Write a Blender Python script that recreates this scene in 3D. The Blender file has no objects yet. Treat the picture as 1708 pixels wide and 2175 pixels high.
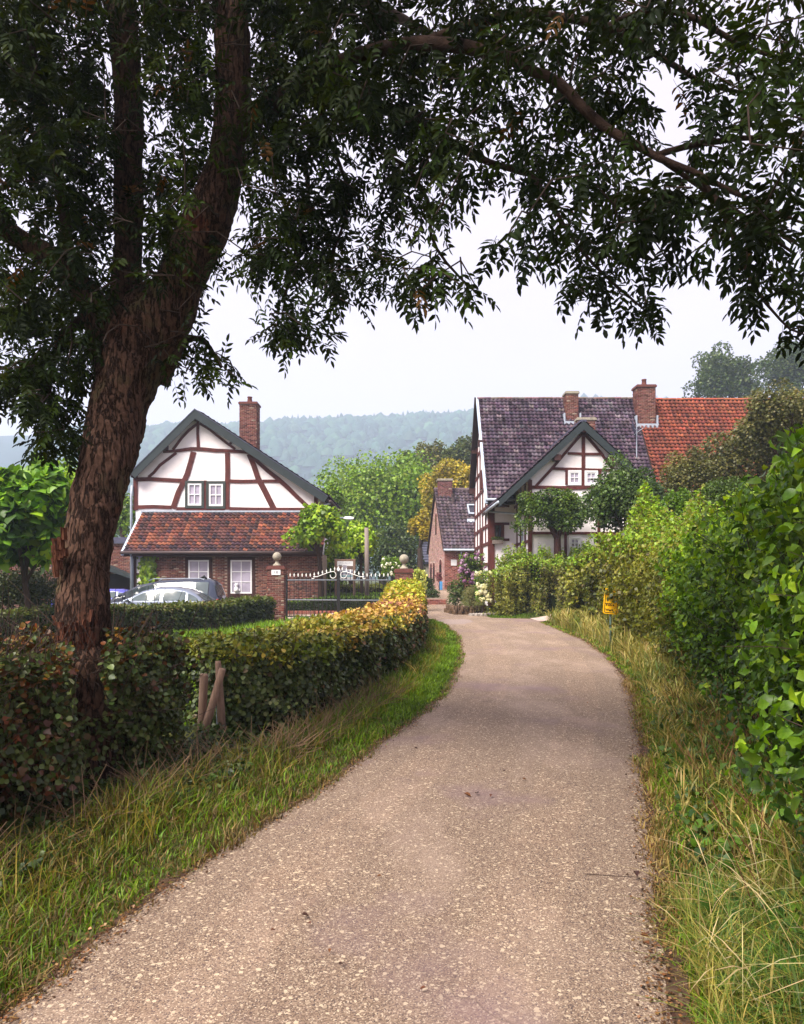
import bpy, math, random
import numpy as np
from mathutils import Vector, Matrix

random.seed(7)
rng = np.random.default_rng(11)
sc = bpy.context.scene
COL = sc.collection
R = math.radians

# ------------------------------------------------------------------ camera
F, CU, HV, EYE = 1532.0, 854.0, 1225.0, 1.6      # focal length and horizon in units of a 1708 x 2175 frame
cam_d = bpy.data.cameras.new('camera')
cam_d.sensor_fit = 'VERTICAL'
cam_d.sensor_height = 24.0
cam_d.lens = 24.0 * F / 2175.0
cam_d.shift_y = (HV - 1087.5) / 2175.0
cam_d.clip_end = 3000
cam = bpy.data.objects.new('camera', cam_d)
cam.location = (0, 0, EYE)
cam.rotation_euler = (R(90), 0, 0)
COL.objects.link(cam)
sc.camera = cam

# ------------------------------------------------------------------ sky and sun (bright haze, soft sun)
SUN_DIR = Vector((-0.48, -0.52, 0.95)).normalized()      # towards the sun
w = bpy.data.worlds.new('World')
sc.world = w
w.use_nodes = True
nt = w.node_tree
nt.nodes.clear()
out = nt.nodes.new('ShaderNodeOutputWorld')
bg = nt.nodes.new('ShaderNodeBackground')
sky = nt.nodes.new('ShaderNodeTexSky')
sky.sky_type = 'NISHITA'
sky.sun_disc = False
sky.sun_elevation = math.asin(SUN_DIR.z)
sky.sun_rotation = math.atan2(SUN_DIR.x, SUN_DIR.y)
sky.dust_density = 4.0
mixc = nt.nodes.new('ShaderNodeMix')
mixc.data_type = 'RGBA'
mixc.inputs[0].default_value = 0.9
tc = nt.nodes.new('ShaderNodeTexCoord')
mp = nt.nodes.new('ShaderNodeMapping')
mp.inputs['Scale'].default_value = (1, 1, 3)
nz = nt.nodes.new('ShaderNodeTexNoise')
nz.inputs['Scale'].default_value = 2.2
nz.inputs['Detail'].default_value = 3
rmp = nt.nodes.new('ShaderNodeValToRGB')
rmp.color_ramp.elements[0].position = 0.3
rmp.color_ramp.elements[0].color = (5.2, 4.5, 5.25, 1)
rmp.color_ramp.elements[1].position = 0.7
rmp.color_ramp.elements[1].color = (5.6, 4.85, 5.6, 1)
nt.links.new(tc.outputs['Generated'], mp.inputs[0])
nt.links.new(mp.outputs[0], nz.inputs['Vector'])
nt.links.new(nz.outputs['Fac'], rmp.inputs[0])
nt.links.new(sky.outputs[0], mixc.inputs[6])
nt.links.new(rmp.outputs[0], mixc.inputs[7])
nt.links.new(mixc.outputs[2], bg.inputs[0])
bg.inputs[1].default_value = 0.1
nt.links.new(bg.outputs[0], out.inputs[0])

sun_d = bpy.data.lights.new('sun', 'SUN')
sun_d.energy = 5.0
sun_d.angle = R(32)
sun_d.color = (1.0, 0.93, 0.82)
sun = bpy.data.objects.new('sun', sun_d)
sun.rotation_euler = SUN_DIR.to_track_quat('Z', 'Y').to_euler()
sun.location = (0, 0, 30)
COL.objects.link(sun)

sc.render.engine = 'CYCLES'
sc.view_settings.view_transform = 'Standard'
sc.view_settings.look = 'None'
sc.view_settings.exposure = 1.05
sc.view_settings.gamma = 1.0
sc.view_settings.use_curve_mapping = False
sc.cycles.max_bounces = 6
sc.cycles.diffuse_bounces = 3
sc.cycles.glossy_bounces = 2
sc.cycles.transmission_bounces = 4
sc.cycles.transparent_max_bounces = 8
sc.cycles.volume_bounces = 2
sc.cycles.use_denoising = True
sc.cycles.caustics_reflective = False
sc.cycles.caustics_refractive = False

# ------------------------------------------------------------------ small maths helpers
def P(u, v, Y):
    """World point at depth Y for a reading of the photograph."""
    return Vector(((u - CU) / F * Y, Y, EYE + (HV - v) / F * Y))
def PX(u, Y): return (u - CU) / F * Y
def PZ(v, Y): return EYE + (HV - v) / F * Y

def sst(a, b, x):
    t = np.clip((np.asarray(x, float) - a) / (b - a), 0, 1)
    return t * t * (3 - 2 * t)

_K = np.random.default_rng(3).normal(size=(7, 3))
_K /= np.linalg.norm(_K, axis=1)[:, None]
_PH = np.random.default_rng(4).uniform(0, 6.28, 7)
def wob(p, f):
    """Cheap smooth noise in about -1..1 at frequency f (per metre)."""
    p = np.asarray(p, float)
    s = 0
    for i in range(7):
        s = s + np.sin((p @ _K[i]) * f * (2.2 + 0.9 * i) + _PH[i] + 1.3 * np.sin((p @ _K[(i + 3) % 7]) * f * 1.7))
    return s / 4.0

# road edges as functions of distance
LY = [-12, -5, 0, 2.68, 3.17, 3.6, 4.085, 4.58, 5.16, 5.9, 6.8, 8.04, 9.6, 11.4, 14.4, 19.6, 24.5, 28.2, 33, 38, 46]
LX = [-3.2, -2.5, -1.78, -1.44, -1.35, -1.23, -1.10, -.94, -.69, -.46, -.24, .137, .54, .826, 1.18, 1.51, 1.375, .96, .9, 1.0, 1.3]
RY = [-12, -5, 0, 2.65, 2.97, 3.63, 4.67, 5.9, 7.3, 8.9, 11.4, 14.4, 18.2, 22.3, 25.2, 25.9, 27.3, 27.9, 32.4, 38, 46]
RX = [-.9, -.1, .55, .98, 1.08, 1.28, 1.59, 1.96, 2.39, 2.85, 3.5, 4.1, 4.58, 4.74, 4.85, 5.3, 5.0, 3.5, 3.2, 3.0, 2.6]
def roadL(y): return np.interp(y, LY, LX)
def roadR(y): return np.interp(y, RY, RX)

def H(x, y):
    x = np.asarray(x, float); y = np.asarray(y, float)
    h = -0.22 * sst(-3.0, -5.5, x) * sst(17, 22, y)
    dr = x - roadR(np.minimum(y, 28.5))
    h = h + 0.42 * sst(0.1, 2.2, dr) * (1 - sst(26, 29.5, y))
    h = h + 0.85 * sst(33, 42, y) * sst(-1, 1.5, x)
    h = h + 0.8 * sst(6.5, 11, x) * sst(29, 33, y)
    dl = roadL(y) - x
    h = h + 0.07 * sst(0.05, 0.8, dl) * (1 - sst(20, 24, y))
    h = h + 0.015 * np.sin(x * 2.1 + y) * sst(0.1, 0.5, np.maximum(dr, dl))
    h = h - 0.02 * (1 - sst(0.0, 0.12, np.maximum(dr, dl))) * (y < 47)
    return h

# ------------------------------------------------------------------ objects
def nobj(name, data, parent=None, loc=None):
    o = bpy.data.objects.new(name, data)
    COL.objects.link(o)
    if parent is not None:
        o.parent = parent
        if parent.type == 'EMPTY':
            o.matrix_parent_inverse = Matrix.Translation(-Vector(parent.location))
    if loc is not None:
        o.location = loc
    return o

def tag(o, label=None, cat=None, group=None, kind=None):
    if label: o['label'] = label
    if cat: o['category'] = cat
    if group: o['group'] = group
    if kind: o['kind'] = kind
    return o

def thing(name, label, cat, loc, group=None):
    o = bpy.data.objects.new(name, None)
    o.location = loc
    o.empty_display_size = 0.2
    COL.objects.link(o)
    return tag(o, label, cat, group)

def npmesh(name, V, Fc, mat=None, cols=None, smooth=False):
    """Fast mesh from (N,3) verts and (M,k) faces, optional per-face colour."""
    V = np.asarray(V, np.float32).reshape(-1, 3); Fc = np.asarray(Fc, np.int32)
    me = bpy.data.meshes.new(name)
    m, k = Fc.shape
    me.vertices.add(len(V)); me.vertices.foreach_set('co', V.ravel())
    me.loops.add(m * k); me.loops.foreach_set('vertex_index', Fc.ravel())
    me.polygons.add(m)
    me.polygons.foreach_set('loop_start', np.arange(0, m * k, k, dtype=np.int32))
    try: me.polygons.foreach_set('loop_total', np.full(m, k, np.int32))
    except Exception: pass
    if smooth: me.polygons.foreach_set('use_smooth', np.ones(m, bool))
    if cols is not None:
        a = me.attributes.new('col', 'FLOAT_VECTOR', 'FACE')
        a.data.foreach_set('vector', np.asarray(cols, np.float32).ravel())
    me.update(calc_edges=True)
    if mat: me.materials.append(mat)
    return me

class MB:
    """Collects polygons of any size into one mesh."""
    def __init__(s): s.v = []; s.f = []; s.c = []; s.cur = None
    def poly(s, pts):
        b = len(s.v); s.v += [tuple(p) for p in pts]; s.f.append(tuple(range(b, b + len(pts)))); s.c.append(s.cur)
    def faces(s, pts, fs):
        b = len(s.v); s.v += [tuple(p) for p in pts]
        for f in fs: s.f.append(tuple(b + i for i in f)); s.c.append(s.cur)
    def box(s, x0, x1, y0, y1, z0, z1, T=None):
        p = [(x, y, z) for x in (x0, x1) for y in (y0, y1) for z in (z0, z1)]
        if T: p = [T(*q) for q in p]
        s.faces(p, [(0, 1, 3, 2), (4, 6, 7, 5), (0, 4, 5, 1), (2, 3, 7, 6), (0, 2, 6, 4), (1, 5, 7, 3)])
    def prism(s, pts, T, d0, d1):
        n = len(pts)
        s.faces([T(a, b, d0) for a, b in pts] + [T(a, b, d1) for a, b in pts],
                [tuple(range(n)), tuple(range(2 * n - 1, n - 1, -1))] + [(i, n + i, n + (i + 1) % n, (i + 1) % n) for i in range(n)])
    def ribbon(s, pts, wd, T, d0, d1):
        """A squared timber of width wd (number or list) along a bent line in a plane."""
        n = len(pts); L = []; Rr = []
        if not hasattr(wd, '__len__'): wd = [wd] * n
        for i, (a, b) in enumerate(pts):
            p0 = pts[max(i - 1, 0)]; p1 = pts[min(i + 1, n - 1)]
            dx, dy = p1[0] - p0[0], p1[1] - p0[1]; l = math.hypot(dx, dy) or 1
            nx, ny = -dy / l * wd[i] / 2, dx / l * wd[i] / 2
            L.append((a + nx, b + ny)); Rr.append((a - nx, b - ny))
        for i in range(n - 1):
            q = [L[i], L[i + 1], Rr[i + 1], Rr[i]]
            s.faces([T(a, b, d0) for a, b in q] + [T(a, b, d1) for a, b in q],
                    [(4, 5, 6, 7), (0, 4, 5, 1), (3, 2, 6, 7)] + ([(0, 3, 7, 4)] if i == 0 else []) + ([(1, 5, 6, 2)] if i == n - 2 else []))
    def tube(s, pts, rad, n=8, cap=True, squash=1.0):
        pts = [Vector(p) for p in pts]
        if not hasattr(rad, '__len__'): rad = [rad] * len(pts)
        t = (pts[1] - pts[0]).normalized()
        x = t.orthogonal().normalized(); rings = []
        for i, p in enumerate(pts):
            t = (pts[min(i + 1, len(pts) - 1)] - pts[max(i - 1, 0)]).normalized()
            x = (x - t * x.dot(t)).normalized(); y = t.cross(x)
            rings.append([p + (x * math.cos(6.28318 * k / n) + y * math.sin(6.28318 * k / n) * squash) * rad[i] for k in range(n)])
        b = []
        for r in rings: b += r
        fs = [(i * n + k, i * n + (k + 1) % n, (i + 1) * n + (k + 1) % n, (i + 1) * n + k) for i in range(len(pts) - 1) for k in range(n)]
        if cap: fs += [tuple(range(n - 1, -1, -1)), tuple((len(pts) - 1) * n + k for k in range(n))]
        s.faces(b, fs)
    def lathe(s, prof, c, n=20):
        rings = [[(c[0] + r * math.cos(6.28318 * k / n), c[1] + r * math.sin(6.28318 * k / n), c[2] + z) for k in range(n)] for r, z in prof]
        b = []
        for r in rings: b += r
        fs = [(i * n + k, i * n + (k + 1) % n, (i + 1) * n + (k + 1) % n, (i + 1) * n + k) for i in range(len(prof) - 1) for k in range(n)]
        fs += [tuple(range(n - 1, -1, -1)), tuple((len(prof) - 1) * n + k for k in range(n))]
        s.faces(b, fs)
    def build(s, name, mat, parent=None, smooth=False, label=None, kind=None, bevel=0):
        me = bpy.data.meshes.new(name)
        me.from_pydata(s.v, [], s.f)
        if any(c is not None for c in s.c):
            a = me.attributes.new('col', 'FLOAT_VECTOR', 'FACE')
            a.data.foreach_set('vector', np.array([c or (.3, .3, .3) for c in s.c], np.float32).ravel())
        if smooth: me.polygons.foreach_set('use_smooth', [True] * len(me.polygons))
        me.update()
        if mat: me.materials.append(mat)
        o = nobj(name, me, parent)
        if bevel:
            m = o.modifiers.new('b', 'BEVEL'); m.width = bevel; m.segments = 2; m.limit_method = 'ANGLE'
        if label: o['label'] = label
        if kind: o['kind'] = kind
        return o

# ------------------------------------------------------------------ materials
def mat(name):
    m = bpy.data.materials.new(name); m.use_nodes = True
    n = m.node_tree; n.nodes.clear()
    return m, n, n.nodes.new('ShaderNodeOutputMaterial')

def N(n, t, **kw):
    x = n.nodes.new(t)
    for k, v in kw.items():
        if k in ('data_type', 'blend_type', 'operation', 'feature', 'noise_dimensions', 'attribute_name', 'distance'): setattr(x, k, v)
        else: x.inputs[k.replace('_', ' ')].default_value = v
    return x

def mixrgb(n, a, b, fac, mode='MIX'):
    x = n.nodes.new('ShaderNodeMix'); x.data_type = 'RGBA'; x.blend_type = mode
    for s, v in ((0, fac), (6, a), (7, b)):
        if hasattr(v, 'is_output') or hasattr(v, 'links'): n.links.new(v, x.inputs[s])
        else: x.inputs[s].default_value = v if s == 0 else (*v, 1)
    return x.outputs[2]

def noise(n, scale, detail=4, rough=.55, vec=None, stretch=None):
    t = n.nodes.new('ShaderNodeTexCoord'); x = N(n, 'ShaderNodeTexNoise', Scale=scale, Detail=detail, Roughness=rough)
    src = t.outputs['Object']
    if stretch:
        m = n.nodes.new('ShaderNodeMapping'); m.inputs['Scale'].default_value = stretch
        n.links.new(src, m.inputs[0]); src = m.outputs[0]
    n.links.new(src, x.inputs['Vector'])
    return x.outputs['Fac']

def ramp(n, fac, a, b, ca=(0, 0, 0), cb=(1, 1, 1)):
    x = n.nodes.new('ShaderNodeValToRGB'); e = x.color_ramp.elements
    e[0].position = a; e[0].color = (*ca, 1); e[1].position = b; e[1].color = (*cb, 1)
    n.links.new(fac, x.inputs[0]); return x.outputs[0]

def finish(m, n, o, color, rough=.8, bump=None, bump_d=.01, spec=.3, metallic=0, bump_s=.6):
    p = N(n, 'ShaderNodeBsdfPrincipled', Roughness=rough, Metallic=metallic)
    p.inputs['Specular IOR Level'].default_value = spec
    if hasattr(color, 'links'): n.links.new(color, p.inputs['Base Color'])
    else: p.inputs['Base Color'].default_value = (*color, 1)
    if bump is not None:
        b = N(n, 'ShaderNodeBump', Distance=bump_d, Strength=bump_s); n.links.new(bump, b.inputs['Height']); n.links.new(b.outputs[0], p.inputs['Normal'])
    n.links.new(p.outputs[0], o.inputs[0]); return m

def simple(name, c, rough=.7, var=.25, scale=6, spec=.3, metallic=0, bump_d=.004, stretch=None, c2=None):
    """Colour with two scales of mottling, and fine relief."""
    m, n, o = mat(name)
    a = noise(n, scale, 5, .6, stretch=stretch); b = noise(n, scale * 7, 3, .5, stretch=stretch)
    c2 = c2 or tuple(x * (1 - var) for x in c)
    col = mixrgb(n, c2, c, ramp(n, a, .35, .65))
    col = mixrgb(n, col, tuple(x * (1 - var * .6) for x in c), ramp(n, b, .45, .75))
    return finish(m, n, o, col, rough, b, bump_d, spec, metallic)

def colmat(name, rough=.85, var=.3, scale=25, spec=.25, bump_d=.004):
    """Surface whose colour comes per piece from the 'col' attribute, with grain."""
    m, n, o = mat(name)
    at = N(n, 'ShaderNodeAttribute', attribute_name='col')
    b = noise(n, scale, 4, .6); c = noise(n, scale * .16, 3, .6)
    d = mixrgb(n, (1, 1, 1), (1 - var,) * 3, ramp(n, b, .35, .7))
    e = mixrgb(n, (1, 1, 1), (1 - var * .8,) * 3, ramp(n, c, .4, .7))
    col = mixrgb(n, mixrgb(n, at.outputs['Vector'], d, 1, 'MULTIPLY'), e, 1, 'MULTIPLY')
    return finish(m, n, o, col, rough, b, bump_d, spec)

def leafmat(name, transl=.3, rough=.45, spec=.35, tint=(1.25, 1.3, .5), veins=False):
    m, n, o = mat(name)
    at = N(n, 'ShaderNodeAttribute', attribute_name='col')
    p = N(n, 'ShaderNodeBsdfPrincipled', Roughness=rough); p.inputs['Specular IOR Level'].default_value = spec
    src = at.outputs['Vector']
    if veins:      # side veins in a leaf's own coordinates, and blotches
        tc_ = n.nodes.new('ShaderNodeTexCoord'); sx = n.nodes.new('ShaderNodeSeparateXYZ'); n.links.new(tc_.outputs['Object'], sx.inputs[0])
        def mt(op, a, b_=None):
            q = n.nodes.new('ShaderNodeMath'); q.operation = op
            for i, v in enumerate((a, b_)):
                if v is None: continue
                if hasattr(v, 'links'): n.links.new(v, q.inputs[i])
                else: q.inputs[i].default_value = v
            return q.outputs[0]
        ay = mt('ABSOLUTE', sx.outputs['Y']); sn = mt('SINE', mt('MULTIPLY', mt('SUBTRACT', sx.outputs['X'], mt('MULTIPLY', ay, .7)), 62.))
        vein = mt('MAXIMUM', ramp(n, sn, .75, 1.), ramp(n, ay, .0, .03, (1, 1, 1), (0, 0, 0)))
        src = mixrgb(n, src, mixrgb(n, src, (1.5, 1.35, 1.5), 1, 'MULTIPLY'), vein)
        src = mixrgb(n, src, mixrgb(n, src, (.7, .78, .6), 1, 'MULTIPLY'), ramp(n, noise(n, 3, 4, .6), .45, .65))
    n.links.new(src, p.inputs['Base Color'])
    t = n.nodes.new('ShaderNodeBsdfTranslucent')
    n.links.new(mixrgb(n, at.outputs['Vector'], tint, 1, 'MULTIPLY'), t.inputs[0])
    mx = n.nodes.new('ShaderNodeMixShader'); mx.inputs[0].default_value = transl
    n.links.new(p.outputs[0], mx.inputs[1]); n.links.new(t.outputs[0], mx.inputs[2]); n.links.new(mx.outputs[0], o.inputs[0])
    return m

M = {}
M['leaf'] = leafmat('leaf', .3)
M['leaf_glossy'] = leafmat('leaf_glossy', .15, .42, .28)
M['leaf_veined'] = leafmat('leaf_veined', .3, .42, .4, veins=True)
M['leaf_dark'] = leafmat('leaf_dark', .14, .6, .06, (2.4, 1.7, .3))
M['blade'] = leafmat('blade', .3, .5, .3)
m, n, o = mat('plaster')
c = mixrgb(n, (.87, .82, .84), (.74, .69, .68), ramp(n, noise(n, .9, 5, .6), .45, .8))
c = mixrgb(n, c, (.62, .57, .53), mixrgb(n, (0, 0, 0), (.5, .5, .5), ramp(n, noise(n, 2.2, 5, .65, stretch=(1, 1, .25)), .56, .78)))
M['plaster'] = finish(m, n, o, c, .9, noise(n, 7, 5, .6), .02, .15)
M['timber'] = simple('timber', (.115, .024, .020), .75, .5, 5, .3, bump_d=.012, stretch=(1, 1, .6))
M['timber_dark'] = simple('timber_dark', (.055, .018, .016), .7, .4, 6)
M['barge'] = simple('barge', (.024, .034, .038), .6, .2, 3)
M['white_paint'] = simple('white_paint', (.8, .8, .82), .45, .08, 3)
M['frame_green'] = simple('frame_green', (.04, .05, .045), .5, .2, 4)
M['lead'] = simple('lead', (.42, .47, .56), .5, .25, 5, .4)
M['verge'] = simple('verge', (.45, .54, .68), .5, .12, 3)
M['gutter'] = simple('gutter', (.075, .05, .05), .5, .3, 3)
M['mortar'] = simple('mortar', (.36, .27, .22), .95, .35, 9)
M['brick'] = colmat('brick', .9, .35, 30)
M['tile'] = colmat('tile', .75, .35, 18, .3)
M['stone'] = simple('stone', (.38, .34, .27), .9, .45, 9, bump_d=.01)
M['black_metal'] = simple('black_metal', (.012, .011, .013), .35, .2, 8, .5)
M['rail_grey'] = simple('rail_grey', (.12, .14, .17), .35, .2, 8, .5)
M['white_metal'] = simple('white_metal', (.85, .85, .82), .4, .06, 6, .5)
M['rubber'] = simple('rubber', (.02, .02, .02), .8, .2, 9)
M['post_wood'] = simple('post_wood', (.30, .19, .14), .9, .5, 10, bump_d=.01, stretch=(4, 4, .5))
M['grey_wood'] = simple('grey_wood', (.26, .21, .19), .9, .4, 8, bump_d=.008, stretch=(4, 4, .4))
M['branch_bark'] = simple('branch_bark', (.055, .032, .024), .92, .6, 14, .1, bump_d=.02)
M['twig'] = simple('twig', (.05, .03, .022), .9, .4, 10)
M['core'] = simple('core', (.035, .022, .012), 1, .6, 9, .05)
M['core_green'] = simple('core_green', (.02, .028, .01), 1, .6, 9, .05)
M['soffit'] = simple('soffit', (.03, .015, .015), .9, .3, 5)
M['dark_inside'] = simple('dark_inside', (.012, .008, .008), .9, .2, 3)
M['slate'] = simple('slate', (.075, .075, .125), .6, .3, 4)
M['pavement'] = simple('pavement', (.5, .38, .34), .9, .25, 5)

def glassmat(name, c, rough=.06):
    m, n, o = mat(name)
    a = noise(n, 1.5, 2)
    return finish(m, n, o, mixrgb(n, c, tuple(x * .72 for x in c), ramp(n, a, .4, .6)), rough, spec=.8)
M['pane'] = glassmat('pane', (.42, .38, .48), .12)  # opaque; sky reflection and curtains are put into the pale lavender colour
M['pane_dark'] = glassmat('pane_dark', (.02, .018, .03))
M['car_glass'] = glassmat('car_glass', (.10, .13, .14), .04)

def paint(name, c, metallic=.5):
    m, n, o = mat(name)
    p = N(n, 'ShaderNodeBsdfPrincipled', Roughness=.3, Metallic=metallic)
    p.inputs['Base Color'].default_value = (*c, 1); p.inputs['Coat Weight'].default_value = .8; p.inputs['Coat Roughness'].default_value = .05
    n.links.new(p.outputs[0], o.inputs[0]); return m
M['paint_silver'] = paint('paint_silver', (.20, .23, .30), .5)
M['paint_navy'] = paint('paint_navy', (.02, .03, .06), .1)
M['paint_blue'] = paint('paint_blue', (.06, .06, .45), .2)
M['chrome'] = simple('chrome', (.6, .6, .62), .2, .1, 3, .5, metallic=1)
M['lamp_red'] = simple('lamp_red', (.35, .01, .01), .2, .1, 3, .5)
M['lamp_clear'] = simple('lamp_clear', (.6, .6, .6), .15, .1, 3, .5)

# bark: reddish brown, plates and cracks
m, n, o = mat('bark')
def ridged(n, scale, st, wdt):
    f = noise(n, scale, 6, .62, stretch=st); a = n.nodes.new('ShaderNodeMath'); a.operation = 'SUBTRACT'; n.links.new(f, a.inputs[0]); a.inputs[1].default_value = .5
    b_ = n.nodes.new('ShaderNodeMath'); b_.operation = 'ABSOLUTE'; n.links.new(a.outputs[0], b_.inputs[0]); return ramp(n, b_.outputs[0], .0, wdt)
v1 = ridged(n, 9, (2.4, 2.4, .38), .05); v2 = noise(n, 3, 4, .6, stretch=(1, 1, .7)); v3 = noise(n, 45, 4, .65, stretch=(1, 1, .5))
c = mixrgb(n, (.05, .026, .018), (.105, .058, .040), ramp(n, v3, .35, .65))
c = mixrgb(n, c, (.075, .062, .03), ramp(n, v2, .58, .72))
c = mixrgb(n, c, (.13, .05, .03), mixrgb(n, (0, 0, 0), (.7, .7, .7), ramp(n, noise(n, 3.2, 4, .65), .6, .74)))
c = mixrgb(n, (.018, .009, .006), c, v1)
hgt_ = mixrgb(n, v1, v3, .25)
M['bark'] = finish(m, n, o, c, .92, hgt_, .035, .12, bump_s=1.)
m, n, o = mat('bark_torn')
v1 = noise(n, 22, 5, .65, stretch=(1.6, 1.6, .25))
M['bark_torn'] = finish(m, n, o, mixrgb(n, (.04, .014, .009), (.15, .06, .036), ramp(n, v1, .38, .62)), .92, v1, .03, .1, bump_s=1)

# road: stone chippings bound in asphalt
m, n, o = mat('road')
tcd = n.nodes.new('ShaderNodeTexCoord')
vo = N(n, 'ShaderNodeTexVoronoi', Scale=190, Randomness=1); n.links.new(tcd.outputs['Object'], vo.inputs['Vector'])
vb = N(n, 'ShaderNodeTexVoronoi', Scale=75, Randomness=1); n.links.new(tcd.outputs['Object'], vb.inputs['Vector'])
sep = n.nodes.new('ShaderNodeSeparateColor'); n.links.new(vo.outputs['Color'], sep.inputs[0])
sepb = n.nodes.new('ShaderNodeSeparateColor'); n.links.new(vb.outputs['Color'], sepb.inputs[0])
c = mixrgb(n, (.11, .072, .052), (.25, .178, .13), ramp(n, sep.outputs[0], .05, .9))
c = mixrgb(n, c, (.40, .32, .24), ramp(n, sep.outputs[1], .86, .92))
c = mixrgb(n, c, (.06, .04, .042), ramp(n, sep.outputs[2], .84, .90))
c = mixrgb(n, c, (.44, .35, .25), ramp(n, sepb.outputs[0], .93, .97))
c = mixrgb(n, c, (.17, .115, .12), mixrgb(n, (0, 0, 0), (.75, .75, .75), ramp(n, noise(n, .55, 4, .6), .52, .66)))
c = mixrgb(n, c, (.40, .30, .245), mixrgb(n, (0, 0, 0), (.5, .5, .5), ramp(n, noise(n, .9, 4, .6, stretch=(1, .4, 1)), .5, .75)))
ga = N(n, 'ShaderNodeAttribute', attribute_name='grime'); gm = n.nodes.new('ShaderNodeMath'); gm.operation = 'MULTIPLY_ADD'; n.links.new(noise(n, 1.6, 5, .65), gm.inputs[0]); gm.inputs[1].default_value = .9; n.links.new(ga.outputs['Fac'], gm.inputs[2])
c = mixrgb(n, c, mixrgb(n, c, (.42, .33, .34), 1, 'MULTIPLY'), mixrgb(n, (0, 0, 0), (.85, .85, .85), ramp(n, gm.outputs[0], 1.02, 1.38)))
cr = N(n, 'ShaderNodeTexVoronoi', Scale=.9, feature='DISTANCE_TO_EDGE'); wn = n.nodes.new('ShaderNodeVectorMath'); wn.operation = 'MULTIPLY_ADD'; wt = N(n, 'ShaderNodeTexNoise', Scale=1.8, Detail=4); n.links.new(tcd.outputs['Object'], wt.inputs['Vector'])
n.links.new(wt.outputs['Color'], wn.inputs[0]); wn.inputs[1].default_value = (.9, .9, .9); n.links.new(tcd.outputs['Object'], wn.inputs[2]); n.links.new(wn.outputs[0], cr.inputs['Vector'])
sx_ = n.nodes.new('ShaderNodeMath'); sx_.operation = 'COMPARE'; n.links.new(ga.outputs['Fac'], sx_.inputs[0]); sx_.inputs[1].default_value = .27; sx_.inputs[2].default_value = .16
c = mixrgb(n, c, mixrgb(n, c, (1.16, 1.14, 1.12), 1, 'MULTIPLY'), mixrgb(n, (0, 0, 0), ramp(n, noise(n, 2.6, 5, .7), .35, .65), sx_.outputs[0]))
ck = ramp(n, cr.outputs['Distance'], .0, .010, (.7, .7, .7), (0, 0, 0)); ck2 = mixrgb(n, (0, 0, 0), ck, ramp(n, noise(n, .6, 2), .52, .6))
c = mixrgb(n, c, (.09, .06, .05), ck2)
M['road'] = finish(m, n, o, c, .9, sep.outputs[0], .003, .2, bump_s=.4)

m, n, o = mat('soil')
c = mixrgb(n, (.04, .035, .012), (.08, .085, .02), ramp(n, noise(n, 2.5, 6, .65), .35, .65))
c = mixrgb(n, c, (.06, .075, .02), ramp(n, noise(n, .8, 4, .6), .4, .6))
M['soil'] = finish(m, n, o, c, 1, noise(n, 30, 4), .02, .1)
M['grit'] = simple('grit', (.12, .07, .045), .95, .6, 30, .2, bump_d=.02)

def text_mesh(name, body, size, material, parent, matrix, extrude=.0015, offset=0., spacing=1.):
    c = bpy.data.curves.new(name, 'FONT'); c.body = body; c.size = size; c.extrude = extrude; c.offset = offset; c.space_character = spacing; c.align_x = 'CENTER'; c.align_y = 'CENTER'
    t = bpy.data.objects.new(name, c); COL.objects.link(t); bpy.context.view_layer.update()
    me = bpy.data.meshes.new_from_object(t.evaluated_get(bpy.context.evaluated_depsgraph_get())); bpy.data.objects.remove(t)
    me.materials.clear(); me.materials.append(material); o = nobj(name, me, parent); o.matrix_basis = matrix; return o

# ------------------------------------------------------------------ ground, road
xs = np.unique(np.concatenate([np.linspace(-1100, -20, 22), np.linspace(-20, -6, 20), np.linspace(-6, 8, 75), np.linspace(8, 25, 18), np.linspace(25, 1300, 22)]))
ys = np.unique(np.concatenate([np.linspace(-200, -10, 8), np.linspace(-10, 14, 75), np.linspace(14, 50, 50), np.linspace(50, 1400, 30)]))
gx, gy = np.meshgrid(xs, ys)
gz = H(gx, gy)
V = np.stack([gx, gy, gz], -1).reshape(-1, 3)
nx_, ny_ = len(xs), len(ys)
ii = (np.arange(ny_ - 1)[:, None] * nx_ + np.arange(nx_ - 1)[None]).ravel()
ground = nobj('ground', npmesh('ground', V, np.stack([ii, ii + 1, ii + 1 + nx_, ii + nx_], 1), M['soil'], smooth=True))
tag(ground, 'grassy earth of the verges, lawn and gardens', kind='structure')

def strip(name, fl, fr, y0, y1, dy, nxs, material, dz, jag=0):
    yy = np.arange(y0, y1 + 1e-6, dy); V = []
    r2 = np.random.default_rng(5)
    wv = lambda o: wob(np.stack([yy, 0 * yy + o, 0 * yy], 1), 2.0) * .6 + wob(np.stack([yy, 0 * yy + o + 5, 0 * yy], 1), 6.5) * .5
    jl, jr = jag * wv(0), jag * wv(9)
    for i, y in enumerate(yy):
        x = np.linspace(fl(y) + jl[i], fr(y) + jr[i], nxs)
        V.append(np.stack([x, np.full(nxs, y), H(x, y) + .02 + dz + (.0 if nxs == 9 else .025) * (1 - np.abs(np.linspace(-1, 1, nxs)) ** 3)], -1))
    V = np.concatenate(V); k = len(yy)
    ii = (np.arange(k - 1)[:, None] * nxs + np.arange(nxs - 1)[None]).ravel()
    me = npmesh(name, V, np.stack([ii, ii + 1, ii + 1 + nxs, ii + nxs], 1), material, smooth=True)
    at = me.attributes.new('grime', 'FLOAT', 'POINT'); at.data.foreach_set('value', np.tile(np.abs(np.linspace(-1, 1, nxs)) ** 2, k).astype(np.float32))
    return tag(nobj(name, me), kind='structure')
road = strip('road', lambda y: roadL(y), lambda y: roadR(y), -12, 46, .05, 17, M['road'], .004, .022)
tag(road, 'narrow winding lane of pinkish stone chippings')
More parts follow.
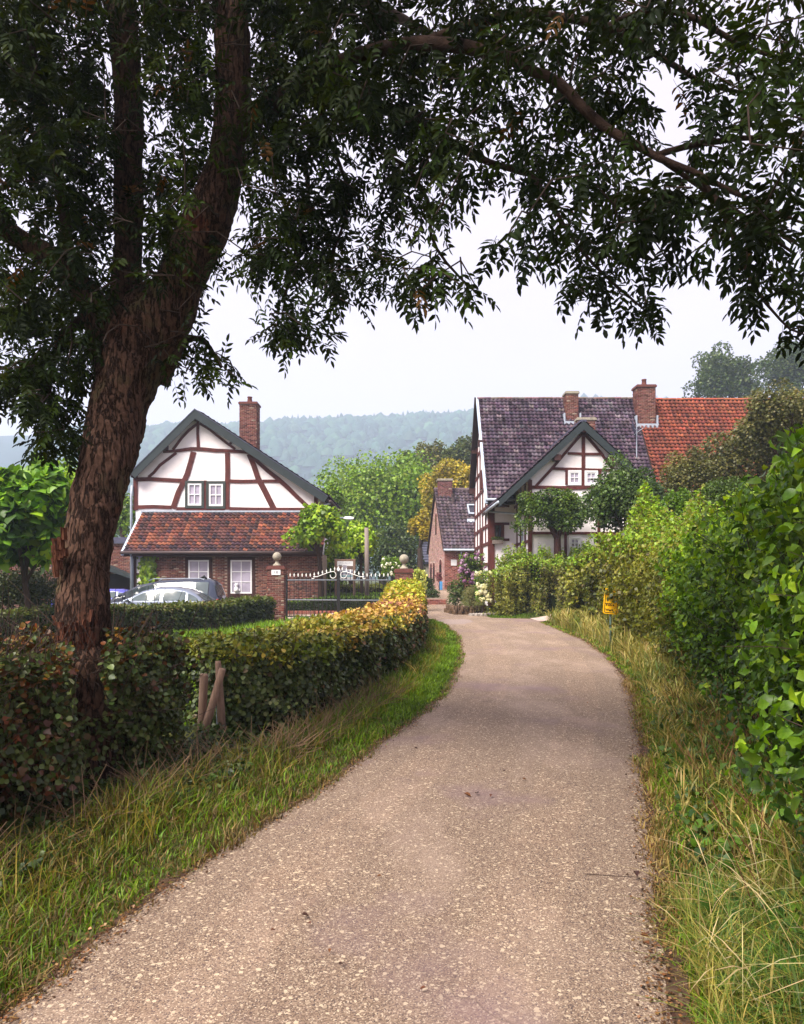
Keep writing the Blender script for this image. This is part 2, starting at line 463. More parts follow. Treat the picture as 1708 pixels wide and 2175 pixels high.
edge = strip('road_shoulder', lambda y: roadL(y) - .05, lambda y: roadR(y) + .05, -12, 28, .06, 9, M['grit'], -.006, .06)
tag(edge, 'crumbly reddish grit and leaf litter along the lane edges')
def slab(name, pts, z, material, label):
    b = MB(); b.poly([(x, y, z + float(H(x, y))) for x, y in pts]); return tag(b.build(name, material), label, kind='structure')
q9 = np.random.default_rng(6)
def mend(u0, u1, v0, v1, label):
    b = MB(); cu_, cv_ = (u0 + u1) / 2, (v0 + v1) / 2; pts = []
    for k in range(22):
        a = k * 6.283 / 22; rr_ = q9.uniform(.75, 1.1); v = cv_ + (v1 - v0) / 2 * rr_ * math.sin(a); u = cu_ + (u1 - u0) / 2 * rr_ * math.cos(a); Y = EYE * F / (v - HV); x = PX(u, Y)
        t_ = 2 * (x - roadL(Y)) / (roadR(Y) - roadL(Y)) - 1; pts.append((x, Y, float(H(x, Y)) + .028 + .025 * (1 - abs(t_) ** 3)))
    b.poly(pts); return tag(b.build('road_patch', M['mend']), label, kind='structure')
m, n, o = mat('mend'); M['mend'] = finish(m, n, o, mixrgb(n, (.16, .12, .115), (.33, .255, .22), ramp(n, noise(n, 120, 3, .7), .38, .62)), .9, spec=.2)
mend(925, 1010, 1316, 1327, 'dark grey mended patch where the lane bends')
side = MB()
for i in range(14):
    for j in range(4):
        x0, x1 = 4.85 + i * .35, 5.2 + i * .35; y0, y1 = 25.75 + j * .4 + .04 * i, 26.15 + j * .4 + .04 * i
        side.poly([(x, y + (.04 if x == x1 else 0), float(H(x, y)) + .045) for x, y in ((x0, y0), (x1, y0), (x1, y1), (x0, y1))])
tag(side.build('side_path', M['pavement']), 'pale side path branching off behind the verge', kind='structure')
yard = MB()
for i in range(14):
    for j in range(8):
        x0, x1, y0, y1 = -7 + i * .5, -6.5 + i * .5, 26.6 + j * .6, 27.2 + j * .6
        yard.poly([(x, y, H(x, y) + .035) for x, y in ((x0, y0), (x1, y0), (x1, y1), (x0, y1))])
tag(yard.build('driveway', M['pavement']), 'pale pinkish driveway under the wrought iron gate', kind='structure')
# ------------------------------------------------------------------ leaf templates: x along the leaf, y across, z its upper side
def T_diamond():
    return np.array([[0, 0, 0], [.5, .45, .1], [1, 0, -.05], [.5, -.45, .1]], float), np.array([[0, 3, 2, 1]])
def T_lens(w=.36, droop=.12):
    v = [[0, 0, 0], [.3, w * .9, .07], [.68, w * .75, .04], [1, 0, -droop], [.68, -w * .75, .04], [.3, -w * .9, .07]]
    return np.array(v, float), np.array([[0, 3, 2, 1], [0, 5, 4, 3]])
def T_lobed():
    v = [[0, 0, 0], [.12, .5, .05], [.45, .34, .1], [.62, .42, .02], [1, 0, -.12], [.62, -.42, .02], [.45, -.34, .1], [.12, -.5, .05]]
    return np.array(v, float), np.array([[0, 2, 1, 1], [0, 4, 3, 2], [0, 6, 5, 4], [0, 7, 6, 6]])[1:3]
def T_ivy():
    v = [[0, 0, 0], [-.08, .34, 0], [.3, .52, -.05], [.5, .26, .06], [1, 0, -.1], [.5, -.26, .06], [.3, -.52, -.05], [-.08, -.34, 0]]
    return np.array(v, float), np.array([[0, 3, 2, 1], [0, 5, 4, 3], [0, 7, 6, 5]])
def T_heart():
    v = [[0, 0, .02], [-.1, .3, .0], [.2, .52, -.02], [.62, .36, 0], [1, 0, -.14], [.62, -.36, 0], [.2, -.52, -.02], [-.1, -.3, 0], [.5, 0, .07]]
    return np.array(v, float), np.array([[0, 8, 2, 1], [8, 4, 3, 2], [8, 6, 5, 4], [0, 7, 6, 8]])
def T_pleat(n=8, w=.36):
    """Broad toothed leaf with pleated side veins."""
    v = []; f = []
    for i in range(n + 1):
        t = i / n
        hw = w * (math.sin(math.pi * t ** .8) ** .75) if 0 < t < 1 else 0
        z0 = .10 * math.sin(math.pi * t) - .16 * t * t
        pl = .018 if i % 2 else -.012
        tooth = 1.0 if i % 2 else .86
        v += [[t + .07 * (i % 2) * (t < .95), hw * tooth, z0 + .08 * hw + pl], [t - .05, 0, z0 - .03], [t + .07 * (i % 2) * (t < .95), -hw * tooth, z0 + .08 * hw + pl]]
    for i in range(n):
        a = i * 3
        f += [[a, a + 1, a + 4, a + 3], [a + 1, a + 2, a + 5, a + 4]]
    return np.array(v, float), np.array(f)
def T_compound(pairs=4, seed=0, lens=True):
    """Ash leaf: leaflets in pairs on a drooping stalk and one at the tip."""
    r = np.random.default_rng(seed); lv, lf = T_lens(.2, .1) if lens else (T_diamond()[0] * [1, .5, 1], T_diamond()[1]); V = []; Fc = []; nv = 0
    def stalk(t): return np.array([t, .02 * math.sin(3 * t + seed), -.25 * t * t])
    st = [stalk(0), stalk(.45), stalk(.9)]
    for a, b in ((0, 1), (1, 2)):
        V += [st[a] + [0, .007, 0], st[a] - [0, .007, 0], st[b] - [0, .006, 0], st[b] + [0, .006, 0]]; Fc.append([nv, nv + 1, nv + 2, nv + 3]); nv += 4
    items = [(.28 + .62 * i / (pairs - .5), s) for i in range(pairs) for s in (1, -1)] + [(.92, 0)]
    for t, s in items:
        L = .36 * r.uniform(.85, 1.12) * (1 - .25 * abs(t - .6)); ang = s * R(r.uniform(48, 66)); dz = -r.uniform(.15, .6)
        d = np.array([math.cos(ang), math.sin(ang), dz]); d /= np.linalg.norm(d)
        sd = np.cross([0, 0, 1], d); sd /= np.linalg.norm(sd); up = np.cross(d, sd)
        rl = r.normal(0, .35); sd2 = sd * math.cos(rl) + up * math.sin(rl); up2 = np.cross(d, sd2)
        V += list(stalk(t) + L * (lv[:, :1] * d + lv[:, 1:2] * sd2 + lv[:, 2:] * up2)); Fc += (lf + nv).tolist(); nv += len(lv)
    return np.array(V), np.array(Fc)

def unit(a): return a / np.maximum(np.linalg.norm(a, axis=1)[:, None], 1e-9)
def frames(D, Nn):
    D = unit(D); S = unit(np.cross(Nn, D)); U = np.cross(D, S); return D, S, U
def leaves_mesh(name, Pp, D, Nn, S, tpl, cols, material, parent=None, kind=None):
    """One mesh from many leaves; tpl is one template or a list used in turn."""
    if not isinstance(tpl, list): tpl = [tpl]
    D, Sd, U = frames(D, Nn); Vs = []; Fs = []; Cs = []; off = 0
    for k, (tv, tf) in enumerate(tpl):
        s = slice(k, None, len(tpl)); p = Pp[s]
        v = p[:, None] + S[s][:, None, None] * (tv[None, :, :1] * D[s][:, None] + tv[None, :, 1:2] * Sd[s][:, None] + tv[None, :, 2:] * U[s][:, None])
        m = len(p); f = tf[None] + (np.arange(m) * len(tv))[:, None, None] + off
        Vs.append(v.reshape(-1, 3)); Fs.append(f.reshape(-1, tf.shape[1])); Cs.append(np.repeat(cols[s], len(tf), 0)); off += m * len(tv)
    me = npmesh(name, np.concatenate(Vs), np.concatenate(Fs), material, np.concatenate(Cs))
    o = nobj(name, me, parent)
    if kind: o['kind'] = kind
    return o

def project(Pp):
    return CU + Pp[:, 0] / np.maximum(Pp[:, 1], .01) * F, HV - (Pp[:, 2] - EYE) / np.maximum(Pp[:, 1], .01) * F

def leaf_objects(name, Pp, D, Nn, S, tpl, cols, material, parent, count=300, reach=None, score=None):
    """The leaves that show largest become objects of their own; returns a mask of the rest."""
    u, v = project(Pp); inn = (Pp[:, 1] > .8) & (u > 5) & (u < 1703) & (v > 5) & (v < 2170)
    sc_ = np.where(inn, S / np.maximum(Pp[:, 1], .3), 0)
    if score is not None: sc_ = sc_ * score
    idx = np.argsort(-sc_)[:count]; idx = idx[sc_[idx] > 0]
    if not isinstance(tpl, list): tpl = [tpl]
    D, Sd, U = frames(D, Nn)
    nv = 10; order = np.argsort(cols[idx].sum(1)); pal = [cols[idx[order[int((i + .5) / nv * len(idx))]]] for i in range(nv)]
    meshes = {}
    for rk, j in enumerate(order):
        i = idx[j]; b = min(nv - 1, rk * nv // len(idx)); t = int(i) % len(tpl)
        if (b, t) not in meshes:
            meshes[b, t] = npmesh(name, tpl[t][0], tpl[t][1], material, np.repeat(pal[b][None], len(tpl[t][1]), 0))
        o = bpy.data.objects.new(name, meshes[b, t]); COL.objects.link(o); o.parent = parent
        if parent.type == 'EMPTY': o.matrix_parent_inverse = Matrix.Translation(-Vector(parent.location))
        s = float(S[i]); d, sd, up, p = D[i], Sd[i], U[i], Pp[i]
        o.matrix_basis = Matrix(((d[0] * s, sd[0] * s, up[0] * s, p[0]), (d[1] * s, sd[1] * s, up[1] * s, p[1]), (d[2] * s, sd[2] * s, up[2] * s, p[2]), (0, 0, 0, 1)))
    k = np.ones(len(Pp), bool); k[idx] = False
    return k

def pal_cols(n, pal, jit=.22, wts=None, t=None):
    """Colours drawn between the entries of a palette; t (0..1) steers along it."""
    pal = np.array(pal, float)
    if t is None: t = rng.random(n)
    t = np.clip(t, 0, .9999) * (len(pal) - 1); i = t.astype(int); f = (t - i)[:, None]
    c = pal[i] * (1 - f) + pal[i + 1] * f
    if pal[-1][1] > pal[-1][0] * 1.02: c = c * np.array([1.30, 1.16, .62])     # fresher greens
    return np.clip(c * (1 + rng.normal(0, jit, n))[:, None] * (1 + rng.normal(0, .06, (n, 3))), .004, .9)

def rdir(n):
    return unit(rng.normal(size=(n, 3)))

def crown_blobs(c, r, nb, f0=.26, f1=.42, flat=0.0, seed=0, shell=(.45, .8)):
    q = np.random.default_rng(seed); d = unit(q.normal(size=(nb, 3))); d[:, 2] = np.where(d[:, 2] < -.5, -d[:, 2] * .6, d[:, 2])
    rad = q.uniform(*shell, nb)[:, None]
    cc = np.array(c) + d * rad * np.array(r); rr = q.uniform(f0, f1, nb)[:, None] * np.array(r) * np.array([1, 1, 1 - flat])
    return np.concatenate([cc, rr], 1)

def blob_leaves(blobs, n, shell=.35, up=.5, drop=.0):
    blobs = np.asarray(blobs, float); wt = (blobs[:, 3] * blobs[:, 5] + blobs[:, 3] * blobs[:, 4]); wt /= wt.sum()
    k = rng.choice(len(blobs), n, p=wt); d = rdir(n); d[:, 2] += .25; d = unit(d)
    rad = 1 - shell * rng.random(n) ** 1.3 + .10 * rng.random(n)
    p = blobs[k, :3] + d * rad[:, None] * blobs[k, 3:6]
    p += .08 * blobs[k, 3:6] * np.stack([wob(p, 2.1), wob(p + 5, 2.1), wob(p + 9, 2.1)], 1)
    nrm = unit(d * .8 + rdir(n) * .75 + np.array([0, 0, up])); dirs = unit(rdir(n) + d * .3 + np.array([0, 0, -.3 - drop]))
    return p, dirs, nrm, d, k

def tree(name, label, cat, base, c, r, n, size, pal, seed=1, nb=40, trunk_r=.25, material=None, tpl=None, group=None, f=(.26, .42),
         shell=(.45, .8), limbs=7, n_obj=0, extra=None, flat=0, jit=.2, trunk_mat=None, up=.5, cores=True):
    """A tree or big shrub: tapered trunk, limbs into the crown, and foliage clumps with gaps."""
    base = (base[0], base[1], float(H(base[0], base[1])) - .05) if len(base) == 2 else base
    t = thing(name, label, cat, base, group)
    B = crown_blobs(c, r, nb, f[0], f[1], flat, seed, shell)
    if cat in ('bush', 'shrub'):
        for k in range(6): a = k * 1.047; B = np.concatenate([B, [[c[0] + .5 * r[0] * math.cos(a), c[1] + .5 * r[1] * math.sin(a), max(base[2] + .2 * r[2], c[2] - .75 * r[2]), .4 * r[0], .4 * r[1], .5 * r[2]]]])
    if extra is not None: B = np.concatenate([B, np.array(extra, float)])
    q = np.random.default_rng(seed + 50); b = MB()
    fork = Vector((base[0] * .4 + c[0] * .6, base[1] * .4 + c[1] * .6, max(base[2] + .3, c[2] - r[2] * .75)))
    mid = Vector(base).lerp(fork, .5) + Vector((q.normal(0, .03), q.normal(0, .03), 0)) * (fork.z - base[2])
    b.tube([base, mid, fork], [trunk_r * 1.15, trunk_r * .85, trunk_r * .7], 8)
    for i in range(limbs):
        e = Vector(B[q.integers(len(B)), :3]); m1 = fork.lerp(e, .5) + Vector((0, 0, .12 * (e - fork).length))
        b.tube([fork - Vector((0, 0, .1)), m1, e], [trunk_r * .45, trunk_r * .28, trunk_r * .08], 6)
    b.build('trunk', trunk_mat or M['twig'], t)
    p, d, nn, dd, kk = blob_leaves(B, n, up=up)
    s = size * rng.uniform(.7, 1.35, n)
    bri = q.normal(0, .13, len(B))[kk] + .18 * wob(p, .9 / max(r[0], 1))
    cols = pal_cols(n, pal, jit, t=np.clip(.5 + bri + rng.normal(0, .2, n), 0, 1))
    tp = tpl or T_diamond(); mm = material or M['leaf']
    keep = np.ones(n, bool)
    if n_obj:
        front = np.where((dd[:, 1] < -.1), 1.0, .2) * (1 + .3 * dd[:, 2])
        keep = leaf_objects('leaf', p, d, nn, s, tp, cols, mm, t, n_obj, score=front)
    tt = tp if not isinstance(tp, list) else tp
    leaves_mesh('crown', p[keep], d[keep], nn[keep], s[keep], tt, cols[keep], mm, t, 'stuff' if False else None)
    return t

def hedge(name, label, cat, line, width, hgt, n, size, palf, mat_leaf, mat_core, tpl, n_obj=0, group=None, rough=.06, shell=.14, closed=(1, 1),
          twigs=0, sizef=None, basez=None, sides=(1, .8, .5), bare=0.0, rag=0.0, tpl_rest=None, mat_obj=None, clear=None):
    """Clipped or ragged hedge along a ground line. hgt and width may be functions of 0..1 along it. palf(p, side, s) gives colours."""
    line = np.array(line, float); seg = np.linalg.norm(np.diff(line, axis=0), axis=1); cum = np.concatenate([[0], np.cumsum(seg)]); Ltot = cum[-1]
    fh = hgt if callable(hgt) else (lambda s: hgt + 0 * s); fw = width if callable(width) else (lambda s: width + 0 * s)
    def at(s):
        d = s * Ltot; x = np.interp(d, cum, line[:, 0]); y = np.interp(d, cum, line[:, 1])
        e = .02 * Ltot; x2 = np.interp(d + e, cum, line[:, 0]) - np.interp(d - e, cum, line[:, 0]); y2 = np.interp(d + e, cum, line[:, 1]) - np.interp(d - e, cum, line[:, 1])
        l = np.hypot(x2, y2); return x, y, y2 / l, -x2 / l          # point and unit normal to the right of travel
    x0, y0, _, _ = at(np.array([.5])); root = thing(name, label, cat, (float(x0[0]), float(y0[0]), float(H(x0[0], y0[0])) ), group)
    # dark twiggy core
    ns = max(12, int(Ltot / .35)); V = []; S_ = np.linspace(0.015, .985, ns)
    for s in S_:
        x, y, ax, ay = [float(q[0]) for q in at(np.array([s]))]; h = float(fh(np.array([s]))[0]) - shell * 1.1; wd = float(fw(np.array([s]))[0]) / 2 - shell * 1.1
        g = float(H(x, y))
        for a, z in ((1, 0), (1, .5), (.95, .92), (.6, 1), (-.6, 1), (-.95, .92), (-1, .5), (-1, 0)):
            V.append((x + ax * wd * a, y + ay * wd * a, g - .03 + z * h))
    V = np.array(V); V += (rough + .05) * np.stack([wob(V, 1.3), wob(V + 3, 1.3), .6 * wob(V + 7, 1.3)], 1)
    k = 8; fs = [(i * k + j, i * k + j + 1, (i + 1) * k + j + 1, (i + 1) * k + j) for i in range(ns - 1) for j in range(k - 1)]
    me = bpy.data.meshes.new('stems'); me.from_pydata([tuple(q) for q in V], [], fs + [tuple(range(k - 1, -1, -1)), tuple((ns - 1) * k + j for j in range(k))]); me.materials.append(mat_core)
    nobj('stems', me, root)
    # leaves: choose side 0 = right face, 1 = top, 2 = left face, 3 = ends
    ew = .5 * (float(fw(np.array([0.]))[0]) / Ltot)
    pr = np.array([sides[0] * 1., sides[1] * .9, sides[2] * 1., ew * (closed[0] + closed[1])]); pr /= pr.sum()
    side = rng.choice(4, n, p=pr); s = rng.random(n)
    if sizef is not None:   # more, smaller leaves where they show larger
        s = s ** sizef
    end = rng.random(n) < (closed[0] / max(closed[0] + closed[1], 1e-6)); s = np.where(side == 3, np.where(end, .0, 1.), s)
    x, y, ax, ay = at(s); h = fh(s); wd = fw(s) / 2; q = rng.random(n); g = H(x, y)
    zz = np.where(side == 1, 1., q ** .9) * h; off = np.where(side == 0, 1., np.where(side == 2, -1., rng.uniform(-1, 1, n))) * wd
    # round the shoulders
    off = off * np.where((side != 1), 1 - .12 * sst(.75, 1, zz / np.maximum(h, .01)), 1)
    zz = zz - np.where(side == 1, .10 * h * sst(.6, 1, np.abs(off) / wd), 0)
    tx, ty = -ay, ax; ed = np.where(side == 3, np.where(end, -1., 1.), 0)
    depth = -shell * rng.random(n) ** 1.4 + .03 * rng.random(n)
    nrm = np.stack([np.where(side == 3, ed * tx, np.where(side == 1, 0, np.sign(off) * ax)), np.where(side == 3, ed * ty, np.where(side == 1, 0, np.sign(off) * ay)), np.where(side == 1, 1., 0)], 1)
    p = np.stack([x + ax * off, y + ay * off, g + zz], 1) + nrm * depth[:, None]
    bump = wob(p, 1.3) * rough * 1.5 + wob(p + 11, 4.0) * rough
    if rag: bump = bump + rag * np.maximum(0, wob(p + 4, .55)) * (zz / h)
    p += nrm * bump[:, None] + rng.normal(0, .012, (n, 3))
    if bare:            # the foot of the hedge is thin and twiggy
        kp = rng.random(n) > bare * (1 - sst(.05, .42, zz / h)) + .35 * (wob(p + 2, 1.1) > .75)
        p, nrm, side, s, zz, h = p[kp], nrm[kp], side[kp], s[kp], zz[kp], h[kp]; n = len(p)
    if clear is not None:
        kp = ~clear(p); p, nrm, side, s, zz, h = p[kp], nrm[kp], side[kp], s[kp], zz[kp], h[kp]; n = len(p)
    nn = unit(nrm * .9 + rdir(n) * .65 + [0, 0, .35]); dd = unit(rdir(n) + nrm * .35 + np.array([0, 0, -.45]))
    szs = size * rng.uniform(.65, 1.35, n) * (1 if sizef is None else (1 + 1.2 * s))
    cols = palf(p, side, s, zz / h)
    keep = np.ones(n, bool)
    if n_obj: keep = leaf_objects('leaf', p, dd, nn, szs, tpl, cols, mat_obj or mat_leaf, root, n_obj, score=np.where((side == (0 if sides[0] >= sides[2] else 2)) | (side == 1), 1., .1))
    leaves_mesh('foliage', p[keep], dd[keep], nn[keep], szs[keep], tpl_rest or tpl, cols[keep], mat_leaf, root, 'stuff')
    if twigs:
        b = MB()
        for i in rng.choice(n, twigs):
            a = Vector(p[i]) - Vector(nrm[i]) * .12; dv = Vector(nrm[i] * .5 + rng.normal(0, .5, 3) + [0, 0, .6]); L = rng.uniform(.12, .35)
            b.tube([a, a + dv * L * .5 + Vector(rng.normal(0, .01, 3)), a + dv * L], [.004, .003, .0015], 3, False)
        b.build('twigs', M['twig'], root, kind='stuff')
    return root

# ------------------------------------------------------------------ bricks and tiles
BRICK_PAL = [(.115, .035, .03), (.17, .055, .045), (.21, .08, .062), (.27, .115, .085), (.14, .06, .055)]
def brick_cols(n, pal=None, pale=.05):
    c = pal_cols(n, pal or BRICK_PAL, .16)
    pm = rng.random(n) < pale; c[pm] = np.array([.42, .33, .25]) * rng.uniform(.7, 1.1, (pm.sum(), 1))
    return c
def brick_panel(parent, T, a0, a1, b0, b1, holes=(), inside=None, n_obj=300, pal=None, pale=.05, bl=.21, bh=.062, j=.012, depth=.012, body=True, prio=None, rest=True):
    """Brick face in the plane T(a, b, out): the mortar bed is built by the caller; bricks stand 'depth' proud. The first n_obj are objects."""
    tv = []; rows = int((b1 - b0) / (bh + j)); items = []
    for r_ in range(rows):
        z0 = b0 + r_ * (bh + j) + j; sh = (r_ % 2) * (bl + j) / 2; x = a0 - sh
        while x < a1:
            xa, xb = max(x, a0), min(x + bl, a1)
            if xb - xa > .04:
                mx, mz = (xa + xb) / 2, z0 + bh / 2
                if not any(h0 < mx < h1 and k0 < mz < k1 for h0, h1, k0, k1 in holes) and (inside is None or inside(mx, mz)):
                    items.append((xa, xb, z0, z0 + bh))
            x += bl + j
    n = len(items)
    if n == 0: return
    it = np.array(items); cols = brick_cols(n, pal, pale); out_ = depth * rng.uniform(.5, 1.25, n)
    if n_obj < n:
        pr = rng.random(n) if prio is None else prio(it) + rng.random(n) * 1e-3
        sel = np.zeros(n, bool); sel[np.argsort(-pr)[:n_obj]] = True
    else: sel = np.ones(n, bool)
    TV = np.array([[0, 0, 0], [1, 0, 0], [1, 1, 0], [0, 1, 0], [.02, .05, 1], [.98, .04, 1], [.985, .95, 1], [.015, .96, 1]])
    TF = np.array([[4, 5, 6, 7], [0, 1, 5, 4], [1, 2, 6, 5], [2, 3, 7, 6], [3, 0, 4, 7]])
    def pts(i):
        xa, xb, z0, z1 = it[i]
        return [T(xa + (xb - xa) * q[0], z0 + (z1 - z0) * q[1], -.02 + (out_[i] + .02) * q[2]) for q in TV]
    Vr = []; Cr = []; k = 0
    for i in range(n):
        if sel[i]: continue
        Vr += pts(i); Cr.append(cols[i]); k += 1
    if k and rest:
        Fr = (TF[None] + (np.arange(k) * 8)[:, None, None]).reshape(-1, 4)
        o = nobj('brickwork', npmesh('brickwork', np.array(Vr), Fr, M['brick'], np.repeat(np.array(Cr), 5, 0)), parent); o['kind'] = 'stuff'
    cache = {}
    O = Vector(T(0, 0, 0)); A = Vector(T(1, 0, 0)) - O; B = Vector(T(0, 1, 0)) - O; D = Vector(T(0, 0, 1)) - O
    selc = np.where(sel)[0]; ordr = selc[np.argsort(cols[selc].sum(1))] if len(selc) else []
    for rk, i in enumerate(ordr):
        q = rk * 9 // max(len(ordr), 1)
        if q not in cache: cache[q] = npmesh('brick', TV, TF, M['brick'], np.repeat(cols[i][None], 5, 0))
        xa, xb, z0, z1 = it[i]; o = bpy.data.objects.new('brick', cache[q]); COL.objects.link(o); o.parent = parent
        if parent.type == 'EMPTY': o.matrix_parent_inverse = Matrix.Translation(-Vector(parent.location))
        p = Vector(T(xa, z0, -.02)); a = A * (xb - xa); bb = B * (z1 - z0); dd = D * (out_[i] + .02)
        o.matrix_basis = Matrix(((a.x, bb.x, dd.x, p.x), (a.y, bb.y, dd.y, p.y), (a.z, bb.z, dd.z, p.z), (0, 0, 0, 1)))

def tile_template(w, L, seg=7):
    """Pantile: x across 0..w, y up the slope 0..L, z out of the roof."""
    v = []; f = []
    for i in range(seg + 1):
        t = i / seg; z = .034 * math.sin(2 * math.pi * t + .5) + .012 * math.cos(4 * math.pi * t)
        x = t * w * 1.02
        v += [(x, -.02, z + .062), (x, L * 1.12, z), (x, -.015, z + .042)]
    for i in range(seg):
        a = i * 3; f += [(a, a + 3, a + 4, a + 1), (a + 2, a + 5, a + 3, a)]
    return np.array(v), np.array(f)
def tile_field(parent, O, A, Bv, ncol, nrow, pw, pl, cols_f, n_obj=300, inside=None, seen=None, seg=7):
    """Rows of pantiles on the plane at O, A along the eave, Bv up the slope."""
    O, A, Bv = np.array(O, float), np.array(A, float), np.array(Bv, float); Nn = np.cross(A, Bv)
    if Nn[2] < 0: Nn = -Nn
    tv, tf = tile_template(pw, pl, seg)
    ij = np.array([(i, j) for j in range(nrow) for i in range(ncol) if inside is None or inside((i + .5) * pw, (j + .5) * pl)])
    n = len(ij); P0 = O + ij[:, :1] * pw * A + ij[:, 1:] * pl * Bv + Nn * rng.normal(0, .003, n)[:, None] + Bv * rng.normal(0, .008, n)[:, None]
    cols = cols_f(ij, n); u, v = project(P0); ok = (u > 0) & (u < 1708)
    if seen is not None: ok &= seen(ij, u, v)
    scr = np.where(ok, 1. / P0[:, 1], 0); sel = np.zeros(n, bool); sel[np.argsort(-scr)[:n_obj]] = True; sel &= scr > 0
    world = lambda p: p[:, None] + tv[None, :, :1] * A + tv[None, :, 1:2] * Bv + tv[None, :, 2:] * Nn
    r_ = ~sel; m_ = r_.sum()
    if m_:
        Vv = world(P0[r_]).reshape(-1, 3); Ff = (tf[None] + (np.arange(m_) * len(tv))[:, None, None]).reshape(-1, 4)
        o = nobj('tiles', npmesh('tiles', Vv, Ff, M['tile'], np.repeat(cols[r_], len(tf), 0)), parent); o['kind'] = 'stuff'
    si = np.where(sel)[0]; si = si[np.argsort(cols[si] @ [1., .3, .2])]; cache = {}
    for rk, i in enumerate(si):
        q = rk * 14 // len(si)
        if q not in cache: cache[q] = npmesh('roof_tile', tv, tf, M['tile'], np.repeat(cols[si[min(len(si) - 1, int((q + .5) / 14 * len(si)))]][None], len(tf), 0))
        o = bpy.data.objects.new('roof_tile', cache[q]); COL.objects.link(o); o.parent = parent
        if parent.type == 'EMPTY': o.matrix_parent_inverse = Matrix.Translation(-Vector(parent.location))
        p = P0[i]; o.matrix_basis = Matrix(((A[0], Bv[0], Nn[0], p[0]), (A[1], Bv[1], Nn[1], p[1]), (A[2], Bv[2], Nn[2], p[2]), (0, 0, 0, 1)))

def chimney(parent, x0, x1, y0, y1, z0, z1, pal=None, pot=None, n_obj=60):
    b = MB(); b.box(x0 + .01, x1 - .01, y0 + .01, y1 - .01, z0, z1); ch = b.build('chimney', M['mortar'], parent)
    brick_panel(ch, lambda a, bb, d: (a, y0 - d + .01, bb), x0, x1, z0, z1, n_obj=n_obj, pal=pal)
    brick_panel(ch, lambda a, bb, d: (x0 - d + .01, a, bb), y0, y1, z0, z1, n_obj=0, pal=pal)
    brick_panel(ch, lambda a, bb, d: (x1 + d - .01, a, bb), y0, y1, z0, z1, n_obj=0, pal=pal)
    b = MB(); b.box(x0 - .05, x1 + .05, y0 - .05, y1 + .05, z1, z1 + .09); b.box(x0 - .02, x1 + .02, y0 - .02, y1 + .02, z1 + .09, z1 + .13); b.build('chimney_cap', M['stone'] if pot is None else M['brick_plain'], ch)
    if pot:
        b = MB(); b.lathe([(pot * 1.1, 0), (pot, .1), (pot * .85, .3), (pot, .32), (pot, .36)], ((x0 + x1) / 2, (y0 + y1) / 2, z1 + .13), 12); b.build('chimney_pot', M['brick_plain'], ch, True)
    return ch
M['brick_plain'] = simple('brick_plain', (.17, .06, .05), .9, .4, 12)

def window(parent, T, a0, a1, b0, b1, ncol, nrow, surround=.07, frame=.06, bar=.03, sur_mat=None, sash_mat=None, pane_mat=None, out0=.04):
    """Opening with a dark surround, a sash, glazing bars and each pane."""
    b = MB(); s = surround
    for q in ((a0 - s, a0, b0 - s, b1 + s), (a1, a1 + s, b0 - s, b1 + s), (a0, a1, b1, b1 + s), (a0, a1, b0 - s, b0)):
        b.box(q[0], q[1], -.02, out0, q[2], q[3], T=lambda a, d, z: T(a, z, d))
    wo = b.build('window', sur_mat or M['frame_green'], parent)
    b = MB(); f = frame
    for q in ((a0, a0 + f, b0, b1), (a1 - f, a1, b0, b1), (a0 + f, a1 - f, b1 - f, b1), (a0 + f, a1 - f, b0, b0 + f)):
        b.box(q[0], q[1], -.01, out0 - .012, q[2], q[3], T=lambda a, d, z: T(a, z, d))
    b.build('sash', sash_mat or M['white_paint'], wo)
    ia0, ia1, ib0, ib1 = a0 + f, a1 - f, b0 + f, b1 - f
    for i in range(1, ncol):
        x = ia0 + (ia1 - ia0) * i / ncol; b = MB(); b.box(x - bar / 2, x + bar / 2, 0, out0 - .018, ib0, ib1, T=lambda a, d, z: T(a, z, d)); b.build('glazing_bar', sash_mat or M['white_paint'], wo)
    for i in range(1, nrow):
        z = ib0 + (ib1 - ib0) * i / nrow; b = MB(); b.box(ia0, ia1, 0, out0 - .022, z - bar / 2, z + bar / 2, T=lambda a, d, z_: T(a, z_, d)); b.build('glazing_bar', sash_mat or M['white_paint'], wo)
    for i in range(ncol):
        for k in range(nrow):
            xa, xb = ia0 + (ia1 - ia0) * i / ncol, ia0 + (ia1 - ia0) * (i + 1) / ncol; za, zb = ib0 + (ib1 - ib0) * k / nrow, ib0 + (ib1 - ib0) * (k + 1) / nrow
            t = rng.normal(0, .004, 2); b = MB()
            b.poly([T(xa, za, .006 + t[0]), T(xb, za, .006 + t[1]), T(xb, zb, .006 - t[0]), T(xa, zb, .006 - t[1])]); b.build('pane', pane_mat or M['pane'], wo)
    return wo
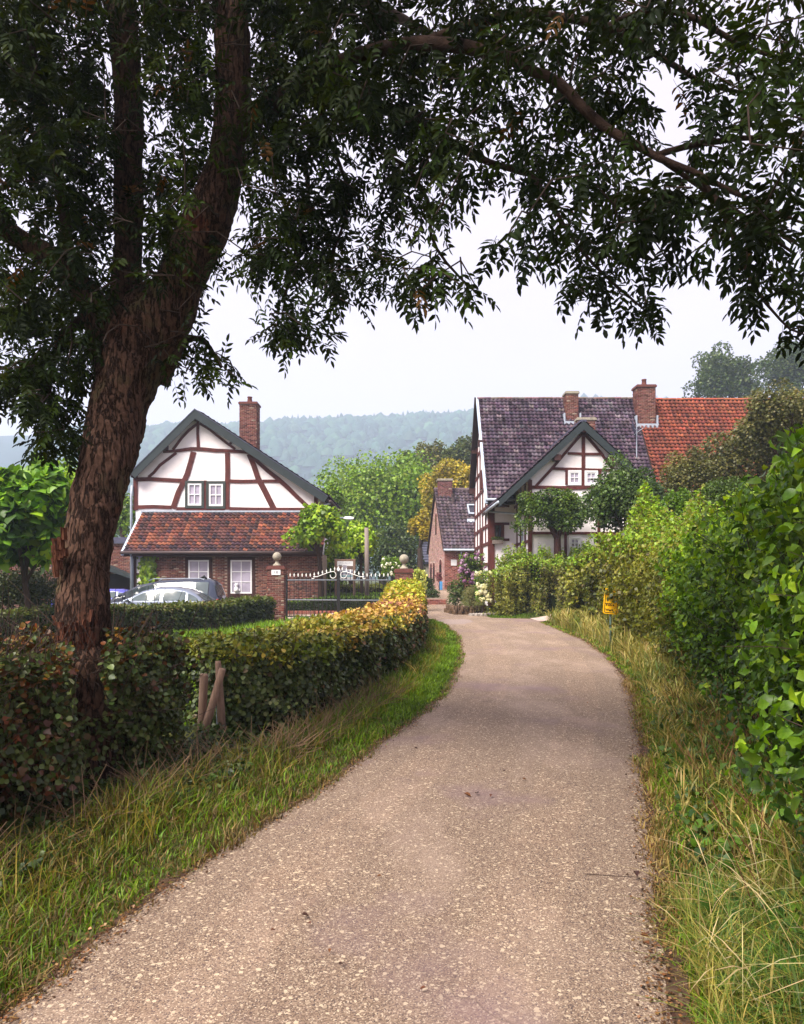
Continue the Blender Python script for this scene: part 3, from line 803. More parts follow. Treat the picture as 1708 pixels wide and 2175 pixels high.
# ================================================================== LEFT HOUSE
YG, YW = 35.0, 33.0                      # gable plane, brick wall plane of the lean-to
def g1(x, y, Y=YG): return (PX(219 + .3045 * x, Y), PZ(821.2 + .3045 * y, Y))
TG = lambda a, b, d: (a, YG - d, b)
TW = lambda a, b, d: (a, YW - d, b)
GZ = -.22
hL = thing('timber_framed_house', 'white gabled house with dark red timbers and a red pantiled lean-to, behind the parked cars', 'house', (-8.5, 33, GZ))
apex = g1(658, 175); lb = g1(215, 612); rb = g1(1575, 775)
wl, wr = g1(228, 0)[0], g1(1490, 0)[0]
def roof_z_left(x):
    return apex[1] - (apex[0] - x) * (apex[1] - lb[1]) / (apex[0] - lb[0]) if x < apex[0] else apex[1] - (x - apex[0]) * (apex[1] - rb[1]) / (rb[0] - apex[0])
b = MB()
prof = [(wl, GZ), (wr, GZ), (wr, roof_z_left(wr) - .12), (apex[0], apex[1] - .12), (wl, roof_z_left(wl) - .12)]
b.prism(prof, TG, -6, 0)
b.build('wall', M['plaster'], hL)
beams = [
    ([(664, 235), (661, 330), (666, 432)], [22, 18, 22]),
    ([(655, 262), (600, 305), (552, 355), (505, 418), (488, 440)], 18), ([(512, 462), (455, 505), (398, 548), (355, 600), (318, 632)], 18),
    ([(676, 258), (745, 300), (800, 345), (860, 392), (922, 436)], 17), ([(914, 374), (884, 402)], 16),
    ([(420, 456), (535, 446), (615, 434), (700, 437), (790, 446), (880, 448), (1042, 460)], [14, 22, 24, 26, 26, 22, 22]),
    ([(632, 455), (612, 530), (588, 612), (560, 672), (528, 735), (488, 852)], [38, 36, 38, 36, 38, 38]),
    ([(868, 462), (870, 600), (866, 730), (866, 858)], 33),
    ([(1020, 470), (1052, 550), (1082, 640), (1125, 720), (1160, 790), (1196, 862)], [38, 36, 38, 40, 40, 40]),
    ([(1042, 480), (1085, 530), (1150, 588), (1228, 650), (1290, 705), (1345, 760), (1428, 838)], [26, 26, 28, 30, 30, 28, 28]),
    ([(242, 648), (330, 645), (430, 650), (560, 657)], [28, 28, 26, 28]), ([(884, 660), (980, 662), (1075, 660)], 25), ([(1112, 659), (1180, 659), (1228, 661)], 20),
    ([(242, 841), (350, 838), (480, 843)], 26), ([(512, 853), (640, 853), (848, 853)], 24), ([(884, 853), (1050, 857), (1420, 858)], 26),
    ([(228, 625), (228, 740), (228, 862)], 30), ([(1486, 745), (1486, 862)], 28), ([(715, 655), (715, 850)], 18)]
for pts, wd in beams:
    k = .3045 * YG / F
    b = MB(); b.ribbon([g1(*q) for q in pts], [q * k for q in wd] if hasattr(wd, '__len__') else wd * k, TG, -.01, .045 + random.uniform(-.006, .006))
    b.build('beam', M['timber'], hL)
for q in ((660, 225), (438, 427)):
    x, z = g1(*q); b = MB(); b.box(x - .14, x + .14, YG - .42, YG + .02, z - .12, z + .1); b.build('purlin_end', M['timber_dark'], hL)
for (x0, x1, y0, y1) in ((592, 688, 675, 830), (740, 838, 678, 834)):
    A0, B1 = g1(x0, y0); A1, B0 = g1(x1, y1)
    w_ = window(hL, TG, A0, A1, B0, B1, 2, 2, surround=.125, frame=.085, bar=.045, out0=.07)
# bargeboards and roof slabs
Th = .34
for (p0, p1, nm) in ((lb, apex, 0), (apex, rb, 1)):
    b = MB(); dx, dz = p1[0] - p0[0], p1[1] - p0[1]; l = math.hypot(dx, dz); nx2, nz2 = dz / l * Th, -dx / l * Th
    q = [(p0[0], p0[1]), (p1[0], p1[1]), (p1[0] + (nx2 if nm else 0), p1[1] + (nz2 if nm else -Th * 1.35)), (p0[0] + (0 if nm else nx2 * .9), p0[1] + (-Th * 1.25 if nm else nz2))]
    b.prism(q, TG, .42, .47); b.build('bargeboard', M['barge'], hL)
    b = MB(); q2 = [(p0[0], p0[1] - .06), (p1[0], p1[1] - .06), (p1[0], p1[1] - .2), (p0[0], p0[1] - .2)]
    b.prism(q2, TG, -6.4, .42); b.build('roof_slab', M['soffit'], hL)
    b = MB(); q3 = [(p0[0], p0[1] + .045), (p1[0], p1[1] + .045), (p1[0], p1[1] - .0), (p0[0], p0[1] - .0)]
    b.prism(q3, TG, .30, .49); b.build('verge_trim', M['slate'], hL)
def pal_tiles(pal, sc_=1.0, spot=None):
    pal = np.array(pal, float)
    def f(ij, n):
        p = np.stack([ij[:, 0] * .55, ij[:, 1] * .33, np.zeros(n)], 1) if n else np.zeros((0, 3))
        t = .5 + .24 * wob(p, .45 * sc_) + .1 * wob(p + 3, 1.7) + rng.normal(0, .2, n)
        if spot is not None: t = t + spot(ij)
        return pal_cols(n, pal, .17, t=np.clip(t, 0, 1))
    return f
RED = [(.055, .032, .042), (.10, .048, .05), (.17, .062, .052), (.27, .085, .055), (.45, .15, .08)]
PURPLE = [(.038, .024, .042), (.075, .046, .072), (.11, .07, .105), (.17, .12, .16), (.27, .21, .24)]
ORANGE = [(.16, .045, .03), (.25, .065, .04), (.34, .085, .045), (.42, .12, .06)]
GREYP = [(.075, .05, .068), (.115, .08, .105), (.155, .115, .14), (.2, .155, .18)]
# main roof (seen edge-on only) still tiled
lu = Vector((apex[0] - lb[0], 0, apex[1] - lb[1])); rl = lu.length; lu = lu / rl
rp_ = hL
tile_field(hL, (lb[0], YG + 6.3, lb[1] + .03), (0, -1, 0), lu, 22, int(rl / .3), .3, .3, pal_tiles(PURPLE), 0, seg=4)
ru = Vector((apex[0] - rb[0], 0, apex[1] - rb[1])); rl = ru.length; ru = ru / rl
tile_field(hL, (rb[0], YG - .3, rb[1] + .03), (0, 1, 0), ru, 22, int(rl / .3), .3, .3, pal_tiles(PURPLE), 0, seg=4)
chimney(hL, PX(508.5, 39), PX(545.5, 39), 39, 39.9, 7.5, PZ(858, 39), n_obj=120, pot=.14)
# side eave on the right with gutter and pipe
b = MB(); b.tube([(rb[0] + .1, YG - .4, rb[1] - .22), (rb[0] + .1, YG + 6, rb[1] - .22)], .08, 8); b.build('gutter', M['gutter'], hL, True)
b = MB(); b.tube([(rb[0] + .1, YG - .25, rb[1] - .3), (rb[0] - .35, YG - .2, rb[1] - .42), (wr + .12, YG - .12, rb[1] - .75), (wr + .12, YG - .12, 3.4)], .05, 8); b.build('downpipe', M['lead'], hL, True)
b = MB(); b.tube([(lb[0] - .05, YG - .1, lb[1] - .55), (wl - .18, YG - .1, PZ(821 + .3045 * 770, 35)), (wl - .18, YG - .1, GZ)], .06, 8); b.build('downpipe', M['lead'], hL, True)
# lean-to: brick wall, windows, roof
xa, xb_ = PX(302.7, YW), PX(684.9, YW); W1 = (PX(400.5, YW), PX(444.5, YW)); W2 = (PX(490, YW), PX(535.5, YW))
wb1, wt1 = PZ(1263, YW) + .05, PZ(1189.5, YW); 
b = MB(); b.box(xa, xb_, YW, YG, GZ, 2.62); lw = b.build('brick_wall', M['mortar'], hL)
ho = [(W1[0] - .18, W1[1] + .18, wb1 - .12, 3), (W2[0] - .18, W2[1] + .18, wb1 - .12, 3)]
brick_panel(lw, TW, xa, xb_, GZ, 2.55, holes=ho, n_obj=300, pale=.09, prio=lambda it: (it[:, 2] > .75) * 1. + (it[:, 0] > -11) * 1.)
for k_, (a0, a1) in enumerate((W1, W2)):
    w_ = window(hL, TW, a0, a1, wb1, wt1, 2, 3, surround=.14, frame=.07, bar=.035, sur_mat=M['timber_dark'], out0=.05)
b = MB(); b.box(PX(280, YW), PX(290, YW), YW - .06, YG, GZ, 2.6); b.build('corner_post', M['timber_dark'], hL)
b = MB(); b.box(PX(290, YW), xa, YW - .002, YG, GZ, 2.6); b.build('plaster_strip', M['plaster'], hL)
b = MB(); b.box(PX(290, YW), xa, YW - .04, YW, 1.62, 1.77); b.build('beam', M['timber_dark'], hL)
# little white cat ornament behind the pane
cx = W2[0] + .28; b = MB(); cz = wb1 + .07
b.lathe([(.03, 0), (.10, .02), (.115, .1), (.085, .2), (.055, .25), (.08, .29), (.085, .34), (.05, .39), (.0, .4)], (cx, YW - .07, cz), 14)
for s in (-1, 1): b.tube([(cx + s * .045, YW - .07, cz + .36), (cx + s * .06, YW - .07, cz + .44)], [.028, .003], 6)
b.tube([(cx + .08, YW - .07, cz + .03), (cx + .15, YW - .07, cz + .06), (cx + .14, YW - .07, cz + .16)], [.02, .018, .012], 6)
cat = b.build('cat_figurine', M['white_paint'], None, True); tag(cat, 'small white cat ornament sitting in the lower window of the lean-to', 'ornament')
EY, EZ = YW - .42, 2.74
TY, TZ = YG - .03, PZ(821.2 + .3045 * 880, YG)
up = Vector((0, TY - EY, TZ - EZ)); L_ = up.length; up /= L_
xe0, xe1 = PX(262, EY), PX(262, EY) + 9.0
b = MB(); b.faces([(xe0, EY, EZ - .03), (xe1, EY, EZ - .03), (xe1, TY, TZ - .03), (xe0, TY, TZ - .03), (xe0, EY, EZ - .1), (xe1, EY, EZ - .1), (xe1, TY, TZ - .1), (xe0, TY, TZ - .1)],
                  [(0, 1, 2, 3), (4, 7, 6, 5), (0, 4, 5, 1), (1, 5, 6, 2), (0, 3, 7, 4)])
lr = b.build('lean_to_roof', M['soffit'], hL)
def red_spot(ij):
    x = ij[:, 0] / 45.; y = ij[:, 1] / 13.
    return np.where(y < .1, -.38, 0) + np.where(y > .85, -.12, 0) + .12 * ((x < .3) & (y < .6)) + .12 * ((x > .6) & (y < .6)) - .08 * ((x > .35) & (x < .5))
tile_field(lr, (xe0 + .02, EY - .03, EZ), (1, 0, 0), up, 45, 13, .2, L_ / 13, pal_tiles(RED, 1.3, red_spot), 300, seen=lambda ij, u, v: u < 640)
b = MB(); b.box(xe0 - .05, xe1, TY - .1, TY + .03, TZ + .02, TZ + .1); b.build('lead_flashing', M['lead'], hL)
b = MB(); q = up * .14; V0 = Vector((xe0 - .09, EY - .04, EZ + .02)); V1 = Vector((xe0 - .09, TY, TZ + .06))
b.faces([V0, V0 + Vector((.12, 0, 0)), V1 + Vector((.12, 0, 0)), V1, V0 - Vector((0, 0, .2)), V0 + Vector((.12, 0, -.2)), V1 + Vector((.12, 0, -.2)), V1 - Vector((0, 0, .2))],
        [(0, 1, 2, 3), (0, 4, 5, 1), (0, 3, 7, 4), (1, 5, 6, 2), (4, 7, 6, 5)]); b.build('verge_board', M['verge'], hL)
b = MB(); b.tube([(xe0 - .1, EY - .1, EZ - .05), (xe1, EY - .1, EZ - .05)], .075, 8); b.build('gutter', M['gutter'], hL, True)
b = MB(); b.box(xe0, xe1, EY, EY + .03, EZ - .22, EZ - .07); b.build('fascia', M['timber_dark'], hL)
b = MB(); b.tube([(xe0 + .35, EY - .05, EZ - .1), (xe0 + .3, YW - .12, EZ - .35), (xe0 + .3, YW - .12, GZ)], .055, 8); b.build('downpipe', M['lead'], hL, True)
# climbing plant by the white strip
ivn = 620; p = np.stack([rng.normal(PX(316, YW), .17, ivn), YW - .06 - .16 * rng.random(ivn), rng.uniform(.9, 2.55, ivn)], 1)
cv = thing('climbing_plant', 'bright green large leaved creeper climbing the white strip of the brick lean-to', 'climbing plant', (PX(316, YW), YW - .1, GZ))
b = MB(); b.tube([(PX(316, YW), YW - .1, GZ), (PX(314, YW), YW - .07, 1.2), (PX(317, YW), YW - .07, 2.4)], [.03, .02, .01], 5); b.build('stem', M['twig'], cv)
cc = pal_cols(ivn, [(.03, .06, .01), (.10, .20, .02), (.22, .33, .03)], .15); sz = rng.uniform(.08, .2, ivn)
nn = unit(rdir(ivn) * .5 + [0, -1, .5]); dd = unit(rdir(ivn) * .5 + [0, 0, -1.])
k = leaf_objects('leaf', p, dd, nn, sz, T_heart(), cc, M['leaf'], cv, 60); leaves_mesh('foliage', p[k], dd[k], nn[k], sz[k], T_heart(), cc[k], M['leaf'], cv, 'stuff')

# annex and car port behind the trunk
ga = thing('garage', 'low brick outbuilding with grey roof edge and dark doorway, left of the house', 'outbuilding', (-15.5, 37, GZ))
b = MB(); b.box(-21, -13.35, 37, 44, GZ, 3.3); gw = b.build('brick_wall', M['mortar'], ga)
brick_panel(gw, lambda a, z, d: (a, 37 - d, z), -21, -13.35, GZ, 3.3, holes=[(-16.0, -13.9, GZ - 1, 1.75)], n_obj=120, prio=lambda it: it[:, 0])
b = MB(); b.box(-21.1, -13.3, 36.85, 44, 3.3, 3.62); b.build('roof_edge', M['slate'], ga)
b = MB(); b.box(-16.0, -13.9, 36.97, 37.0, GZ, 1.75); b.build('doorway', M['dark_inside'], ga)  # flat near-black sheet: the shade inside the opening is painted as its colour
b = MB(); b.faces([(-17.6, 36.2, 2.35), (-14.9, 36.2, 2.2), (-13.6, 36.2, 1.62), (-13.6, 36.2, 1.5), (-14.95, 36.2, 1.95), (-17.6, 36.2, 2.0), (-17.6, 37, 2.35), (-14.9, 37, 2.2), (-13.6, 37, 1.62)], [(0, 1, 4, 5), (1, 2, 3, 4), (0, 6, 7, 1), (1, 7, 8, 2)]); b.build('porch_roof', M['barge'], ga)

# ================================================================== RIGHT HOUSE
hR = thing('farmhouse', 'large white farmhouse with red timbers, steep grey-purple pantile roof and a front gable wing', 'house', (8, 37, .8))
def g2(x, y, Y): return (PX(848.5 + .3526 * x, Y), PZ(793.8 + .3526 * y, Y))
XL, XR, YE, ZE, YR, ZR, YB, ZB = 3.95, 12.15, 34.0, 5.26, 38.0, 10.95, 41.0, 6.7
XW = 4.15; G0 = .2
b = MB()
prof = [(34.25, G0), (41, G0), (41, ZB - .2), (38, ZR - .22), (34.25, ZE + .1)]
b.prism([(a, z) for a, z in prof], lambda a, z, d: (d, a, z), XW, 24); b.build('wall', M['plaster'], hR)
# front wall west part
TF_ = lambda a, z, d: (a, 34.25 - d, z)
def beamR(pts, wd, T, d1=.05, m_='timber'):
    b = MB(); b.ribbon(pts, wd, T, -.01, d1 + random.uniform(-.005, .005)); b.build('beam', M[m_], hR)
beamR([(XW + .11, G0), (XW + .11, 5.1)], .26, TF_, .07)
Y2 = 34.25
for (x0, y0, x1, y1, wd) in ((550, 798, 662, 798, .10), (550, 904, 662, 904, .12), (622, 904, 622, 1000, .13), (550, 1000, 662, 1000, .12), (550, 765, 662, 765, .06)):
    a = g2(x0, y0, Y2); c_ = g2(x1, y1, Y2); beamR([a, c_], wd, TF_)
A0, B1 = g2(560, 912, Y2); A1, B0 = g2(614, 992, Y2)
window(hR, TF_, A0, A1, B0, B1, 3, 1, surround=.05, frame=.02, bar=.015, sur_mat=M['timber'], sash_mat=M['timber_dark'], pane_mat=M['pane_dark'], out0=.06)
pb = thing('flower_box', 'weathered wooden flower box under the small dark window of the farmhouse', 'planter', (A0 + .3, Y2 - .12, B0 - .25))
b = MB(); b.box(A0 - .02, A1 + .05, Y2 - .25, Y2 - .06, B0 - .27, B0 - .08); b.build('box', M['grey_wood'], pb, bevel=.008)
n_ = 200; p = np.stack([rng.uniform(A0 - .05, A1 + .08, n_), rng.uniform(Y2 - .27, Y2 - .05, n_), B0 - .08 + .13 * rng.random(n_)], 1)
leaves_mesh('plants', p, rdir(n_), unit(rdir(n_) + [0, 0, 1.]), rng.uniform(.04, .08, n_), T_diamond(), pal_cols(n_, [(.03, .05, .01), (.09, .15, .02)]), M['leaf'], pb)
# west gable wall, seen edge on
TL = lambda a, z, d: (XW - d, a, z)
for z0, z1 in ((5.0, 4.92), (6.0, 5.95), (7.05, 7.0), (8.2, 8.2), (9.3, 9.3), (4.05, 4.0), (3.2, 3.15), (2.2, 2.2)):
    ya = 34.3 if z0 < 5.2 else 34.3 + (z0 - 5.2) / 1.42; yb = 41 if z0 < 6.6 else 41 - (z0 - 6.6) / 1.42
    beamR([(ya, z0), ((ya + yb) / 2, (z0 + z1) / 2 + .03), (yb, z1)], .15, TL, .045)
for ya, z0, z1 in ((34.45, G0, 5.2), (35.6, 3.2, 7.0), (36.9, .6, 8.9), (38.1, 2.2, 10.5), (39.4, .6, 8.6), (40.8, G0, 6.6)):
    beamR([(ya, z0), (ya, z1)], .17, TL, .05)
for (ya, yb2, z0, z1) in ((37.05, 37.9, .75, 4.0), (37.05, 37.8, 6.15, 7.0)):
    b = MB(); b.box(ya, yb2, 0, .07, z0, z1, T=lambda a, d, z: TL(a, z, d)); b.build('door' if z0 < 1 else 'shutter', M['timber'], hR)
# main roof
upM = Vector((0, YR - YE, ZR - ZE)); LM = upM.length; upM /= LM
b = MB(); b.prism([(YE, ZE), (YR, ZR), (YB, ZB), (YB, ZB - .16), (YR, ZR - .2), (YE, ZE - .14)], lambda a, z, d: (d, a, z), XL, 24.5); rs = b.build('main_roof', M['soffit'], hR)
def wing_hidden(a, s):      # tiles of the main roof lying under the wing roof are left out
    x = XL + a; z = ZE + s * upM.z; return z < 7.96 - .931 * abs(x - 7.46) - .05
pt = pal_tiles(PURPLE, .8, lambda ij: .22 * (np.random.default_rng(8).random(len(ij)) > .93) + .06 * (ij[:, 1] < 12) * (ij[:, 0] > 14))
def ptr(ij, n):
    c = pt(ij, n); m_ = (ij[:, 1] < 3) & (ij[:, 0] < 9) & (rng.random(n) < .25); c[m_] = (.38, .15, .08); return c
tile_field(rs, (XL + .06, YE - .03, ZE + .03), (1, 0, 0), upM, int((XR - XL) / .218), 28, .218, LM / 28, ptr, 300, inside=lambda a, s: not wing_hidden(a, s), seen=lambda ij, u, v: (v < 1055))
tile_field(rs, (XR + .03, YE - .03, ZE - .02), (1, 0, 0), upM, 54, 28, .22, LM / 28 * .985, pal_tiles(ORANGE, .8), 0, seg=5)
upB = Vector((0, YR - YB, ZR - ZB)); LB = upB.length; upB /= LB
tile_field(rs, (XL + .06, YB, ZB + .03), (1, 0, 0), upB, 66, 17, .3, LB / 17, pal_tiles(PURPLE), 0, seg=4)
rm = random.Random(3)
x = XL; i = 0
while x < 24:
    red = x > XR; b = MB(); z = ZR + .05 + rm.uniform(-.01, .01) - (.05 if red else 0)
    b.cur = tuple(c * rm.uniform(.8, 1.2) for c in ((.42, .10, .05) if red else (.20, .12, .12)))
    pts = [(x, YR + .13 * math.cos(math.pi * k / 6) , z + .10 * math.sin(math.pi * k / 6) - .04) for k in range(7)]
    b.faces(pts + [(x + .37, p[1], p[2] + .008) for p in pts], [(k, k + 1, k + 8, k + 7) for k in range(6)] + [tuple(range(7)), tuple(range(13, 6, -1))]); b.build('ridge_tile', M['tile'], rs); x += .36
# verge: pale board up the front slope, dark overhang behind
for (ya, za, yb2, zb2, m_, x0, x1, t0) in ((YE - .06, ZE + .06, YR, ZR + .12, 'verge', XL - .05, XL + .09, .26), (YB + .05, ZB - .05, YR, ZR + .1, 'soffit', XL - .14, XL + .02, .42)):
    b = MB(); b.prism([(ya, za), (yb2, zb2), (yb2, zb2 - t0), (ya, za - t0)], lambda a, z, d: (d, a, z), x0, x1); b.build('verge_board', M[m_], hR)
for (yy, zz) in ((YB - .1, ZB - .25), (39.6, 8.5), (36.2, 8.3)):
    b = MB(); b.box(XL - .14, XW, yy - .14, yy + .14, zz - .16, zz + .14); b.build('purlin_end', M['timber_dark'], hR)
b = MB(); b.tube([(XL, YE - .08, ZE - .03), (5.3, YE - .08, ZE - .03)], .07, 8); b.build('gutter', M['lead'], hR, True)
b = MB(); b.box(XL, 5.4, YE + .02, 34.25, ZE - .22, ZE - .1); b.build('soffit_board', M['soffit'], hR)
# front wing
YWg = 30.0; AX, AZ, SL = 7.46, 7.96, .931
w0, w1 = 5.35, 9.57
TWg = lambda a, z, d: (a, YWg - d, z)
b = MB(); b.prism([(w0, G0), (w1, G0), (w1, AZ - SL * (w1 - AX) - .15), (AX, AZ - .15), (w0, AZ - SL * (AX - w0) - .15)], TWg, -5.2, 0); b.build('wing_wall', M['plaster'], hR)
kk = .3526 * YWg / F
for pts, wd in (([(1107, 335), (1107, 585), (1107, 690)], 20), ([(1098, 362), (1000, 475), (918, 572), (822, 676)], 16), ([(1118, 366), (1215, 480), (1250, 530), (1292, 582)], 16), ([(1292, 582), (1392, 690)], 16),
                ([(1014, 480), (1100, 482)], 14), ([(1118, 484), (1210, 484)], 14), ([(918, 571), (1000, 574), (1100, 576)], 16), ([(1118, 578), (1300, 582)], 16),
                ([(1006, 578), (1006, 668)], 15), ([(1206, 580), (1206, 668)], 15), ([(788, 684), (900, 684), (960, 688), (1180, 685), (1420, 688)], [20, 18, 22, 20, 20]),
                ([(786, 640), (786, 900), (786, 1180)], 24), ([(882, 700), (903, 752)], 16), ([(800, 830), (1420, 834)], 16), ([(800, 960), (1420, 962)], 16), ([(1000, 700), (1000, 1180)], 16), ([(1200, 700), (1200, 1180)], 16), ([(1412, 690), (1412, 1180)], 24)):
    b = MB(); b.ribbon([g2(a, z, YWg) for a, z in pts], [q * kk for q in wd] if hasattr(wd, '__len__') else wd * kk, TWg, -.01, .05 + random.uniform(-.006, .006)); b.build('beam', M['timber'], hR)
for q in ((942, 512), (1266, 522), (1107, 345)):
    x, z = g2(*q, YWg); b = MB(); b.box(x - .14, x + .14, YWg - .38, YWg, z - .12, z + .12); b.build('purlin_end', M['timber_dark'], hR)
for x0, x1, y0, y1 in ((1024, 1084, 592, 662), (1124, 1184, 594, 664), (1030, 1082, 992, 1048)):
    A0, B1 = g2(x0, y0, YWg); A1, B0 = g2(x1, y1, YWg)
    window(hR, TWg, A0, A1, B0, B1, 2, 2, surround=.07, frame=.05, bar=.03, sur_mat=M['white_paint'], out0=.06)
# side wall of the wing, timbered
TS = lambda a, z, d: (w0 - d, a, z)
for z in (4.9, 4.0, 3.1, 5.7): b = MB(); b.ribbon([(30.1, z), (34.2, z - .02)], .12, TS, -.01, .045); b.build('beam', M['timber'], hR)
for yy in (31.2, 32.4, 33.4): b = MB(); b.ribbon([(yy, G0), (yy, 5.8)], .12, TS, -.01, .05); b.build('beam', M['timber'], hR)
for s in (-1, 1):
    ex = AX + s * 3.48; ez = AZ - SL * 3.48; q = [(AX, AZ), (ex, ez), (ex, ez - .16), (AX, AZ - .2)]
    b = MB(); b.prism(q, TWg, -6.0, .36); ws = b.build('wing_roof', M['soffit'], hR)
    b = MB(); b.prism([(AX, AZ + .04), (ex, ez + .04), (ex + .0, ez - .26), (AX, AZ - .32)], TWg, .37, .42); b.build('bargeboard', M['barge'], hR)
    uw = Vector((-s * 3.48, 0, 3.48 * SL)); lw_ = uw.length; uw /= lw_
    tile_field(ws, (ex, YWg - .38, ez + .03), (0, 1, 0), uw, 29, 19, .218, lw_ / 19, pal_tiles(PURPLE, .8), 0, inside=lambda a, s_: (YWg - .38 + a) < YE + (ez + s_ * uw.z - ZE) / 1.4225 + .15, seg=5)
b = MB(); b.box(AX - .12, AX + .12, YWg - .42, 36.0, AZ + .0, AZ + .09); b.build('ridge_cap', M['slate'], hR)
b = MB(); b.tube([(AX - 3.5, YWg - .4, 4.66), (AX - 3.5, 34, 4.66)], .07, 8); b.build('gutter', M['lead'], hR, True)
b = MB(); b.tube([(AX - 3.45, 33.2, 4.6), (w0 - .35, 31.6, 4.35), (w0 - .1, 31.5, 4.0), (w0 - .1, 31.5, G0)], .045, 8); b.build('downpipe', M['lead'], hR, True)
chimney(hR, 8.42, 9.05, 37.0, 37.7, 8.8, 11.0, n_obj=60)
chimney(hR, 12.05, 12.98, 36.9, 37.7, 9.0, PZ(825, 37.2), n_obj=80, pot=.13)
chimney(hR, 8.72, 9.6, 35.8, 36.3, 7.4, 9.38, n_obj=20)
for (x0, x1, y0, z0) in ((8.3, 9.17, 36.9, None), (11.95, 13.08, 36.8, None)):
    zz = ZE + (y0 - YE) * 1.4225; b = MB(); b.box(x0, x1, y0 - .06, y0 + .1, zz - .04, zz + .16); b.box(x0, x0 + .06, y0, y0 + .4, zz, zz + .6); b.box(x1 - .06, x1, y0, y0 + .4, zz, zz + .6); b.build('lead_flashing', M['lead'], hR)
sd = thing('satellite_dish', 'dark satellite dish on a thin mast in front of the farmhouse roof', 'satellite dish', (11.4, 35.6, 7.6))
b = MB(); rings = []
for j in range(5):
    r_ = .46 * j / 4; rings.append([(r_ * math.cos(k * .524), r_ * math.sin(k * .524), .10 * (j / 4) ** 2) for k in range(12)])
Rm = Matrix.Translation((11.3, 35.35, 8.85)) @ Matrix.Rotation(R(68), 4, 'Z') @ Matrix.Rotation(R(78), 4, 'X')
pts = [Rm @ Vector(q) for r_ in rings for q in r_]; b.faces(pts, [(j * 12 + k, j * 12 + (k + 1) % 12, (j + 1) * 12 + (k + 1) % 12, (j + 1) * 12 + k) for j in range(4) for k in range(12)]); b.build('dish', M['slate'], sd, True)
b = MB(); b.tube([(11.55, 35.5, 7.2), (11.55, 35.5, 9.3)], .025, 6); b.tube([(11.55, 35.5, 8.85), (11.36, 35.36, 8.85)], .02, 6); b.build('mast', M['lead'], sd)
b = MB(); b.tube([Rm @ Vector((0, -.3, 0)), Rm @ Vector((0, -.1, .5))], .015, 6); b.build('receiver_arm', M['lead'], sd)

# ================================================================== BRICK HOUSE BEYOND
hB = thing('brick_cottage', 'pink brick cottage with grey pantile roof and big chimney at the lane end', 'house', (2.5, 42, .8))
A_ = Vector((2.47, 42, 0)); gd = Vector((-.65, 7, 0)).normalized(); fd = Vector((7, .65, 0)).normalized(); GL = 7.03
TGb = lambda a, z, d: tuple(A_ + gd * a - fd * d + Vector((0, 0, z)))      # gable wall, out = towards -fd
TFb = lambda a, z, d: tuple(A_ + fd * a - gd * d + Vector((0, 0, z)))
zb0, zbe, zbr = .3, 3.5, 7.1
b = MB(); prof = [(0, zb0), (GL, zb0), (GL, zbe), (GL / 2, zbr), (0, zbe)]; b.prism(prof, TGb, -13, 0); bw = b.build('brick_wall', M['mortar_pink'] if 'mortar_pink' in M else simple('mortar_pink', (.6, .42, .38), .95, .3, 9), hB)
PINK = [(.48, .27, .24), (.58, .35, .31), (.66, .42, .36)]
REDB = [(.24, .075, .06), (.31, .10, .08), (.36, .13, .10)]
wins = [(3.45, .26, 4.25, 5.6), (5.8, .36, 1.25, 2.5), (4.4, .36, 1.25, 2.5), (1.5, .4, 1.3, 2.65)]
inside = lambda a, z: z < zbe + (min(a, GL - a)) * (zbr - zbe) / (GL / 2) - .12
brick_panel(bw, TGb, 0, GL, zb0, zbr, holes=[(a - w_ - .02, a + w_ + .02, z0, z1 + .1) for a, w_, z0, z1 in wins], inside=inside, n_obj=150, pal=PINK, pale=.03, prio=lambda it: -it[:, 0])
brick_panel(bw, TFb, 0, 6, zb0, zbe - .1, n_obj=100, pal=REDB, pale=.0, prio=lambda it: -it[:, 0])
for a, w_, z0, z1 in wins:
    b = MB(); q = [(a - w_, z0), (a + w_, z0), (a + w_, z1 - w_ * .7)] + [(a + w_ * math.cos(t), z1 - w_ * .7 + w_ * .7 * math.sin(t)) for t in (.5, 1.05, 1.57, 2.1, 2.6)] + [(a - w_, z1 - w_ * .7)]
    b.prism(q, TGb, -.02, .03); wf = b.build('window', M['timber'], hB)
    b = MB(); b.prism([(a - w_ * .7, z0 + .08), (a + w_ * .7, z0 + .08), (a + w_ * .7, z1 - w_ * .8), (a - w_ * .7, z1 - w_ * .8)], TGb, .03, .036); b.build('pane', M['pane_dark'], wf)
for s in (0, 1):
    p0 = TGb(GL * s, zbe, 0); o_ = A_ + gd * (GL * s + (.28 if s else -.28)) + Vector((0, 0, zbe - .28 * (zbr - zbe) / (GL / 2))) - fd * .12
    e = A_ + gd * (GL / 2) + Vector((0, 0, zbr)) - fd * .12; ub = e - o_; lb_ = ub.length; ub /= lb_
    nrm = fd.cross(ub) if s == 0 else -fd.cross(ub)
    nrm = nrm if nrm.z > 0 else -nrm
    b = MB(); q = [o_, o_ + fd * 13, e + fd * 13, e]; b.faces(q + [p - nrm * .14 for p in q], [(0, 1, 2, 3), (4, 7, 6, 5), (0, 4, 5, 1), (0, 3, 7, 4), (1, 5, 6, 2)]); bs = b.build('roof_slope', M['soffit'], hB)
    if s == 0: tile_field(bs, o_ + nrm * .02 + fd * .02, fd, ub, 26, 19, .25, lb_ / 19, pal_tiles(GREYP), 240, seen=lambda ij, u, v: u < 1012)
b = MB(); o1 = A_ + gd * (GL / 2 - .12) + Vector((0, 0, zbr)) - fd * .12; q = [o1, o1 + fd * 13]; b.tube([o1 + gd * .12, o1 + gd * .12 + fd * 13], .13, 8); b.build('ridge_cap', M['tile_plain'] if 'tile_plain' in M else simple('ridge_clay', (.14, .10, .11), .8, .3, 9), hB)
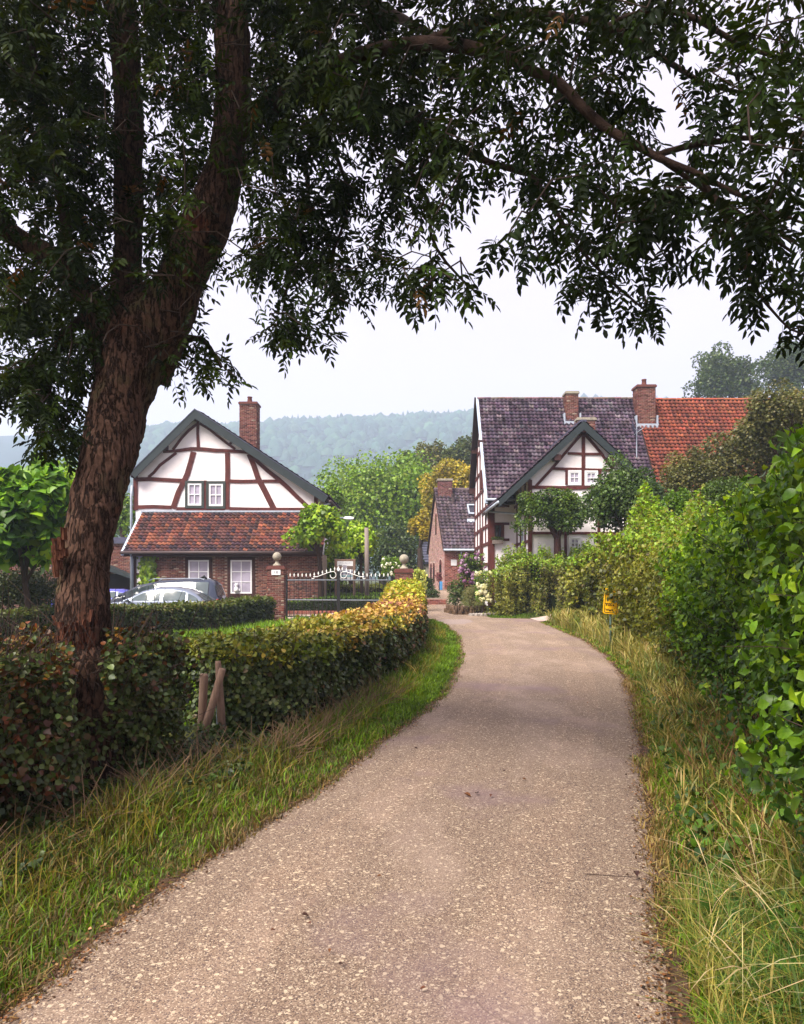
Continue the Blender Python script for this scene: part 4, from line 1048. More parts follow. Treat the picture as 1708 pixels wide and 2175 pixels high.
fz = zbe - .35; b = MB(); g0 = A_ - gd * .36 + Vector((0, 0, fz)); b.tube([g0 - fd * .1, g0 + fd * 13], .07, 8); b.build('gutter', M['lead'], hB, True)
px_ = A_ + fd * .95 - gd * .1; b = MB(); b.tube([px_ - gd * .24 + Vector((0, 0, fz)), px_ + Vector((0, 0, fz - .35)), px_ + Vector((0, 0, .5))], .045, 8); b.build('downpipe', M['lead'], hB, True)
b = MB(); b.prism([(.38, 2.25), (.72, 2.25), (.72, 2.6), (.38, 2.6)], TFb, .0, .03); b.build('number_plate', M['white_paint'], hB)
cb = A_ + gd * (GL / 2); chimney(hB, cb.x + .1, cb.x + 1.0, cb.y - .5, cb.y + .3, 6.3, 7.6, pal=[(.14, .05, .055), (.2, .08, .08), (.24, .1, .1)], n_obj=60)
b = MB(); c0 = A_ + gd * 2.6 + fd * .95 + Vector((0, 0, zbe + 2.6 * (zbr - zbe) / (GL / 2))); b.tube([c0 - Vector((0, 0, .2)), c0 + Vector((0, 0, .45))], [.11, .09], 10); b.tube([c0 + Vector((0, 0, .45)), c0 + Vector((0, 0, .58))], .14, 10); b.build('flue_pipe', M['gutter'], hB)
sk0 = A_ + gd * 1.95 + fd * 2.0; slp = (zbr - zbe) / (GL / 2)
def TSk(a, s, d): return tuple(A_ + fd * a + gd * s + Vector((0, 0, zbe + s * slp)) + Vector((-gd.x * slp, -gd.y * slp, 1)).normalized() * d)
b = MB()
for (a0, a1, s0, s1) in ((1.75, 2.4, 1.78, 1.86), (1.75, 2.4, 2.34, 2.42), (1.75, 1.83, 1.86, 2.34), (2.32, 2.4, 1.86, 2.34)): b.box(a0, a1, .02, .16, s0, s1, T=lambda a, d, s_: TSk(a, s_, d))
sw = b.build('roof_window', M['lead'], hB); b = MB(); b.box(1.83, 2.32, .03, .1, 1.86, 2.34, T=lambda a, d, s_: TSk(a, s_, d)); b.build('pane', M['pane_dark'], sw)
b = MB(); b.box(1.6, 2.5, .03, .09, 1.3, 1.5, T=lambda a, d, s_: TSk(a, s_, d)); b.build('lead_flashing', M['lead'], hB)

# small slate roofed chapel
ch_ = thing('slate_chapel', 'tiny stone chapel with a dark slate roof and finial, left of the brick cottage', 'chapel', (1.7, 59, .8))
x0, x1 = PX(891.5, 58), PX(914, 58)
b = MB(); b.prism([(58, .5), (61.5, .5), (61.5, 2.9), (59.75, 4.95), (58, 2.9)], lambda a, z, d: (d, a, z), x0, x1); b.build('wall', M['stone'], ch_)
b = MB(); b.prism([(57.75, 2.75), (59.75, 5.1), (59.75, 4.95), (57.8, 2.6)], lambda a, z, d: (d, a, z), x0 + .15, x1); sl = b.build('slate_roof', M['slate'], ch_)
for i in range(11):
    b = MB(); y0 = 57.72 + i * .185; z0 = 2.77 + i * .2175; b.box(x0 + .12, x1, y0, y0 + .2, z0, z0 + .03); b.build('slate_course', M['slate'], sl)
b = MB(); b.prism([(61.7, 2.75), (59.75, 5.1), (59.75, 4.95), (61.6, 2.6)], lambda a, z, d: (d, a, z), x0 + .1, x1); b.build('slate_roof', M['slate'], ch_)
b = MB(); b.lathe([(.09, 0), (.12, .15), (.07, .3), (.10, .4), (.03, .6), (.02, 1.0), (.004, 1.3)], (x0 + .55, 59.75, 5.05), 10); b.build('finial', M['lead'], ch_, True)
# ================================================================== GATE, PILLARS, YARD
def pillar(label, x0, x1, y0, ztop, zb, rb_, plate=False):
    g = float(H((x0 + x1) / 2, y0)); t = thing('gate_pillar', label, 'gate pillar', ((x0 + x1) / 2, y0 + .3, g), 'brick gate pillars')
    d = x1 - x0; b = MB(); b.box(x0 + .012, x1 - .012, y0 + .012, y0 + d - .012, g - .1, ztop - .15); pw = b.build('shaft', M['mortar'], t)
    brick_panel(pw, lambda a, z, o: (a, y0 + .012 - o, z), x0, x1, g, ztop - .15, n_obj=200, pale=.12)
    brick_panel(pw, lambda a, z, o: (x1 - .012 + o, a, z), y0, y0 + d, g, ztop - .15, n_obj=0)
    brick_panel(pw, lambda a, z, o: (x0 + .012 - o, a, z), y0, y0 + d, g, ztop - .15, n_obj=0)
    b = MB(); b.box(x0 - .04, x1 + .04, y0 - .04, y0 + d + .04, ztop - .15, ztop - .07); b.box(x0 - .01, x1 + .01, y0 - .01, y0 + d + .01, ztop - .07, ztop); b.build('cap', M['brick_plain'], t, bevel=.008)
    c = ((x0 + x1) / 2, y0 + d / 2, ztop); h = zb - ztop
    b = MB(); prof = [(rb_ * .95, 0), (rb_ * .9, .04), (rb_ * .5, .1), (rb_ * .33, h - rb_ - .02), (rb_ * .42, h - rb_ + .03)]
    prof += [(rb_ * math.sin(t_), h - rb_ * math.cos(t_)) for t_ in np.linspace(.42, 3.1, 12)]
    b.lathe(prof, c, 22); b.build('ball_finial', M['stone'], t, True)
    return t
PLX0, PLX1, PLY = PX(567.5, 28.2), PX(603.4, 28.2), 28.2
PRX0, PRX1, PRY = PX(839, 27.3), PX(877.5, 27.3), 27.3
p1 = pillar('brick gate pillar carrying the white house number plate and a stone ball', PLX0, PLX1, PLY, 2.03, PZ(1182, 28.4), .175)
b = MB(); b.box(PX(577, PLY), PX(596, PLY), PLY - .035, PLY - .012, PZ(1221, PLY), PZ(1210.5, PLY)); pl = b.build('number_plate', M['white_paint'], p1)
text_mesh('digits', '18', .15, M['slate'], pl, Matrix.Translation((PX(586, PLY), PLY - .038, PZ(1215.7, PLY))) @ Matrix.Rotation(R(90), 4, 'X'), .002, 0, 1.35)
p2 = pillar('brick gate pillar with a stone ball half hidden behind the yellow end of the hedge', PRX0, PRX1, PRY, 1.9, PZ(1187, 27.5), .18)

GA, GB = Vector((PX(609.5, 28.2), 28.15, 0)), Vector((PX(832, 27.3), 27.35, 0))
gdv = (GB - GA).normalized(); GLn = (GB - GA).length
gt = thing('wrought_iron_gate', 'black double wrought iron gate with white spear tips and white scrolls', 'gate', ((GA.x + GB.x) / 2, 27.8, -.05))
def G(a, z): return GA + gdv * a + Vector((0, 0, z))
def gpart(name, f, m_): b = MB(); f(b); return b.build(name, M[m_], gt)
half = GLn / 2
gpart('gate_post', lambda b: b.tube([G(0, -.08), G(0, 1.68)], .045, 6), 'black_metal')
gpart('gate_post', lambda b: b.tube([G(GLn, -.08), G(GLn, 1.6)], .045, 6), 'black_metal')
gpart('centre_post', lambda b: b.box(-.065, .065, -.04, .04, -.06, 1.82, T=lambda x, y, z: tuple(G(half + x, z) + Vector((0, y, 0)))), 'black_metal')
for (a0, a1) in ((.03, half - .065), (half + .065, GLn - .03)):
    for z, m_ in ((1.47, 'rail_grey'), (.70, 'rail_grey'), (.05, 'black_metal')):
        gpart('rail', lambda b: b.tube([G(a0, z), G(a1, z)], .026, 6), m_)
nb_ = 24; iv = 0
for i in range(nb_):
    s = (i + .5) / 12; lf = i < 12; f = (s if lf else s - 1)
    a = .06 + f * (half - .13) if lf else half + .07 + f * (half - .13)
    c_ = f if lf else 1 - f
    zt = 1.60 + .26 * max(0, (c_ - .48) / .52) ** 1.1 if c_ > .48 else 1.60
    gpart('bar', lambda b: b.tube([G(a, .05), G(a, zt)], .012, 5), 'black_metal')
    def fin(b):
        T_ = lambda x, y, z: tuple(G(a + x, zt + z) + Vector((0, y, 0)))
        b.box(-.010, .010, -.008, .008, 0, .09, T=T_); b.box(-.030, .030, -.007, .007, .055, .078, T=T_)
        b.prism([(-.019, .09), (.019, .09), (0, .15)], lambda x, z, y: T_(x, y, z), -.008, .008)
    gpart('spear_tip', fin, 'white_metal')
for i in range(48):
    a = .05 + (i + .5) / 48 * (GLn - .1)
    if abs(a - half) > .08 and i % 2 == 0 or False: gpart('bar', lambda b: b.tube([G(a + .02, .05), G(a + .02, .70)], .010, 5), 'black_metal')
def ctip(b):
    T_ = lambda x, y, z: tuple(G(half + x, 1.82 + z) + Vector((0, y, 0)))
    b.box(-.025, .025, -.02, .02, 0, .10, T=T_); b.box(-.06, .06, -.015, .015, .05, .09, T=T_); b.prism([(-.045, .09), (.045, .09), (0, .19)], lambda x, z, y: T_(x, y, z), -.015, .015)
gpart('spear_tip', ctip, 'white_metal')
for s in (-1, 1):
    pts = []
    for k in range(8): t_ = k / 7 * 4.2; r_ = .05 - .003 * k; pts.append((1.02 - .05 * math.cos(t_ - 1.2) * 1 + .0, 1.555 - r_ * math.sin(t_ - 1.2)))
    pts = pts[::-1] + [(.85, 1.60), (.55, 1.71), (.33, 1.785), (.22, 1.80)]
    c0 = (.22, 1.66); pts += [(c0[0] + (.14 - .003 * k) * math.sin(-t_), c0[1] + (.14 - .003 * k) * math.cos(-t_)) for k, t_ in enumerate(np.linspace(.3, 4.9, 14))]
    gpart('scroll', lambda b: b.tube([G(half + s * x, z) - Vector((0, .03, 0)) for x, z in pts], .012, 5), 'white_metal')

# information board
ib = thing('information_board', 'brown wooden notice board with a white panel of village pictures, behind the gate', 'notice board', (-2.7, 34, 0))
for x in (PX(713.5, 34), PX(752.5, 34)): b = MB(); b.box(x - .055, x + .055, 33.95, 34.06, -.05, PZ(1187, 34)); b.build('post', M['post_wood'], ib)
b = MB(); b.box(PX(713, 34) + .06, PX(753, 34) - .06, 33.96, 34.05, PZ(1191.5, 34), PZ(1187.5, 34)); b.build('top_rail', M['post_wood'], ib)
fx0, fx1, fz0, fz1 = PX(716.5, 34), PX(750.8, 34), PZ(1231.5, 34), PZ(1191.8, 34)
b = MB(); b.box(fx0, fx1, 33.97, 33.99, fz0, fz1); b.build('panel', M['white_paint'], ib)
PIC = colmat('print', .5, .25, 14, .4)
def sub(nm, q0, q1, r0, r1, c):
    b = MB(); b.cur = c; x0, x1 = fx0 + (fx1 - fx0) * q0, fx0 + (fx1 - fx0) * q1; z0, z1 = fz0 + (fz1 - fz0) * r0, fz0 + (fz1 - fz0) * r1
    b.poly([(x0, 33.966, z0), (x1, 33.966, z0), (x1, 33.966, z1), (x0, 33.966, z1)]); b.build(nm, PIC, ib)
rp = random.Random(5)
for i in range(9): sub('heading_stroke', .08 + .095 * i, .08 + .095 * i + rp.uniform(.04, .075), .885, .905 + rp.uniform(0, .015), (.3, .3, .42))
sub('picture', .02, .34, .55, .74, (.22, .13, .10)); sub('picture', .36, .58, .55, .78, (.45, .42, .5)); sub('picture', .60, .97, .55, .74, (.2, .14, .12)); sub('picture', .1, .3, .76, .80, (.05, .05, .06))
for q in ((.03, .2, .30, .50, (.45, .45, .6)), (.23, .4, .28, .52, (.3, .27, .38)), (.43, .62, .30, .52, (.35, .38, .5)), (.65, .8, .28, .5, (.32, .3, .42)), (.82, .96, .30, .5, (.3, .3, .42)), (.05, .95, .16, .24, (.30, .55, .62)), (.3, .6, .05, .13, (.3, .25, .3))): sub('picture', *q)
wp = thing('wooden_pole', 'tall weathered wooden pole standing in front of the bright green lime tree', 'pole', (PX(779.5, 33.6), 33.6, 0))
b = MB(); b.tube([(PX(779.5, 33.6), 33.6, -.1), (PX(779.5, 33.6), 33.6, 2), (PX(778.5, 33.6), 33.6, PZ(1121, 33.6))], [.115, .108, .095], 10); b.build('shaft', M['grey_wood'], wp, True)
# street lamp: column hidden by the lime tree, head shows to its right
sl_ = thing('street_lamp', 'street lamp with a slim white head peeping out above the lime tree', 'street lamp', (PX(672, 36.5), 36.5, 0))
b = MB(); b.tube([(PX(672, 36.5), 36.5, -.1), (PX(672, 36.5), 36.5, 3.6), (PX(674, 36.5), 36.5, 4.2), (PX(700, 36.5), 36.5, 4.58), (PX(731, 36.5), 36.5, 4.58)], [.07, .05, .045, .04, .035], 8); b.build('column', M['lead'], sl_, True)
b = MB(); b.tube([(PX(729, 36.5), 36.5, 4.57), (PX(733, 36.5), 36.5, 4.58), (PX(742, 36.5), 36.5, 4.57), (PX(750, 36.5), 36.5, 4.56), (PX(752, 36.5), 36.5, 4.56)], [.04, .09, .11, .09, .03], 10, squash=.5); b.build('lamp_head', M['white_paint'], sl_, True)
# yard edging wall under the box hedge
ew_ = thing('edging_wall', 'low dark brick edging under the clipped box hedge behind the gate', 'edging', (-2.5, 31.2, 0))
b = MB(); b.box(-6.4, .7, 31.2, 31.5, -.1, .10); ewc = b.build('core', M['mortar'], ew_)
brick_panel(ewc, lambda a, z, d: (a, 31.2 - d, z), -6.4, .7, -.02, .16, bl=.065, bh=.14, n_obj=90, pal=REDB, pale=.1, prio=lambda it: -np.abs(it[:, 0] + 4))

# weathered posts in the hedge gap
def stake(p0, p1, r0, r1, label):
    t = thing('fence_stake', label, 'stake', p0, 'weathered stakes in the hedge gap'); b = MB(); p0, p1 = Vector(p0), Vector(p1)
    b.tube([p0, p0.lerp(p1, .5) + Vector((.006, 0, 0)), p1, p1 + (p1 - p0).normalized() * .02], [r0, (r0 + r1) / 2, r1, r1 * .85], 9); b.build('shaft', M['post_wood'], t, True)
YS = 6.4
stake((PX(422, YS), YS, -.05), (PX(433.5, YS), YS, PZ(1436, YS)), .036, .038, 'short upright weathered stake, leftmost in the gap between the two hedges')
stake((PX(426, YS), YS - .12, .05), (PX(472, YS), YS, PZ(1424, YS)), .040, .032, 'reddish stake leaning to the right across the hedge gap')
stake((PX(468, YS), YS + .1, -.05), (PX(456, YS), YS + .12, PZ(1412, YS)), .040, .028, 'grey upright stake crossed by the leaning one in the hedge gap')
wr_ = MB(); wr_.tube([(PX(432, YS), YS, .38), (PX(445, YS), YS - .03, .42), (PX(456, YS), YS + .05, .46)], .003, 4); wr_.tube([(PX(430, YS), YS - .04, .15), (PX(445, YS), YS - .05, .30), (PX(462, YS), YS - .05, .46), (PX(464, YS), YS - .05, .3)], .004, 4)
tag(wr_.build('wire', M['lead'], None), 'loop of fence wire tied round the crossed stakes', 'wire')

# yellow sign
sg = thing('yellow_sign', 'yellow road sign with a black border, partly swallowed by the hawthorn hedge', 'sign', (PX(1297, 15.6), 15.6, float(H(PX(1297, 15.6), 15.6))))
sx, sy = PX(1297, 15.6), 15.6
RS = Matrix.Translation((sx, sy - .05, (PZ(1250, 15.6) + PZ(1304, 15.6)) / 2)) @ Matrix.Rotation(R(5), 4, 'Y')
sh_ = (PZ(1250, 15.6) - PZ(1304, 15.6)) / 2; sw_ = .165
yel = simple('sign_yellow', (.92, .50, .008), .45, .08, 5); blk = simple('sign_black', (.02, .012, .01), .5, .1, 5)
def rr(w_, h_, r_): return [(cx_ + r_ * math.cos(t_), cz_ + r_ * math.sin(t_)) for cx_, cz_, t0 in ((w_ - r_, h_ - r_, 0), (-w_ + r_, h_ - r_, 1.571), (-w_ + r_, -h_ + r_, 3.1416), (w_ - r_, -h_ + r_, 4.712)) for t_ in np.linspace(t0, t0 + 1.571, 5)]
TSg = lambda a, z, d: tuple(RS @ Vector((a, -d, z)))
b = MB(); b.prism(rr(sw_, sh_, .045), TSg, 0, .012); b.build('sign_plate', yel, sg)
b = MB(); o_ = rr(sw_ - .022, sh_ - .022, .035); i_ = rr(sw_ - .036, sh_ - .036, .028); n_ = len(o_)
b.faces([TSg(a, z, .015) for a, z in o_] + [TSg(a, z, .015) for a, z in i_], [(k, (k + 1) % n_, n_ + (k + 1) % n_, n_ + k) for k in range(n_)]); b.build('border', blk, sg)
def tx(s, x, z, size): text_mesh('lettering', s, size, blk, sg, RS @ Matrix.Translation((x, -.016, z)) @ Matrix.Rotation(R(90), 4, 'X'), .001, .0015)
tx('Werk', -.03, -.19, .075)
for z, x1 in ((.13, .0), (-.06, .02)): b = MB(); b.box(-.125, x1, -.017, -.013, z, z + .014, T=lambda a, y, zz: tuple(RS @ Vector((a, y, zz)))); b.build('print_bar', blk, sg)
for z in (.165, .04, -.10): b = MB(); [b.box(x, x + .022, -.017, -.013, z, z + random.uniform(.015, .04), T=lambda a, y, zz: tuple(RS @ Vector((a, y, zz)))) for x in (-.11, -.07, -.035, .0, .04)]; b.build('print_mark', blk, sg)
b = MB(); b.tube([(sx, sy, float(H(sx, sy)) - .1), (sx - .005, sy, PZ(1260, sy))], .022, 8); b.build('post', simple('post_green', (.10, .16, .13), .5, .3, 6), sg, True)

# ================================================================== CARS
def car(label, cx, cy, L, Wd, Hh, paint_, face=-1, roof=None, hood=.95, belt=.9, group='parked cars'):
    """Side profile lofted over the width; nose towards face * X. roof = list of (t, height) for the cabin, t from nose 0 to tail 1."""
    z0 = float(H(cx, cy)); t = thing('parked_car', label, 'car', (cx, cy, z0), group)
    X = lambda s: cx + face * (.5 - s) * L
    st = np.linspace(0, 1, 41); hb = np.interp(st, [0, .03, .1, .28, .8, .95, .99, 1], [.55, .72, hood - .1, hood, belt + .05, belt + .02, belt - .1, .6])
    rt, rh = zip(*roof); cab0, cab1 = rt[0], rt[-1]
    hr = np.where((st >= cab0) & (st <= cab1), np.interp(st, rt, rh), 0); top = np.maximum(hb, hr)
    wd = Wd / 2 * np.interp(st, [0, .04, .15, .5, .9, .98, 1], [.70, .86, .97, 1, .97, .88, .75])
    rings = []
    for i, s in enumerate(st):
        w_ = wd[i]; zb_ = .22 + .1 * (s < .04) + .12 * (s > .97); b_ = hb[i]; tp = top[i]; k_ = max(0, tp - b_); wr_2 = w_ - .32 * k_ / .55 * .75
        half_ = [(w_ * .9, zb_), (w_ * .985, .4), (w_, .62), (w_ * .98, b_ - .06), (w_ * .955 if k_ > .02 else w_ * .9, b_), (wr_2 * 1.0 if k_ > .02 else w_ * .7, b_ + k_ * .80 + (.015 if k_ < .02 else 0)), ((wr_2 - .09) if k_ > .02 else w_ * .45, tp - (.02 if k_ > .02 else -.03)), (.0, tp + .02 if k_ > .02 else tp + .04)]
        rings.append([(X(s), cy - q, z0 + z) for q, z in half_] + [(X(s), cy + q, z0 + z) for q, z in half_[-2::-1]])
    b = MB(); k = len(rings[0]); pts = [p for r_ in rings for p in r_]
    fs = [(i * k + j, i * k + j + 1, (i + 1) * k + j + 1, (i + 1) * k + j) for i in range(len(rings) - 1) for j in range(k - 1)] + [tuple(range(k)), tuple((len(rings) - 1) * k + j for j in range(k - 1, -1, -1))]
    b.faces(pts, fs); body = b.build('body', paint_, t, True)
    # side glass follows the cabin, broken by pillars
    def gl(s0, s1, sd_, inset=.05):
        ss = np.linspace(s0, s1, 9); lo = []; hi = []
        for s in ss:
            b_ = np.interp(s, st, hb) + .03; tp = np.interp(s, st, top); w_ = np.interp(s, st, wd); kk = max(tp - np.interp(s, st, hb), .001); wt_ = w_ - .24 * kk / .55
            zt_ = tp - inset - .05; f_ = np.clip((zt_ - b_) / (kk * .8), 0, 1); zt_ = max(zt_, b_ + .004)
            lo.append((X(s), cy + sd_ * (w_ * .955 + .008), z0 + b_)); hi.append((X(s), cy + sd_ * (w_ * .955 * (1 - f_) + wt_ * f_ + .010), z0 + zt_))
        b = MB(); b.faces(lo + hi, [(i, i + 1, len(ss) + i + 1, len(ss) + i) for i in range(len(ss) - 1)]); b.build('side_window', M['car_glass'], t, True)
    span = cab1 - cab0; cuts = roof_cuts = (cab0 + .13 * span, cab0 + .46 * span, cab0 + .50 * span, cab0 + .76 * span, cab0 + .79 * span, cab1 - .09 * span)
    for sd_ in (-1, 1):
        gl(cuts[0], cuts[1], sd_); gl(cuts[2], cuts[3], sd_); gl(cuts[4], cuts[5], sd_)
    def screen(sA, sB, nm):
        P_ = []
        for s in np.linspace(sA, sB, 6):
            tp = np.interp(s, st, top); w_ = np.interp(s, st, wd); kk = max(tp - np.interp(s, st, hb), 0); wt_ = (w_ - .24 * kk / .55 - .13)
            P_.append([(X(s), cy - wt_, z0 + tp - .005), (X(s), cy, z0 + tp + .032), (X(s), cy + wt_, z0 + tp - .005)])
        q = [p for r_ in P_ for p in r_]; b = MB(); b.faces(q, [(i * 3 + j, i * 3 + j + 1, i * 3 + j + 4, i * 3 + j + 3) for i in range(5) for j in range(2)]); b.build(nm, M['car_glass'], t, True)
    screen(rt[0] + .02, rt[1] - .01, 'windscreen'); screen(rt[-2] + .01, rt[-1] - .005, 'rear_window')
    for sx_ in (.19, .8):
        for sd_ in (-1, 1):
            b = MB(); c = (X(sx_), cy + sd_ * (Wd / 2 - .12), z0 + .31); ring = lambda r_, y: [(c[0] + r_ * math.cos(a), y, c[2] + r_ * math.sin(a)) for a in np.linspace(0, 6.283, 21)[:-1]]
            q = ring(.31, c[1] - .11) + ring(.31, c[1] + .11); b.faces(q, [(i, (i + 1) % 20, 20 + (i + 1) % 20, 20 + i) for i in range(20)] + [tuple(range(20)), tuple(range(39, 19, -1))]); wh = b.build('wheel', M['rubber'], t)
            b = MB(); yo = c[1] + sd_ * .115; q = ring(.2, yo) + ring(.05, yo + sd_ * .02); b.faces(q, [(i, (i + 1) % 20, 20 + (i + 1) % 20, 20 + i) for i in range(20)]); b.build('rim', M['chrome'], wh)
    for sd_ in (-1, 1):
        b = MB(); b.box(X(.02) - .06, X(.02) + .10, cy + sd_ * Wd * .36 - .12, cy + sd_ * Wd * .36 + .12, z0 + .58, z0 + .70); b.build('headlight', M['lamp_clear'], t, bevel=.02)
        b = MB(); b.box(X(.985) - .06, X(.985) + .05, cy + sd_ * Wd * .38 - .07, cy + sd_ * Wd * .38 + .07, z0 + .7, z0 + .95); b.build('tail_light', M['lamp_red'], t, bevel=.02)
        s_ = cab0 + .1 * span; b = MB(); b.tube([(X(s_), cy + sd_ * (Wd / 2 - .05), z0 + belt + .06), (X(s_) , cy + sd_ * (Wd / 2 + .06), z0 + belt + .08), (X(s_), cy + sd_ * (Wd / 2 + .18), z0 + belt + .09)], [.03, .07, .05], 8, squash=.8); b.build('wing_mirror', paint_, t, True)
    return t
car('silver hatchback with a curved window line, nearest to the clipped hedge', PX(352, 26.6), 26.0, 4.05, 1.72, 1.46, M['paint_silver'], roof=[(.22, .93), (.40, 1.32), (.50, 1.42), (.66, 1.44), (.78, 1.36), (.86, 1.22), (.955, .95)], belt=.9)
mpv = car('dark blue people carrier with roof rails, parked behind the silver car', PX(352, 28.8), 28.6, 4.75, 1.85, 1.72, M['paint_navy'], roof=[(.13, 1.0), (.34, 1.50), (.50, 1.66), (.72, 1.71), (.90, 1.70), (.945, 1.62), (.985, 1.02)], hood=1.02, belt=1.0)
zc = float(H(-9.3, 28.6)); xc = PX(352, 28.8)
for s in (-1, 1): b = MB(); b.tube([(xc - .4, 28.6 + s * .58, zc + 1.66), (xc - .2, 28.6 + s * .58, zc + 1.735), (xc + 1.6, 28.6 + s * .58, zc + 1.75), (xc + 1.75, 28.6 + s * .58, zc + 1.70)], .018, 6); b.build('roof_rail', M['lead'], mpv)
b = MB(); b.tube([(xc + 1.5, 28.3, zc + 1.74), (xc + 1.68, 28.3, zc + 1.82), (xc + 1.78, 28.3, zc + 1.73)], [.03, .06, .03], 8); b.build('roof_aerial', M['rubber'], mpv)
car('bright blue car, mostly hidden behind the big ash trunk', PX(205, 31), 31.0, 3.9, 1.65, 1.42, M['paint_blue'], roof=[(.22, .9), (.38, 1.22), (.50, 1.30), (.80, 1.29), (.90, 1.2), (.965, .9)], face=-1, belt=.86)
# ================================================================== HILL AND WOODLAND
hx = np.linspace(-1050, 1250, 130); hy = np.linspace(420, 1400, 60); HX, HY = np.meshgrid(hx, hy)
def ridge(x):   # ridge height above the lane at distance 1000, by bearing
    return np.interp(x, [-1000, -580, -360, -194, -96, 0, 96, 240, 520, 1200], [184, 190, 196, 202, 206, 208, 220, 232, 220, 180])
def hillz(x, y):
    t = sst(430, 1000, y); base = -2 + ridge(x * 1000 / np.maximum(y, 1)) * (t ** .9) + 7 * wob(np.stack([x, y, 0 * x], -1).reshape(-1, 3), .0065).reshape(np.shape(x)) * t
    return base - .06 * np.maximum(0, y - 1010)
V = np.stack([HX, HY, hillz(HX, HY)], -1).reshape(-1, 3); ii = (np.arange(59)[:, None] * 130 + np.arange(129)[None]).ravel()
tag(nobj('hill', npmesh('hill', V, np.stack([ii, ii + 1, ii + 131, ii + 130], 1), simple('hill_haze_tint', (.02, .05, .05), 1, .4, .05), smooth=True)), 'wooded hillside closing the valley', kind='structure')  # hill colour carries some of the blue of the distant haze
q = np.random.default_rng(21); nt_ = 5500
wy = 430 + 600 * q.random(nt_) ** .7; wx = (q.uniform(-1, 1, nt_)) * (wy * .5) + 0; wz = hillz(wx, wy)
ico = []
for i in range(7): ico.append((math.cos(i * .8976), math.sin(i * .8976), .05))
for i in range(6): ico.append((.78 * math.cos(i * 1.047 + .4), .78 * math.sin(i * 1.047 + .4), .62))
ico.append((0, 0, 1.)); ico = np.array(ico)
icf = [[i, (i + 1) % 7, 7 + i % 6] for i in range(7)] + [[7 + i, (i + 1) % 7, 7 + (i + 1) % 6] for i in range(6)] + [[7 + i, 7 + (i + 1) % 6, 13] for i in range(6)]
icf = np.array(icf); r_ = q.uniform(4.5, 8.5, nt_); h_ = r_ * q.uniform(1.1, 1.7, nt_)
con = (q.random(nt_) < .10) | ((wy > 960) & (q.random(nt_) < .3)); h_ = np.where(con, r_ * 1.9, h_); r_ = np.where(con, r_ * .6, r_)
Vt = ico[None] * np.stack([r_, r_, h_], 1)[:, None]; Vt = Vt * (1 + q.normal(0, .10, Vt.shape)); Vt[:, 7:13, :2] *= np.where(con, .6, 1.)[:, None, None]
Vt = Vt + np.stack([wx, wy, wz + r_ * .2], 1)[:, None]
ct = pal_cols(nt_, [(.012, .04, .05), (.02, .06, .07), (.035, .085, .08)], .2); ct[con] *= .6  # blue of the distance haze is mixed into the crown colours
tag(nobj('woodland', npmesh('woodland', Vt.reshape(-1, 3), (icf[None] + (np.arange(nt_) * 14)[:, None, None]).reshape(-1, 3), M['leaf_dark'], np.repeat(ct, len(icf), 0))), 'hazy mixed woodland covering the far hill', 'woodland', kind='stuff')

# ================================================================== TREES IN THE MIDDLE DISTANCE
GREEN = [(0.025, 0.06, 0.01), (0.06, 0.128, 0.017), (0.111, 0.212, 0.031), (0.17, 0.289, 0.043)]
LIME = [(0.045, 0.09, 0.009), (0.105, 0.21, 0.018), (0.195, 0.33, 0.03), (0.3, 0.45, 0.045)]
DARKG = [(0.015, 0.033, 0.015), (0.03, 0.06, 0.022), (0.053, 0.09, 0.033), (0.083, 0.128, 0.045)]
OLIVE = [(0.045, 0.048, 0.015), (0.09, 0.09, 0.027), (0.15, 0.143, 0.042), (0.225, 0.195, 0.06)]
GOLD = [(.13, .10, .01), (.26, .21, .015), (.42, .33, .025), (.56, .43, .04)]
GOLD_ = [(0.13, 0.098, 0.01), (0.286, 0.195, 0.016), (0.468, 0.305, 0.026), (0.598, 0.403, 0.039)]
PINKF = [(.12, .03, .10), (.25, .09, .22), (.42, .25, .40)]
def TR(name, label, u0, u1, v0, v1, Y, n, size, pal, seed, **k):
    """Tree given by the outline it shows and its distance."""
    c = (PX((u0 + u1) / 2, Y), Y, PZ((v0 + v1) / 2, Y)); r = ((u1 - u0) / 2 / F * Y, (u1 - u0) / 2 / F * Y * .8, (v1 - v0) / 2 / F * Y)
    depth = k.pop('depth', 1.); r = (r[0], r[1] * depth, r[2])
    return tree(name, label, k.pop('cat', 'tree'), k.pop('base', (c[0], c[1])), c, (r[0], r[1], r[2]), n, size, pal, seed, **k)
TR('walnut_tree', 'broad rounded light green tree between the white house and the golden tree', 672, 955, 960, 1235, 63, 21000, .26, GREEN[1:] + [(.14, .21, .03)], 11, nb=80, trunk_r=.35, shell=(.5, .9))
TR('dark_tree', 'small dark tufted tree top just above the broad light green tree', 832, 895, 950, 1040, 66, 2500, .24, DARKG, 12, nb=16)
TR('olive_tree', 'dull olive green tree highest behind the golden tree, under the hill', 868, 962, 928, 1080, 78, 5000, .26, [(.05, .06, .015), (.09, .10, .025), (.13, .14, .035)], 13, nb=22)
TR('olive_tree', 'grey green tree beside the farmhouse gable, above the golden tree', 935, 1030, 920, 1080, 76, 5000, .26, [(.03, .05, .015), (.06, .085, .03), (.09, .12, .04)], 14, nb=22)
TR('golden_tree', 'golden yellow leaved tree rising behind the brick cottage chimney', 885, 1045, 958, 1170, 56, 10000, .2, GOLD, 15, nb=44, f=(.18, .3))
TR('golden_tree', 'small golden leaved tree left of the brick cottage gable', 862, 922, 1085, 1175, 50.5, 3000, .2, GOLD, 16, nb=18, f=(.2, .35))
TR('dark_tree', 'dark bluish tree behind the wooden pole and stone ball', 780, 900, 1115, 1270, 54, 8000, .2, DARKG, 17, nb=36)
